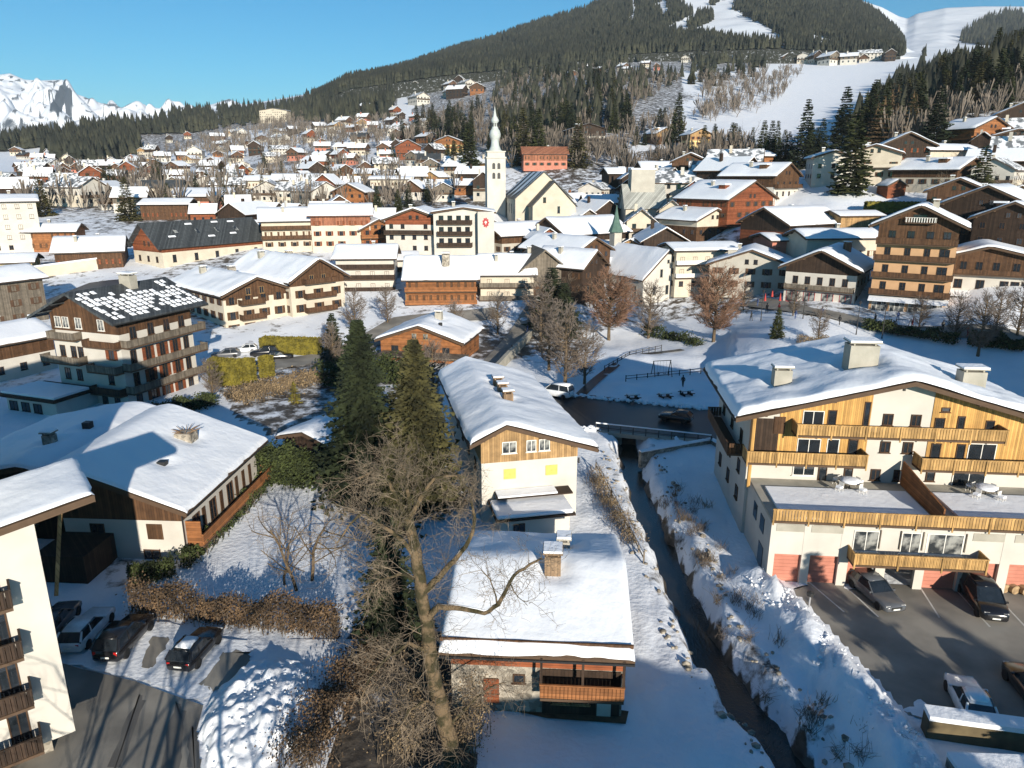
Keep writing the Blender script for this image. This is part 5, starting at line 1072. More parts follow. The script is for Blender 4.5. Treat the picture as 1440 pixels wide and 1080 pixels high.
def plant(me, name, label, px, py, hh, base_h, group=None, near=False, wide=1.0):
    p = G(px, py) if near else T(px, py)
    o = put(name, me, None, (p.x, p.y, p.z - .1), R.uniform(0, 6)); s_ = hh / base_h; o.scale = (s_ * wide, s_ * wide, s_); return tag(o, label, 'tree', group)
plant(BR[0], 'bare_tree', 'round rust coloured bare tree with a dense crown in the park', 1003, 482, 14.0, 10.5, wide=1.0)
plant(BR[1], 'bare_tree', 'reddish brown bare tree before the chapel wall', 856, 478, 13.5, 10.5, wide=1.05)
BDENSE = [crown_tree(10, 2.7, 1.6, random.Random(s_), ('bark', 'twig_grey'), 70, 11, .026) for s_ in (21, 22)]
for i, (px, py, hh, lab) in enumerate([(795, 545, 13, 'grey leafless tree at the bend of the road beside the park'), (772, 520, 11, 'dark leafless tree beside the shaded lane'), (822, 540, 10, 'slim grey tree standing at the park corner'), (912, 475, 12, 'thin dark leafless tree between the chapel and the rust coloured tree'), (760, 480, 13, 'bushy dark tree behind the sunny lane wall'), (1150, 480, 6, 'small pale leafless tree behind the snow covered roof edge'), (1375, 500, 10, 'dark leafless tree in the shaded park by the peach hotel')]):
    plant(BDENSE[i % 2], 'bare_tree', lab, px, py, hh, 10)
for i, (px, py, hh, lab) in enumerate([(418, 830, 7.5, 'slender young bare tree in the snowy garden, third from the hedge end'), (400, 820, 6.5, 'shortest slender bare tree in the snowy garden'), (438, 815, 8, 'slender bare tree in the snowy garden closest to the dark evergreen')]):
    plant(BP[i % 3], 'bare_tree', lab, px, py, hh, 9, near=True)
# ---- leafy hedges and shrubs
def leaf_cloud(name, spots_, m, size, rng, n):
    V = []; 
    for i in range(n):
        c = Vector(spots_(rng)); q = size * rng.uniform(.5, 1.3); a = Vector((rng.gauss(0, 1), rng.gauss(0, 1), rng.gauss(0, 1))).normalized(); u = a.orthogonal().normalized() * q; v = a.cross(u).normalized() * q * .7
        V += [c - u - v, c + u - v, c + u + v, c - u + v]
    V = np.array([tuple(v) for v in V]); return raw_mesh(name, V, np.arange(len(V)).reshape(-1, 4), m)
def hedge(name, label, line, wd, hh, m, n, size=.16, stems=True, cat='hedge', twigm='twig', ragged=.35):
    L_ = [Vector((p[0], p[1], 0)) for p in line]; ln = [0]
    for a, c in zip(L_[:-1], L_[1:]): ln.append(ln[-1] + (c - a).length)
    o0 = L_[0].copy(); o0.z = hz1(o0.x, o0.y); t = thing(name, label, cat, o0)
    def sp(rng):
        s_ = rng.random() * ln[-1]; k = max(i for i in range(len(ln) - 1) if ln[i] <= s_ + 1e-9); f = (s_ - ln[k]) / max(1e-6, ln[k + 1] - ln[k]); p = L_[k].lerp(L_[k + 1], f); d = (L_[k + 1] - L_[k]).normalized(); nn = Vector((-d.y, d.x, 0))
        top = hh * (1 + ragged * (.5 * math.sin(s_ * 1.7 + 1) + .5 * math.sin(s_ * .63)) * .6); z = top * (1 - rng.random() ** 1.6) * rng.uniform(.75, 1.05)
        p = p + nn * rng.gauss(0, wd * .27) - o0; p.z = z; return p
    put('foliage', leaf_cloud('foliage', sp, m, size, random.Random(len(label)), n), t)
    if stems:
        b = MB(); rg = random.Random(5)
        for i in range(int(ln[-1] * 14)):
            p = sp(rg); b.tube([(p.x, p.y, -.1), (p.x + rg.uniform(-.3, .3), p.y + rg.uniform(-.3, .3), hh * rg.uniform(.5, 1.15))], [.03, .008], 3)
        put('stems', b.mesh('stems', twigm), t)
    return t
def gl(pl): return [(G(a, b_).x, G(a, b_).y) for a, b_ in pl]
hedge('beech_hedge', 'copper brown beech hedge between the car park and the snowy garden', gl([(186, 860), (260, 868), (330, 876), (400, 884), (478, 896)]), 1.4, 2.2, 'beech_leaf', 17000, .058, ragged=.6)
hedge('brush', 'rusty brown undergrowth on the slope beneath the big bare tree', gl([(420, 1090), (455, 1010), (500, 940), (530, 915)]), 3.0, 1.2, 'beech_leaf', 8500, .055, cat='shrub', ragged=.9)
hedge('brush', 'pale dry undergrowth around the foot of the big bare tree', gl([(560, 1080), (585, 1010), (600, 960), (600, 915)]), 3.2, 1.4, 'dry_brush', 3600, .045, cat='shrub', ragged=.9)
hedge('brush', 'brown twiggy undergrowth right of the big bare tree trunk', gl([(650, 1080), (665, 1035), (668, 1000)]), 1.8, 2.0, 'dry_brush', 2600, .04, cat='shrub', ragged=.9)
hedge('laurel_hedge', 'dark green laurel thicket beyond the snowy garden', gl([(362, 672), (400, 680), (440, 678), (478, 684)]), 3.2, 3.4, 'hedge_green', 16000, .11, stems=False)
hedge('shrub', 'dark shrubs under the long timber side balcony', gl([(258, 800), (300, 760), (340, 720), (370, 690)]), 1.3, 1.2, 'hedge_green', 7000, .075, cat='shrub', ragged=.7)
hedge('shrub', 'dark shrubs against the front wall of the half shaded chalet', gl([(182, 822), (215, 816), (246, 806)]), 1.2, 1.4, 'hedge_green', 3500, .075, cat='shrub')
hedge('shrub', 'grey brown bushes along the sunny stream bank beside the white house', gl([(834, 672), (850, 700), (872, 740), (892, 770)]), 1.8, 1.3, 'dry_brush', 5000, .04, cat='shrub', ragged=.8)
def clipped(label, px, py, L, wd, hh, yaw, m='hedge_gold', n=3000):
    p = T(px, py); t = thing('clipped_hedge', label, 'hedge', p, yaw)
    b = MB(); b.box(-L / 2, L / 2, -wd / 2, wd / 2, -.5, hh); b.build('core', m, t)
    def sp(rng):
        f = rng.randrange(4); x, y, z = rng.uniform(-L / 2, L / 2), rng.uniform(-wd / 2, wd / 2), rng.uniform(0, hh)
        if f == 0: y = -wd / 2
        elif f == 1: z = hh
        elif f == 2: x = rng.choice((-L / 2, L / 2))
        else: y = wd / 2
        return (x + rng.gauss(0, .06), y + rng.gauss(0, .06), z + rng.gauss(0, .06))
    put('foliage', leaf_cloud('foliage', sp, m, .16, random.Random(n), n), t)
clipped('widest clipped golden hedge beside the balcony house', 318, 540, 4.6, 1.6, 3.8, -.25); clipped('narrow clipped golden hedge next to the widest one', 350, 536, 1.8, 1.5, 3.4, -.2, n=1500); clipped('rounded clipped golden hedge last in the row by the parked cars', 376, 530, 1.7, 1.5, 3.2, -.2, n=1500)
clipped('long golden hedge in front of the cream two gabled chalet', 410, 496, 10.5, 2.0, 2.6, -.12, n=4500)
clipped('broad low green hedge across the meadow above the peach hotel', 1290, 296, 24, 4, 2.0, -.25, 'hedge_gold', n=3000)
conifer('cone_shrub', 'small golden cone shrub on the shaded lawn', T(415, 566), 3.0, 1.0, 'hedge_gold', .6, seed=8, leaf=.3)
hedge('shrub', 'reddish brown bare shrubs on the lawn past the clipped hedges', [(T(330, 566).x, T(330, 566).y), (T(400, 545).x, T(400, 545).y), (T(455, 535).x, T(455, 535).y)], 6, 1.6, 'dry_brush', 7000, .09, cat='shrub')
# ---- individual conifers in and round the village
NP = [conifer_mesh(10, 2.1, 26, 10, 5, m, random.Random(s_), .45, 'spruce_tree', leaf=.85) for s_, m in ((31, 'needles'), (32, 'needles_dark'), (33, 'needles_olive'), (34, 'needles'), (35, 'needles_dark'))]
NL = [conifer_mesh(10, 1.9, 13, 7, 4, 'larch', random.Random(s_), .2, 'larch_tree', leaf=.6) for s_ in (41, 42)]
for px, py, hh, k, wd, lab in [(660, 250, 24, 0, 1.3, 'broad dark spruce left of the bell tower'), (640, 250, 17, 2, 1.2, 'shorter olive spruce left of the bell tower'), (735, 232, 26, 2, 1.1, 'tall olive spruce rising behind the church nave'), (757, 228, 24, 0, 1.1, 'second spruce behind the church nave next to the salmon red house'), (812, 235, 22, 2, 1.2, 'olive spruce before the white hillside hotel'), (1194, 272, 21, 0, 1.35, 'lone tall spruce on the snowy meadow'), (1182, 216, 22, 4, 1.2, 'dark spruce behind the lone tall spruce'), (1128, 236, 21, 4, 1.0, 'slim black spruce at the foot of the ski field'), (1050, 272, 10, 0, 1.5, 'round green spruce beside the white and brown chalet'), (1312, 214, 20, 4, 1.3, 'dark spruce on the slope behind the orange timber chalet'), (1373, 292, 14, 0, 1.4, 'green spruce beside the brown and cream chalet'), (1092, 474, 5, 0, 1.3, 'little spruce in the snowy square'), (182, 310, 15, 2, 1.3, 'broad olive spruce left of the cream villa'), (62, 304, 14, 2, 1.4, 'olive spruce behind the six storey white block'), (160, 275, 14, 0, 1.4, 'dark spruce clump behind the olive spruce'), (315, 262, 12, 2, 1.5, 'olive spruce in the middle of the far town'), (462, 256, 13, 2, 1.4, 'olive spruce left of the orange gable house'), (553, 236, 12, 0, 1.2, 'dark spruce below the large red timber chalet'), (590, 236, 9, 0, 1.3, 'small dark spruce right of the large red timber chalet'), (952, 200, 26, 0, 1.0, 'tall spruce between the tan and pale yellow chalets'), (1003, 218, 14, 4, 1.2, 'dark spruce above the brown three storey chalet')]:
    plant(NP[k], 'spruce_tree', lab, px, py, hh, 10, wide=wd)
EXCL = [[(562, 152), (568, 110), (690, 103), (702, 128), (640, 154)], [(855, 98), (950, 78), (985, 92), (960, 108), (870, 110)], [(880, 172), (935, 128), (990, 118), (975, 165), (900, 182)], [(800, 215), (815, 190), (880, 188), (880, 215)]]
def excl(px, py): return any(inpoly([px], [py], e)[0] for e in EXCL)
def scatter(polys, n, hrange, protos, name, lab, grp, seed, hb=10, sep=3.0, wide=(.9, 1.3)):
    rg = random.Random(seed); done = []
    for poly in polys:
        xs = [p[0] for p in poly[0]]; ys = [p[1] for p in poly[0]]; got = 0
        for _ in range(int(poly[1] * 30)):
            if got >= poly[1]: break
            px, py = rg.uniform(min(xs), max(xs)), rg.uniform(min(ys), max(ys))
            if not inpoly([px], [py], poly[0])[0] or excl(px, py): continue
            p = T(px, py)
            if p is None or any(abs(p.x - u[0]) < sep and abs(p.y - u[1]) < sep for u in done) or any(math.hypot(p.x - u[0], p.y - u[1]) < u[2] for u in USED): continue
            o = put(name, rg.choice(protos), None, (p.x, p.y, p.z - .3), rg.uniform(0, 6)); s_ = rg.uniform(*hrange) / hb; wv = s_ * rg.uniform(*wide); o.scale = (wv, wv, s_); tag(o, lab, 'tree', grp); done.append((p.x, p.y)); got += 1
scatter([([(1190, 205), (1262, 125), (1300, 112), (1350, 150), (1330, 195), (1240, 212)], 42), ([(1300, 112), (1440, 92), (1440, 150), (1350, 160)], 44)], 0, (15, 23), NP, 'spruce_tree', 'spruce in the dense wood on the right hand slope', 'spruces in the wood on the right hand slope', 5)
scatter([([(700, 215), (705, 120), (770, 105), (860, 120), (890, 190), (830, 195), (760, 215)], 62), ([(560, 200), (600, 172), (690, 158), (690, 215), (600, 205)], 30)], 0, (14, 22), NP, 'spruce_tree', 'spruce in the wood climbing the slope behind the church', 'spruces in the wood behind the church', 6)
scatter([([(890, 205), (940, 170), (960, 205)], 8), ([(1020, 218), (1150, 226), (1160, 236), (1020, 236)], 14), ([(960, 120), (1000, 105), (1060, 100), (1060, 112), (980, 130)], 18), ([(860, 240), (1020, 215), (1030, 225), (880, 250)], 6)], 0, (9, 16), NP, 'spruce_tree', 'spruce along the edge of the white ski field', 'spruces along the edge of the ski field', 8)
scatter([([(20, 290), (200, 240), (480, 240), (640, 280), (600, 300), (200, 300)], 55), ([(480, 180), (690, 190), (690, 240), (500, 215)], 12)], 0, (7, 12), NP, 'spruce_tree', 'small spruce between the roofs of the far town', 'small spruces in the far town', 9)
scatter([([(1190, 215), (1250, 175), (1290, 200), (1240, 216)], 16)], 0, (13, 19), NL, 'larch_tree', 'leafless brown larch at the front of the right hand wood', 'larches before the right hand wood', 10)
scatter([([(960, 170), (990, 110), (1130, 108), (1090, 150), (1000, 185)], 30), ([(560, 205), (620, 140), (700, 150), (700, 205)], 30), ([(850, 250), (1030, 215), (1080, 232), (900, 255)], 22)], 0, (8, 13), BP + BG, 'bare_tree', 'leafless tree on the brushy slope under the ski field or wood', 'leafless trees on the brushy slopes', 12, 10, 4)
scatter([([(10, 300), (180, 240), (480, 235), (680, 270), (480, 300)], 56), ([(300, 200), (440, 170), (470, 180), (430, 195), (320, 210)], 24), ([(1300, 250), (1440, 215), (1440, 295), (1340, 290)], 14), ([(700, 400), (760, 380), (1000, 405), (1000, 420), (760, 440)], 5)], 0, (6, 10), BP + BG, 'bare_tree', 'leafless tree between the houses of the village', 'leafless trees between the houses', 13, 10, 4)
# ---- the woods that nobody could count
def forest(name, label, pts_, hs, m, sides=5, tiers=2):
    """pts_ (n,3), hs (n): two tier needles cones in one mesh"""
    n = len(pts_); rg = np.random.default_rng(4); a = np.arange(sides) * 6.2832 / sides; Vs = []; Fs = []; off = 0
    for tr in range(tiers):
        z0 = (.06, .42)[tr]; z1 = (.75, 1.0)[tr]; rw = (.21, .13)[tr]
        ph = rg.uniform(0, 6.28, (n, 1)); jr = rg.uniform(.65, 1.25, (n, sides)); wr = rg.uniform(.75, 1.2, (n, 1))
        ring = np.stack([pts_[:, None, 0] + hs[:, None] * rw * wr * jr * np.cos(a + ph), pts_[:, None, 1] + hs[:, None] * rw * wr * jr * np.sin(a + ph), pts_[:, None, 2] + hs[:, None] * (z0 + rg.uniform(-.04, .04, (n, sides)))], -1)
        apex = np.stack([pts_[:, 0] + rg.normal(0, .2, n), pts_[:, 1], pts_[:, 2] + hs * z1], -1)[:, None, :]
        V = np.concatenate([ring, apex], 1); i = np.arange(sides); idx = (np.arange(n) * (sides + 1))[:, None, None] + off
        F = np.stack([i, (i + 1) % sides, np.full(sides, sides)], -1)[None] + idx
        Vs.append(V.reshape(-1, 3)); Fs.append(F.reshape(-1, 3)); off += n * (sides + 1)
    return tag(put(name, raw_mesh(name, np.concatenate(Vs), np.concatenate(Fs), m)), label, 'wood', kind='stuff')
def on_grid(Vg, n, rng, keep):
    nv, nu, _ = Vg.shape; u = rng.uniform(0, nu - 1.001, n); v = rng.uniform(0, nv - 1.001, n); i, j = u.astype(int), v.astype(int); fu, fv = (u - i)[:, None], (v - j)[:, None]
    P_ = (Vg[j, i] * (1 - fu) + Vg[j, i + 1] * fu) * (1 - fv) + (Vg[j + 1, i] * (1 - fu) + Vg[j + 1, i + 1] * fu) * fv
    px, py = project(P_[:, 0], P_[:, 1], P_[:, 2]); return P_[keep(px, py, P_, v / (nv - 1) * 1.5)]
rg = np.random.default_rng(1)
P_ = on_grid(HV, 85000, rg, lambda px, py, P, t: (~open_snow(px + rg.normal(0, 2.0, len(px)), py + rg.normal(0, 1.0, len(px)))) & (t < 1.1) & (t > .03) & (px > 430) & (rg.random(len(px)) < .75 + .25 * vnoise(P[:, 0], P[:, 1], 90, 5)))
forest('mountain_forest', 'dark conifer forest covering the long mountain', P_, rg.uniform(9, 19, len(P_)), 'needles_far')
P_ = on_grid(DV, 9000, rg, lambda px, py, P, t: inpoly(px, py, DFOR) & (t < 1.02)); forest('mountain_forest', 'dark wood on the shoulder of the snow dome', P_, rg.uniform(22, 34, len(P_)), 'needles_far')
def on_ground(polys, rng, minr=0):
    out = []
    for poly, n in polys:
        xs = [p[0] for p in poly]; ys = [p[1] for p in poly]; k = 0; px = rng.uniform(min(xs), max(xs), n * 3); py = rng.uniform(min(ys), max(ys), n * 3); ok = inpoly(px, py, poly)
        for a, c in zip(px[ok], py[ok]):
            if k >= n: break
            if excl(a, c): continue
            p = T(a, c)
            if p is None or math.hypot(p.x, p.y) < minr or any(math.hypot(p.x - u[0], p.y - u[1]) < u[2] + 1 for u in USED if abs(p.x - u[0]) < 40): continue
            out.append(tuple(p)); k += 1
    return np.array(out)
P_ = on_ground([([(60, 222), (75, 200), (120, 186), (188, 180), (200, 215), (150, 232), (100, 235)], 420), ([(190, 190), (250, 165), (400, 155), (470, 130), (545, 112), (560, 128), (545, 168), (480, 176), (400, 168), (330, 180), (250, 190)], 800), ([(0, 207), (60, 198), (75, 206), (0, 214)], 170)], rg)
forest('hill_forest', 'dark wooded knoll and ridge beyond the far town', P_, rg.uniform(15, 26, len(P_)), 'needles_far', 6)
P_ = on_ground([([(1000, 70), (1112, 66), (1112, 84), (1000, 92)], 120), ([(640, 104), (760, 90), (880, 76), (1000, 73), (1010, 82), (985, 98), (880, 98), (700, 114)], 380), ([(700, 105), (770, 100), (870, 88), (960, 84), (1075, 80), (1075, 100), (960, 120), (890, 150), (880, 185), (700, 200), (690, 150)], 320), ([(1195, 195), (1262, 118), (1300, 96), (1440, 72), (1440, 120), (1320, 150), (1290, 180)], 620)], rg)
forest('hill_forest', 'mixed conifer wood filling the slopes behind the church and above the right hand chalets', P_, rg.uniform(12, 21, len(P_)), 'needles_far', 6)
# ================================================================ cars
def ringsec(x, hw, z0, z1, tum=.0, n=3):
    """half-rounded box section at station x"""
    c = .12; pts_ = [(-hw + c, z0), (hw - c, z0), (hw, z0 + c), (hw, (z0 + z1) / 2), (hw - tum, z1 - c * .6), (hw - c - tum, z1), (-hw + c + tum, z1), (-hw + tum, z1 - c * .6), (-hw, (z0 + z1) / 2), (-hw, z0 + c)]
    return [(x, y, z) for y, z in pts_]
CARM = {}
def car_parts(kind, paint):
    if (kind, paint) in CARM: return CARM[kind, paint]
    sp = {'hatch': dict(L=4.2, w=.88, hood=.92, roof=1.48, tail=.98, a=(.55, -.15, -1.55, -2.0)), 'suv': dict(L=4.7, w=.94, hood=1.05, roof=1.72, tail=1.1, a=(.75, .05, -1.85, -2.25)), 'van': dict(L=4.9, w=.96, hood=1.1, roof=1.9, tail=1.15, a=(1.35, .55, -2.15, -2.38)), 'estate': dict(L=4.7, w=.9, hood=.9, roof=1.47, tail=.95, a=(.75, .0, -1.7, -2.2))}[kind]
    L, w_ = sp['L'], sp['w']; f, r = L / 2, -L / 2; hd = sp['hood']
    b = MB(); st = [(f, .62, .38, .62), (f - .06, .78, .26, hd * .76), (f - .4, w_ - .04, .22, hd * .88), (sp['a'][0] + .15, w_, .2, hd), (0, w_, .2, hd + .03), (sp['a'][2], w_, .2, hd + .05), (r + .25, w_ - .03, .24, sp['tail']), (r + .05, w_ - .1, .3, sp['tail'] - .08), (r, .7, .42, .72)]
    b.ring([ringsec(*s_) for s_ in st]); body = b.mesh('body', paint, True)
    a0, a1, a2, a3 = sp['a']; rf = sp['roof']
    def cab(ins, dz):
        rs = []
        for x, hw, z in ((a0 + .05, w_ - .1, hd - .02), (a1, w_ - .22, rf - .05), ((a1 + a2) / 2, w_ - .2, rf), (a2, w_ - .22, rf - .06), (a3, w_ - .12, sp['tail'] + .02)):
            zb = hd - .06; hb = w_ - .06
            rs.append([(x, -hb + ins, zb), (x, hb - ins, zb), (x, min(hb, hw + .05) - ins, zb + max(.02, (z - zb) * .92)), (x, hw - .14, z + dz), (x, -hw + .14, z + dz), (x, -min(hb, hw + .05) + ins, zb + max(.02, (z - zb) * .92))])
        return rs
    g = MB(); g.ring(cab(0, 0)); glass = g.mesh('cabin_glass', 'glass', False)
    rp = MB()
    for i, (xa, xb) in enumerate([(a1 + .02, a2 - .02)]):
        rp.ring([[(xa, -w_ + .3, rf - .07), (xa, w_ - .3, rf - .07), (xa, w_ - .34, rf - .02), (xa, -w_ + .34, rf - .02)], [((xa + xb) / 2, -w_ + .22, rf - .06), ((xa + xb) / 2, w_ - .22, rf - .06), ((xa + xb) / 2, w_ - .3, rf + .025), ((xa + xb) / 2, -w_ + .3, rf + .025)], [(xb, -w_ + .3, rf - .08), (xb, w_ - .3, rf - .08), (xb, w_ - .34, rf - .03), (xb, -w_ + .34, rf - .03)]])
    for sd in (-1, 1):
        y1, y2 = sd * (w_ - .055), sd * (w_ - .19)
        for xa, xb, za, zb, k in ((a0 + .05, a1, hd, rf - .06, .05), (a3, a2, sp['tail'], rf - .07, .09), ((a1 + a2) / 2 - .05, (a1 + a2) / 2, hd, rf - .03, .06)): rp.tube([(xa, y1, za), (xb, y2, zb)], [k, k * .8], 4)
    roof = rp.mesh('roof', paint, True)
    wh = []
    for x in (f - .85, r + .85):
        for sd in (-1, 1):
            t = MB(); t.lathe([(.2, -.11), (.33, -.1), (.34, -.06), (.34, .06), (.33, .1), (.2, .11)], 16); t.v = [(a, c, -q) if sd > 0 else (a, c, q) for a, q, c in [(v[0], v[2], v[1]) for v in t.v]]
            t.v = [(v[0], v[2], v[1]) for v in t.v] if False else [(p[0], p[2] if False else p[2], p[1]) if False else p for p in t.v]
            t2 = MB(); t2.lathe([(.2, -.07), (.22, .0), (.2, .07)], 10); t2.lathe([(.06, -.09), (.06, .09)], 6)
            rot = lambda V: [(v[0], v[2], v[1]) for v in V]
            t = MB(); t.lathe([(.2, -.11), (.33, -.1), (.34, -.06), (.34, .06), (.33, .1), (.2, .11)], 16); t.v = rot(t.v); t2.v = rot(t2.v)
            wh.append((t.mesh('tyre', 'tyre'), t2.mesh('rim', 'rim'), (x, sd * (w_ - .08), .34)))
    hl = MB(); hl.box(-.06, .06, -.17, .17, -.07, .07); tl = MB(); tl.box(-.04, .04, -.1, .1, -.13, .13); pl = MB(); pl.box(-.01, .01, -.26, .26, -.055, .055); mi = MB(); mi.box(-.07, .07, -.09, .09, -.06, .06); gr = MB(); gr.box(-.03, .03, -.42, .42, -.09, .09)
    sn = MB(); rs = [[(a1 - .1, -w_ + .4, rf - .01), (a1 - .1, w_ - .4, rf - .01), (a1 - .1, w_ - .5, rf + .09), (a1 - .1, -w_ + .5, rf + .09)], [(a2 + .15, -w_ + .36, rf - .03), (a2 + .15, w_ - .36, rf - .03), (a2 + .15, w_ - .45, rf + .1), (a2 + .15, -w_ + .45, rf + .1)]]; sn.ring(rs)
    CARM[kind, paint] = (body, glass, roof, wh, hl.mesh('headlight', 'lamp_clear'), tl.mesh('taillight', 'lamp_red'), pl.mesh('number_plate', 'plate'), mi.mesh('mirror', paint), gr.mesh('grille', 'iron'), sn.mesh('roof_snow', 'snow', True), dict(f=f, r=r, w=w_, hd=hd, tail=sp['tail'], a0=a0)); return CARM[kind, paint]
def car(kind, paint, label, loc, heading, group=None, snow=False, small=False):
    """heading: direction the nose points, radians from +X"""
    body, glass, roof, wh, hl, tl, pl, mi, gr, sn, d = car_parts(kind, paint); t = thing('parked_car', label, 'car', loc, heading, group)
    put('body', body, t); put('cabin_glass', glass, t); put('roof', roof, t)
    for ty, ri, p in wh: o = put('wheel', ty, t, p); put('rim', ri, o)
    if not small:
        for sd in (-1, 1):
            put('headlight', hl, t, (d['f'] - .16, sd * .6, d['hd'] * .72)); put('taillight', tl, t, (d['r'] + .06, sd * (d['w'] - .26), d['tail'] - .24)); put('mirror', mi, t, (d['a0'] - .1, sd * (d['w'] + .06), d['hd'] + .06))
        put('grille', gr, t, (d['f'] - .02, 0, .55)); put('number_plate', pl, t, (d['f'] + .012, 0, .47)); put('number_plate', pl, t, (d['r'] - .012, 0, .6))
        if snow: put('roof_snow', sn, t)
    return t
def between(a, b_): 
    p, q = G(*a), G(*b_); return (p + q) / 2, math.atan2(q.y - p.y, q.x - p.x)
def pk(kind, paint, label, nose, tail, **k):
    p, h_ = between(tail, nose); p.z = .02; return car(kind, paint, label, p, h_, **k)
pk('hatch', 'car_black', 'black car with a snow covered roof and red tail lamps beside the cleared bay', (302, 892), (250, 952), snow=True)
pk('suv', 'car_black', 'black car in the shaded bay with a clean roof', (200, 880), (154, 932))
pk('estate', 'car_white', 'white car half in shade close to the white apartment block', (146, 868), (100, 920))
pk('hatch', 'car_grey', 'dark car deep in shade at the end of the left hand row', (100, 858), (62, 905))
pk('estate', 'car_grey', 'dark grey car backed up to the open red garage', (1262, 868), (1200, 815))
pk('van', 'car_black', 'black people carrier with a silver nose beside the balcony pillar', (1410, 893), (1352, 815))
pk('hatch', 'car_white', 'white car in the tree shadow behind the snow topped timber wall', (1345, 962), (1378, 1030), snow=True)
pk('suv', 'car_black', 'black car cut by the frame edge near the tree shadow', (1432, 955), (1475, 1010))
for i, (px, py, kd, pt, lab) in enumerate([(345, 495, 'hatch', 'car_white', 'white car parked behind the clipped hedges'), (372, 500, 'suv', 'car_black', 'black car parked behind the clipped hedges'), (318, 502, 'estate', 'car_grey', 'grey car parked beside the widest clipped hedge'), (395, 505, 'hatch', 'car_black', 'black car last in the row behind the clipped hedges'), (200, 548, 'suv', 'car_black', 'dark snowy car below the balcony house')]):
    p = T(px, py); car(kd, pt, lab, p, R.choice((.3, 3.4)), small=True, snow=True)
# cleared bays where cars stood: ragged edges
def ragged(pl, k=7, amp=.13):
    o = []; rg_ = random.Random(len(pl))
    for (x0, y0), (x1, y1) in zip(pl, pl[1:] + pl[:1]):
        for i in range(k): o.append((x0 + (x1 - x0) * i / k + rg_.gauss(0, amp), y0 + (y1 - y0) * i / k + rg_.gauss(0, amp)))
    return o
for k, pl in enumerate([[(214, 940), (196, 938), (216, 896), (240, 896)], [(296, 968), (284, 962), (312, 918), (350, 916), (352, 928), (326, 968)]]): sheet('bare_bay', ragged(gp(pl)), .05, 'asphalt', 'bare asphalt bay where a car has stood in the snow')
# ================================================================ snow heaps, banks, walls, bridge, lane
def lumps(name, label, place, n, smin, smax, seed, m='snow_lump'):
    rg_ = random.Random(seed); V = []; F = []
    bm = bmesh.new(); bmesh.ops.create_icosphere(bm, subdivisions=1, radius=1); bv = [v.co.copy() for v in bm.verts]; bf = [[v.index for v in f.verts] for f in bm.faces]; bm.free()
    for i in range(n):
        c = place(rg_); s_ = rg_.uniform(smin, smax) * rg_.uniform(.5, 1); k = len(V); sx, sy, sz = rg_.uniform(.7, 1.4), rg_.uniform(.7, 1.4), rg_.uniform(.5, .9)
        V += [(c[0] + v.x * s_ * sx * rg_.uniform(.75, 1.2), c[1] + v.y * s_ * sy * rg_.uniform(.75, 1.2), c[2] + v.z * s_ * sz * rg_.uniform(.75, 1.2)) for v in bv]; F += [[a + k for a in f] for f in bf]
    return tag(put(name, raw_mesh(name, V, F, m)), label, 'snow', kind='stuff')
def bankp(rg_):
    i = rg_.randrange(len(BANK) - 1); p = BANK[i].lerp(BANK[i + 1], rg_.random()); x, y = p.x - 1.2 + rg_.gauss(0, .75), p.y - .2 + rg_.gauss(0, .4)
    d = abs(x - (p.x - 1.2)); return (x, y, max(.0, 1.05 * (1 - (d / 2.1) ** 2)) - .05)
lumps('snow_bank', 'lumpy ploughed snow bank along the car park edge', bankp, 380, .04, .18, 3)
HEAP = gp([(300, 1000), (345, 930), (420, 905), (492, 905), (470, 960), (432, 1040), (400, 1100), (290, 1100)])
hx = [p[0] for p in HEAP]; hy = [p[1] for p in HEAP]
u_, v_ = np.meshgrid(np.linspace(min(hx) - 1, max(hx) + 1, 90), np.linspace(min(hy) - 3, max(hy) + .5, 90)); X, Y = u_.ravel(), v_.ravel()
cxp, cyp = G(368, 1000).x, G(368, 1000).y
d_ = np.hypot((X - cxp) / 3.3, (Y - cyp) / 4.6) + .12 * vnoise(X, Y, 1.5, 4)
Z = 1.25 * np.clip(1 - d_ ** 2, 0, 1) ** .8; Z = Z * (1 + .3 * vnoise(X, Y, .9, 7)) + (.20 * vnoise(X, Y, .5, 8) + .12 * vnoise(X, Y, .24, 9)) * (Z > .02) - .02
tag(put('snow_heap', grid_mesh('snow_heap', np.c_[X, Y, Z], 90, 90, 'snow_lump', True)), 'broken heap of shovelled snow in the car park corner', 'snow', kind='stuff')
def heapp(rg_):
    a = rg_.uniform(0, 6.28); q = math.sqrt(rg_.random()) * .95; x, y = cxp + 3.3 * q * math.cos(a), cyp + 4.6 * q * math.sin(a); return (x, y, 1.2 * (1 - q * q) ** .8 - .02)
lumps('snow_heap_lumps', 'snow clods on the shovelled heap', heapp, 200, .04, .15, 6)
# snow sheet of the parking row and apron
bay = gp([(98, 936), (192, 954), (246, 974), (284, 988), (300, 972), (356, 920), (345, 905), (180, 866), (90, 850)])
sheet('packed_snow', ragged(bay, 9, .12), .034, 'snow', 'trodden snow across the parking row')
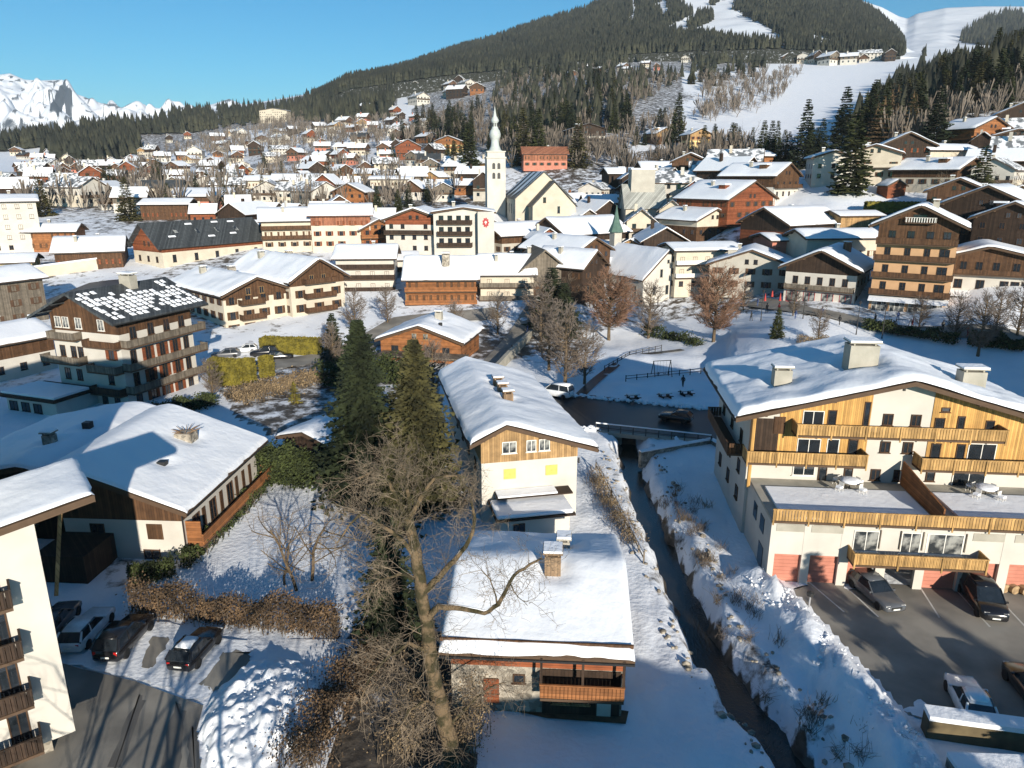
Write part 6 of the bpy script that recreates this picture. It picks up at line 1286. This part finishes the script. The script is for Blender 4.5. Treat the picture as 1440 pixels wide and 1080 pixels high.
# stone along the stream, twigs and debris in the bank
def bankstone(rg_):
    while True:
        i = rg_.randrange(1, len(STREAM) - 1); p = STREAM[i].lerp(STREAM[i + 1], rg_.random()); d = (STREAM[i + 1] - STREAM[i]).normalized(); n = Vector((-d.y, d.x, 0)); q = p + n * rg_.choice((-1, 1)) * rg_.uniform(1.4, 3.4)
        if q.y < 78: return (q.x, q.y, hz1(q.x, q.y) + .02)
lumps('bank_stones', 'dark stones showing through the snow beside the stream', bankstone, 210, .08, .3, 9, 'stone')
for i, (px, py) in enumerate([(985, 745), (1000, 790), (975, 720), (1080, 960), (1130, 1000), (1010, 840), (1050, 900), (1180, 1050), (1210, 1065), (955, 690), (1090, 1020), (1265, 1045), (1020, 880)]):
    p = G(px, py); p.z = hz1(p.x, p.y); b = MB(); rg_ = random.Random(i)
    for k in range(26):
        a = rg_.uniform(0, 6.28); L = rg_.uniform(.4, 1.1); q = [(0, 0, -.05), (math.cos(a) * L * .3, math.sin(a) * L * .3, L * .6), (math.cos(a) * L * .6, math.sin(a) * L * .6, L)]; q = [(x + rg_.gauss(0, .25), y + rg_.gauss(0, .25), z) for x, y, z in q]; b.tube(q, [.014, .011, .006], 3)
    o = put('scrub', b.mesh('scrub', 'dry_brush' if i % 2 else 'twig_grey'), None, p); tag(o, 'little leafless scrub bush poking through the shaded snow of the stream bank', 'shrub', 'scrub on the stream bank')
# bridge: deck, parapets, abutment walls
bl, br_ = G(838, 606), G(1000, 624); t = thing('bridge', 'low road bridge over the stream with a snowy rail', 'bridge', ((bl.x + br_.x) / 2, bl.y, 0))
def rel2(p): return (p.x - (bl.x + br_.x) / 2, p.y - bl.y)
b = MB(); x0, y0 = rel2(bl); x1, y1 = rel2(br_); b.prism_z([(x0, y0), (x1, y1), (x1 + .3, y1 + 9), (x0 + .3, y0 + 9)], -.5, -.0); b.build('deck', 'concrete', t)
b = MB(); dv = Vector((x1 - x0, y1 - y0, 0)); n_ = 9
for i in range(n_ + 1): p = Vector((x0, y0, 0)) + dv * i / n_; b.box(p.x - .05, p.x + .05, p.y + .02, p.y + .12, .002, 1.0)
for z in (.5, .95): b.tube([(x0, y0 + .07, z), (x1, y1 + .07, z)], [.05, .05], 5)
b.build('railing', 'iron', t)
b = MB(); b.tube([(x0, y0 + .07, 1.04), (x1, y1 + .07, 1.04)], [.09, .09], 6); b.build('rail_snow', 'snow', t)
b = MB(); b.prism_z([(x0 - .5, y0 - .3), (x0 + 3.2, y0 - .1), (x0 + 3.2, y0 + 6), (x0 - .5, y0 + 6)], -2.6, -.502); b.prism_z([(x1 - 5.2, y1 - .4), (x1 + 2, y1 + .2), (x1 + 2, y1 + 6), (x1 - 5.2, y1 + 6)], -2.6, -.502); b.build('abutment', 'stone', t)
def wall(name, label, pl, hh, th, m, cap=True, near=True, cat='wall', capm='snow', ch=.22):
    P_ = [(G(*p) if near else T(*p)) for p in pl]; o0 = P_[0].copy(); t = thing(name, label, cat, o0); b = MB(); c = MB()
    for a, q in zip(P_[:-1], P_[1:]):
        d = (q - a).normalized(); n = Vector((-d.y, d.x, 0)).normalized() * th / 2; zz = [(a - o0).z, (q - o0).z]
        for mb_, n2, z0, z1 in ((b, n, -1.5, hh), (c, n * 1.12, hh + .003, hh + ch)):
            A, Q = a - o0, q - o0; mb_.add([(A.x + n2.x, A.y + n2.y, zz[0] + z0), (A.x - n2.x, A.y - n2.y, zz[0] + z0), (Q.x - n2.x, Q.y - n2.y, zz[1] + z0), (Q.x + n2.x, Q.y + n2.y, zz[1] + z0), (A.x + n2.x, A.y + n2.y, zz[0] + z1), (A.x - n2.x, A.y - n2.y, zz[0] + z1), (Q.x - n2.x, Q.y - n2.y, zz[1] + z1), (Q.x + n2.x, Q.y + n2.y, zz[1] + z1)], [(0, 1, 2, 3), (4, 7, 6, 5), (0, 4, 5, 1), (1, 5, 6, 2), (2, 6, 7, 3), (3, 7, 4, 0)])
    b.build('masonry', m, t); 
    if cap: c.build('snow_cap', capm, t)
    return t
wall('timber_wall', 'snow topped timber retaining wall at the foot of the car park', [(1298, 1030), (1440, 1050), (1560, 1066)], 1.2, .9, 'timber_cap', ch=.3)
wall('stone_wall', 'rough snow capped stone wall at the very bottom corner', [(1335, 1092), (1440, 1096), (1560, 1102)], .8, 1.0, 'stone', ch=.25)
wall('stone_wall', 'sunlit stone wall leading the lane up to the shops', [(690, 535), (722, 500), (755, 468), (790, 444)], 1.6, .6, 'concrete', cap=False)
wall('stone_wall', 'dark retaining wall along the road under the ochre house', [(900, 640), (1000, 622), (1030, 640)], .4, .5, 'stone', ch=.12)
wall('garden_wall', 'low cream wall running past the slate roofed hall', [(40, 392), (90, 385), (140, 378)], 2.6, 1.0, 'cream', near=False, ch=.3)
strip('lane', dense([tuple(G(*p)) for p in [(655, 560), (690, 515), (722, 480), (752, 455), (800, 432)]], 4), 4.0, .0, 'asphalt', 'narrow lane climbing from the road to the shops', follow=True, off=.12)
strip('path', dense([tuple(G(*p)) for p in [(812, 560), (838, 535), (868, 512), (905, 498), (960, 492)]], 5), 1.6, 0, 'asphalt_wet_shade', 'dark cleared footpath curving through the snowy park', follow=True, off=.1)
strip('street', dense([(T(*p).x, T(*p).y) for p in [(1060, 425), (1130, 438), (1215, 455), (1320, 468), (1440, 480)]], 5), 5, 0, 'asphalt', 'cleared street in front of the shops', follow=True, off=.25)
# fence along the stream by the white house, park rails, swing frame, benches
def fence(label, pl, hh=1.0, m='grey_wood', near=True, step=1.6, rails=(.45, .9), snow=True):
    P_ = [(G(*p) if near else T(*p)) for p in pl]; o0 = P_[0].copy(); t = thing('fence', label, 'fence', o0); r_ = MB(); s_ = MB()
    for a, q in zip(P_[:-1], P_[1:]):
        L = (q - a).length; n = max(1, int(L / step))
        for i in range(n + 1): p = a.lerp(q, i / n) - o0; b = MB(); b.box(p.x - .06, p.x + .06, p.y - .06, p.y + .06, p.z - .4, p.z + hh + .05); b.build('post', m, t)
        for z in rails: r_.tube([a - o0 + Vector((0, 0, hh * z)), q - o0 + Vector((0, 0, hh * z))], [.055, .055], 4)
        s_.tube([a - o0 + Vector((0, 0, hh * rails[-1] + .09)), q - o0 + Vector((0, 0, hh * rails[-1] + .09))], [.07, .07], 5)
    r_.build('rail', m, t)
    if snow: s_.build('rail_snow', 'snow', t)
fence('grey rail fence on the stream side of the white house', [(838, 660), (860, 700), (885, 752), (905, 792)])
fence('dark rail fence across the shaded park', [(880, 536), (940, 530), (1000, 524)], .9, 'iron', snow=False)
fence('dark rail fence along the far edge of the park path', [(850, 522), (885, 502), (930, 492)], .9, 'iron', snow=False)
for px, py, lab in [(930, 530, 'black swing frame in the shaded park'), (1268, 470, 'tall black swing frame on the square before the peach hotel')]:
    p = T(px, py); t = thing('swing_frame', lab, 'swing', p, .2); b = MB()
    for s_ in (-1.4, 1.4): b.tube([(s_, -.9, -.1), (s_, 0, 2.6)], [.06, .06], 5); b.tube([(s_, .9, -.1), (s_, 0, 2.6)], [.06, .06], 5)
    b.tube([(-1.5, 0, 2.6), (1.5, 0, 2.6)], [.06, .06], 5); b.build('frame', 'iron', t)
    for s_ in (-.5, .5):
        b = MB(); b.box(s_ - .25, s_ + .25, -.1, .1, .5, .54); b.tube([(s_ - .22, 0, .54), (s_ - .22, 0, 2.56)], [.012, .012], 3); b.tube([(s_ + .22, 0, .54), (s_ + .22, 0, 2.56)], [.012, .012], 3); b.build('seat', 'iron', t)
for i, (px, py) in enumerate([(890, 562), (935, 560), (965, 556)]):
    p = T(px, py); t = thing('picnic_table', ['snow topped picnic table at the road end of the park', 'snow topped picnic table in the middle of three in the park', 'snow topped picnic table closest to the ochre house'][i], 'table', p, .3)
    b = MB(); b.box(-.9, .9, -.4, .4, .7, .76); b.build('tabletop', 'dark_brown', t); b = MB(); b.box(-.88, .88, -.38, .38, .762, .95); b.build('snow_cap', 'snow', t)
    for s_ in (-1, 1):
        b = MB(); b.box(-.9, .9, s_ * .75 - .14, s_ * .75 + .14, .4, .45); b.build('bench', 'dark_brown', t); b = MB(); b.box(s_ * .6 - .05, s_ * .6 + .05, -.7, .7, -.05, .399); b.box(s_ * .6 - .05, s_ * .6 + .05, -.06, .06, .4, .699); b.build('leg', 'dark_brown', t)
def lamp(px, py, label, hh=5.0, near=False):
    p = G(px, py) if near else T(px, py); t = thing('street_lamp', label, 'lamp', p); b = MB(); b.lathe([(.11, -.2), (.08, .6), (.05, hh)], 8); b.build('pole', 'iron', t); b = MB(); b.lathe([(.08, hh), (.24, hh + .45), (.30, hh + .5), (.05, hh + .75)], 8); b.build('lantern', 'iron', t)
lamp(1070, 450, 'street lamp on the snowy square by the grey gable house'); lamp(1129, 448, 'street lamp before the red shop fronts'); lamp(1204, 470, 'street lamp at the corner between the shop chalet and peach hotel'); lamp(1240, 476, 'street lamp on the shaded square below the peach hotel'); lamp(834, 490, 'slim lamp post beside the park path')
t = thing('lamp_bollard', 'short lamp bollard with a dark head at the edge of the car park', 'lamp', G(1137, 858)); b = MB(); b.lathe([(.06, -.1), (.06, 1.1)], 8); b.build('post', 'rim', t); b = MB(); b.lathe([(.10, 1.1), (.26, 1.2), (.26, 1.45), (.05, 1.55)], 8); b.build('lamp_head', 'iron', t)
# stacked logs by the garages
for i, (px, py) in enumerate([(1404, 828), (1418, 830), (1433, 832), (1411, 822), (1448, 834)]):
    p = G(px, py); b = MB(); b.tube([(0, -.6, .36), (0, .6, .36)], [.36, .36], 12, cap=True); o = put('log', b.mesh('log', 'logs'), None, p, .2); tag(o, 'short cut log on end beside the garage doors', 'log', 'cut logs beside the garages')
# ---- people on the square and the street
def person(label, p, top, legs, ang, stride=.16):
    V = [(0, 0, .95), (0, .02, 1.2), (0, .02, 1.42), (0, .03, 1.52), (0, .05, 1.66), (0, .05, 1.76), (-.1, 0, .9), (-.11, stride, .5), (-.11, stride * .9, .06), (-.11, stride * .9 + .14, .04), (.1, 0, .9), (.11, -stride * .6, .5), (.11, -stride * 1.6, .08), (.11, -stride * 1.6 + .14, .04), (-.2, .02, 1.4), (-.26, -.08, 1.14), (-.24, .06, .9), (.2, .02, 1.4), (.26, .1, 1.14), (.24, .22, .93)]
    E = [(0, 1), (1, 2), (2, 3), (3, 4), (4, 5), (0, 6), (6, 7), (7, 8), (8, 9), (0, 10), (10, 11), (11, 12), (12, 13), (2, 14), (14, 15), (15, 16), (2, 17), (17, 18), (18, 19)]
    rd = [.17, .16, .19, .065, .1, .08, .11, .075, .05, .045, .11, .075, .05, .045, .08, .06, .045, .08, .06, .045]
    me = bpy.data.meshes.new('person'); me.from_pydata(V, E, []); o = put('person', me, None, p, ang)
    m = o.modifiers.new('skin', 'SKIN'); 
    me.skin_vertices.new() if not me.skin_vertices else None
    for i, r_ in enumerate(rd): me.skin_vertices[0].data[i].radius = (r_, r_)
    me.skin_vertices[0].data[0].use_root = True
    o.modifiers.new('sub', 'SUBSURF').levels = 1; o.modifiers['sub'].render_levels = 1
    me.materials.append(MATS[top]); tag(o, label, 'person')
    hd = MB(); hd.lathe([(.02, 1.60), (.085, 1.64), (.10, 1.70), (.10, 1.76), (.06, 1.84), (.01, 1.86)], 8, 0, (0, .045)); hd.build('hair', 'dark_brown', o)
for px, py, tp, lab in [(1056, 452, 'iron', 'person in black walking across the snowy square'), (1095, 440, 'red_cloth', 'person in a red jacket on the street before the shop fronts'), (1155, 446, 'blue_cloth', 'person in dark blue by the shop chalet corner'), (1230, 456, 'iron', 'person in black under the peach hotel awning'), (1282, 462, 'red_cloth', 'person in red near the tall swing frame'), (1065, 432, 'blue_cloth', 'person in blue standing by the grey gable house'), (1325, 466, 'iron', 'person in dark clothes before the awning shop'), (1078, 440, 'iron', 'person in black beside the folded parasols'), (1118, 450, 'blue_cloth', 'person in blue below the red shop fronts'), (1180, 458, 'iron', 'person in black at the corner lamp by the shop chalet'), (1252, 464, 'iron', 'person in black left of the person in red'), (1262, 452, 'blue_cloth', 'person in blue at the peach hotel door'), (1360, 474, 'red_cloth', 'person in red before the awning shop'), (720, 500, 'iron', 'person in black walking up the lane'), (742, 470, 'blue_cloth', 'person in blue higher up the lane'), (960, 545, 'iron', 'person in black near the park rail fence')]:
    p = T(px, py); person(lab, p + Vector((0, 0, .1)), tp, tp, R.uniform(0, 6))
# ---- parasols and ski flag colour on the terrace
for i, (px, py) in enumerate([(1085, 424), (1075, 430), (1096, 430)]):
    p = T(px, py); t = thing('parasol', ['folded red parasol behind the other two on the shop terrace', 'folded red parasol closest to the grey gable house', 'folded red parasol closest to the shop chalet'][i], 'parasol', p); b = MB(); b.lathe([(.03, -.1), (.03, 2.4)], 6); b.build('pole', 'iron', t); b = MB(); b.lathe([(.26, 1.0), (.12, 2.0), (.03, 2.6)], 8); b.build('canopy', 'red_cloth', t)
# chairlift pylons on the ski field
for i, (px, py) in enumerate([(1042, 30), (1064, 48)]):
    e_, a_ = elev(px, py); r_ = 1500 - i * 150; pz = CAMH + r_ * e_ - 12
    t = thing('lift_pylon', ['upper lift pylon on the white ski run', 'lower lift pylon on the white ski run'][i], 'pylon', (r_ * math.sin(a_), r_ * math.cos(a_), pz)); b = MB(); b.lathe([(.8, -15), (.5, 14)], 6); b.build('mast', 'iron', t); b = MB(); b.box(-4, 4, -.3, .3, 13.5, 14.2); b.build('crossarm', 'iron', t)
# ================================================================ unseen trees and houses, placed to throw the long shadows
SHX, SHY = -math.sin(rad(SUN_AZ)), -math.cos(rad(SUN_AZ))
for i, (px, py, hh, w_) in enumerate([(1237, 893, 13, 2.6), (1290, 852, 16, 2.8), (1340, 925, 13, 3.2), (1405, 925, 14, 3.2), (1195, 955, 11, 2.6), (1450, 880, 15, 3), (1110, 950, 8.5, 2.2), (1050, 885, 9.5, 2.6), (1005, 820, 10, 2.8), (965, 860, 9, 2.8), (945, 950, 8, 2.6), (870, 1045, 6.5, 2.4), (1000, 985, 8, 2.8), (1130, 1010, 8, 2.4), (1080, 1050, 8, 2.6), (960, 1040, 7.5, 2.6), (1030, 740, 11, 2.6)]):
    tip = G(px, py); L_ = hh / math.tan(rad(SUN_EL)); o = put('spruce_tree', NP[i % 5], None, (tip.x - SHX * L_, tip.y - SHY * L_, -.2), i); o.scale = (w_ / 1.55, w_ / 1.55, hh / 10); tag(o, 'spruce below the camera whose shadow falls on the stream bank and car park', 'tree', 'spruces below the camera')
for i, (x, y) in enumerate([(-13.5, 14.0), (-11.0, 10.0)]):
    o = put('bare_tree', bare_mesh(13, .55, 1, random.Random(60 + i), trunk=.22, n0=4), None, (x, y, 0), i); tag(o, 'tall slim tree below the camera whose trunk shadow crosses the asphalt', 'tree', 'slim trees below the camera')
h = House('house', 'house beyond the frame edge that shades the snowy square', 'house', 80.0, 78.0, 0, .2, 17, 14)
h.gable(13.0, 16.5, 0, None, .8, .8, wall='white', snow=.4, sres=1.2); h.rows('l', [1, 4, 7], spaced(14, 3))
h = House('house', 'unseen gabled house added below the camera to shade the stream', 'house', 19.0, -9.0, 0, 0, 24, 13)  # unseen house, added for broad shade over the stream bank
h.gable(10.5, 12.5, 0, None, .6, .6, wall='white', snow=.4, sres=1.0); h.rows('b', [1, 4, 7], spaced(13, 3))
h = House('apartment_block', 'tall apartment block out of the picture that shades the balcony house', 'apartment block', -52.0, 49.0, 0, .3, 15, 14)
h.gable(15.5, 18.5, 0, None, 1.0, 1.0, wall='white', snow=.4, sres=1.0); h.rows('f', [2, 5, 8, 11], spaced(15, 3)); h.rows('r', [2, 5, 8, 11], spaced(14, 3))
# ---- dark garden trees between the balcony house, the timber chalet and the white house
for i, (px, py, hh, lab) in enumerate([(500, 470, 9, 'grey leafless tree at the corner of the cream two gabled chalet'), (545, 455, 8, 'grey leafless tree between the cream chalet and the orange timber hotel'), (470, 520, 8, 'leafless garden tree above the tallest dark spruce'), (610, 560, 9, 'leafless tree in the dark gap left of the narrow white house'), (640, 470, 7, 'leafless tree by the lane next to the orange timber chalet'), (700, 470, 8, 'leafless tree over the sunny lane wall'), (300, 560, 6, 'leafless tree beside the balcony house corner')]):
    plant(BDENSE[i % 2], 'bare_tree', lab, px, py, hh, 10)
hedge('shrub', 'dark evergreen shrubs in the gap behind the two tall spruces', [(T(455, 545).x, T(455, 545).y), (T(520, 530).x, T(520, 530).y), (T(600, 545).x, T(600, 545).y)], 5, 3.0, 'hedge_green', 9000, .14, stems=False, cat='shrub', ragged=.8)
hedge('shrub', 'dark shrubs under the chapel and lane corner', [(T(760, 470).x, T(760, 470).y), (T(800, 450).x, T(800, 450).y)], 5, 4.0, 'hedge_green', 5000, .16, stems=False, cat='shrub', ragged=.8)
hedge('shrub', 'low dark shrubs along the foot of the balcony house', [(T(215, 590).x, T(215, 590).y), (T(262, 578).x, T(262, 578).y), (T(300, 566).x, T(300, 566).y)], 3, 1.6, 'hedge_green', 4000, .11, stems=False, cat='shrub', ragged=.8)

# ---- leafless woods on the slopes, too many to count
def brushwood(label, pts_, hs, m):
    n = len(pts_); rg = np.random.default_rng(9); K = 18; V = np.zeros((n, K, 3, 3)); a = rg.uniform(0, 6.28, (n, K)); sp = rg.uniform(.05, .34, (n, K)); top = rg.uniform(.55, 1.05, (n, K)); z0 = rg.uniform(0, .35, (n, K)); wd = rg.uniform(.010, .026, (n, K))
    H_ = hs[:, None]; bx, by = pts_[:, None, 0], pts_[:, None, 1]
    tx_, ty_ = bx + H_ * sp * np.cos(a), by + H_ * sp * np.sin(a); pb = a + 1.57
    V[:, :, 0] = np.stack([bx + 0 * tx_, by + 0 * tx_, pts_[:, None, 2] + H_ * z0], -1)
    V[:, :, 1] = np.stack([tx_ + H_ * wd * np.cos(pb), ty_ + H_ * wd * np.sin(pb), pts_[:, None, 2] + H_ * top], -1)
    V[:, :, 2] = np.stack([tx_ - H_ * wd * np.cos(pb), ty_ - H_ * wd * np.sin(pb), pts_[:, None, 2] + H_ * (top + rg.uniform(-.15, .1, (n, K)))], -1)
    V = V.reshape(-1, 3); return tag(put('brushwood', raw_mesh('brushwood', V, np.arange(len(V)).reshape(-1, 3), m)), label, 'wood', kind='stuff')
P_ = on_ground([([(560, 205), (600, 165), (690, 140), (700, 112), (880, 95), (960, 95), (960, 205), (880, 215), (760, 215), (690, 215)], 640), ([(955, 160), (985, 105), (1130, 100), (1100, 140), (1000, 175)], 240), ([(0, 300), (100, 235), (480, 230), (690, 260), (600, 300)], 200), ([(1180, 210), (1290, 110), (1440, 100), (1440, 150), (1300, 215)], 240), ([(200, 225), (330, 185), (480, 175), (560, 170), (600, 200), (480, 215), (300, 222)], 380), ([(360, 190), (430, 180), (430, 165), (370, 168)], 70), ([(860, 250), (1040, 215), (1060, 240), (900, 262)], 90), ([(700, 215), (880, 210), (880, 235), (720, 240)], 120)], rg)
brushwood('grey brown leafless woodland mixed over the slopes behind the town', P_, rg.uniform(7, 13, len(P_)), 'brush_far')

strip('street', dense([(T(*p).x, T(*p).y) for p in [(300, 520), (400, 512), (480, 500), (530, 474), (565, 452), (640, 446), (700, 440)]], 5), 6, 0, 'asphalt', 'cleared street curving between the cream chalet and the timber hotel', follow=True, off=.2)
strip('street', dense([(T(*p).x, T(*p).y) for p in [(0, 470), (40, 440), (140, 400), (190, 396)]], 5), 6, 0, 'asphalt_wet_shade', 'shaded street behind the balcony house', follow=True, off=.2)
for k, pl in enumerate([[(150, 1080), (168, 1080), (205, 985), (196, 975)], [(225, 1085), (250, 1085), (262, 1000), (246, 985)], [(262, 1080), (280, 1082), (280, 1030), (270, 1020)]]): sheet('dark_patch', ragged(gp(pl), 6, .1), .027, 'asphalt_dark', 'darker streak on the asphalt')  # darker ragged streaks laid over the asphalt
for k, pl in enumerate([[(1100, 820), (1132, 816), (1136, 822), (1104, 832)], [(1270, 1000), (1290, 985), (1330, 1004), (1300, 1010)], [(1186, 822), (1200, 820), (1205, 828), (1190, 830)], [(1128, 862), (1140, 858), (1190, 912), (1178, 918)]]): sheet('slush', ragged(gp(pl), 6, .12), .03, 'snow_lump', 'grey slush at the edge of the car park')
for i, (x, y, hh) in enumerate([(-16.5, 13.0, 13), (-8.0, 11.0, 13), (-19.0, 9.0, 14), (-5.5, 8.0, 12)]):  # unseen trees, added to put more shadow on the car park
    o = put('bare_tree', bare_mesh(13, .6, 3, random.Random(80 + i), trunk=.2, n0=4), None, (x, y, 0), i); tag(o, 'unseen leafless tree added below the camera to streak the asphalt with shadow', 'tree', 'added leafless trees below the camera')

lumps('snow_bank', 'low snow banks along both sides of the shaded road', lambda r_: (lambda p: (p.x + r_.gauss(0, .3), p.y + r_.gauss(0, .3), r_.uniform(0, .25)))((G(765, 553).lerp(G(1030, 579), r_.random())) if r_.random() < .6 else G(790, 604).lerp(G(836, 604), r_.random())), 420, .12, .5, 12)
p, h_ = between((800, 560), (765, 554)); p.z = .02; car('van', 'car_white', 'white van parked in the shade at the foot of the lane', p, h_, snow=True)
p, h_ = between((975, 596), (925, 588)); p.z = .02; car('hatch', 'car_black', 'dark car driving over the shaded road by the bridge', p, h_)
rs_ = random.Random(77); SC = gp([(920, 690), (985, 690), (1055, 830), (1120, 930), (1240, 1050), (1180, 1090), (1080, 985), (985, 830)]); xs_ = [q[0] for q in SC]; ys_ = [q[1] for q in SC]; k = 0
while k < 34:
    x, y = rs_.uniform(min(xs_), max(xs_)), rs_.uniform(min(ys_), max(ys_))
    if not inpoly([x], [y], SC)[0]: continue
    b = MB()
    for q in range(30):
        a = rs_.uniform(0, 6.28); L = rs_.uniform(.3, 1.0); pts_ = [(rs_.gauss(0, .25), rs_.gauss(0, .25), -.05)]; pts_ += [(pts_[0][0] + math.cos(a) * L * f * .5 + rs_.gauss(0, .06), pts_[0][1] + math.sin(a) * L * f * .5 + rs_.gauss(0, .06), L * f) for f in (.5, 1)]; b.tube(pts_, [.018, .014, .007], 3)
    o = put('scrub', b.mesh('scrub', rs_.choice(('dry_brush', 'twig_grey', 'twig_grey'))), None, (x, y, hz1(x, y))); tag(o, 'little leafless scrub bush poking through the shaded snow of the stream bank', 'shrub', 'scrub on the stream bank'); k += 1
for px, py, hh, k, wd, lab in [(775, 462, 12, 1, 1.9, 'dark rounded spruce clump at the top of the sunny lane wall'), (792, 470, 10, 4, 1.9, 'second dark spruce clump beside the chapel end'), (470, 505, 8, 1, 1.5, 'dark spruce behind the tallest dark spruce at the street bend')]: plant(NP[k], 'spruce_tree', lab, px, py, hh, 10, wide=wd)
for i, (px, py, hh, lab) in enumerate([(1342, 478, 8, 'leafless tree left of the awning shop'), (1398, 478, 9, 'leafless tree before the awning shop door'), (1430, 474, 9, 'leafless tree at the frame edge before the awning shop'), (1292, 462, 6, 'small leafless tree under the peach hotel'), (1115, 444, 6, 'small leafless tree before the red shop fronts'), (1045, 436, 6, 'small leafless tree in front of the grey gable house')]): plant(BDENSE[i % 2], 'bare_tree', lab, px, py, hh, 10)
def tl(pl): return [(T(*p).x, T(*p).y) for p in pl]
hedge('shrub', 'dark low shrubs along the square below the peach hotel', tl([(1215, 462), (1280, 474), (1345, 486)]), 2.5, 1.5, 'hedge_green', 4000, .12, stems=False, cat='shrub', ragged=.8)
hedge('shrub', 'dark low shrubs before the awning shop', tl([(1360, 484), (1440, 492)]), 3, 1.8, 'hedge_green', 4000, .13, stems=False, cat='shrub', ragged=.8)
hedge('shrub', 'brown leafless shrubs round the pale leafless tree on the square', tl([(1120, 486), (1160, 490), (1190, 494)]), 2.5, 1.4, 'dry_brush', 4000, .06, cat='shrub', ragged=.8)
hedge('shrub', 'dark shrubs in the corner between chapel and rust coloured tree', tl([(905, 470), (950, 478), (985, 486)]), 2.5, 1.8, 'hedge_green', 4000, .12, stems=False, cat='shrub', ragged=.8)
h = House('house', 'unseen house added past the frame edge to shade the awning shop', 'house', 106.0, 84.0, 0, .1, 20, 14)  # unseen house, added to deepen the shade before the shop
h.gable(14.0, 17.5, 0, None, .8, .8, wall='white', snow=.4, sres=1.2); h.rows('l', [1, 4, 7], spaced(14, 3))
# ---- the winter air itself
b = MB(); b.box(-10500, 10500, -900, 11500, -4.5, 1100)
hm = bpy.data.materials.new('haze'); hm.use_nodes = True; t_ = hm.node_tree; t_.nodes.clear()
ou = t_.nodes.new('ShaderNodeOutputMaterial'); pv = t_.nodes.new('ShaderNodeVolumePrincipled'); pv.inputs['Color'].default_value = (.80, .90, 1, 1); pv.inputs['Density'].default_value = 6e-5; pv.inputs['Anisotropy'].default_value = 0.0
t_.links.new(pv.outputs[0], ou.inputs['Volume']); MATS['haze'] = hm
tag(b.build('haze', 'haze'), 'thin bluish winter haze over the valley', None, kind='stuff')
S.cycles.volume_bounces = 0; S.cycles.volume_step_rate = 1
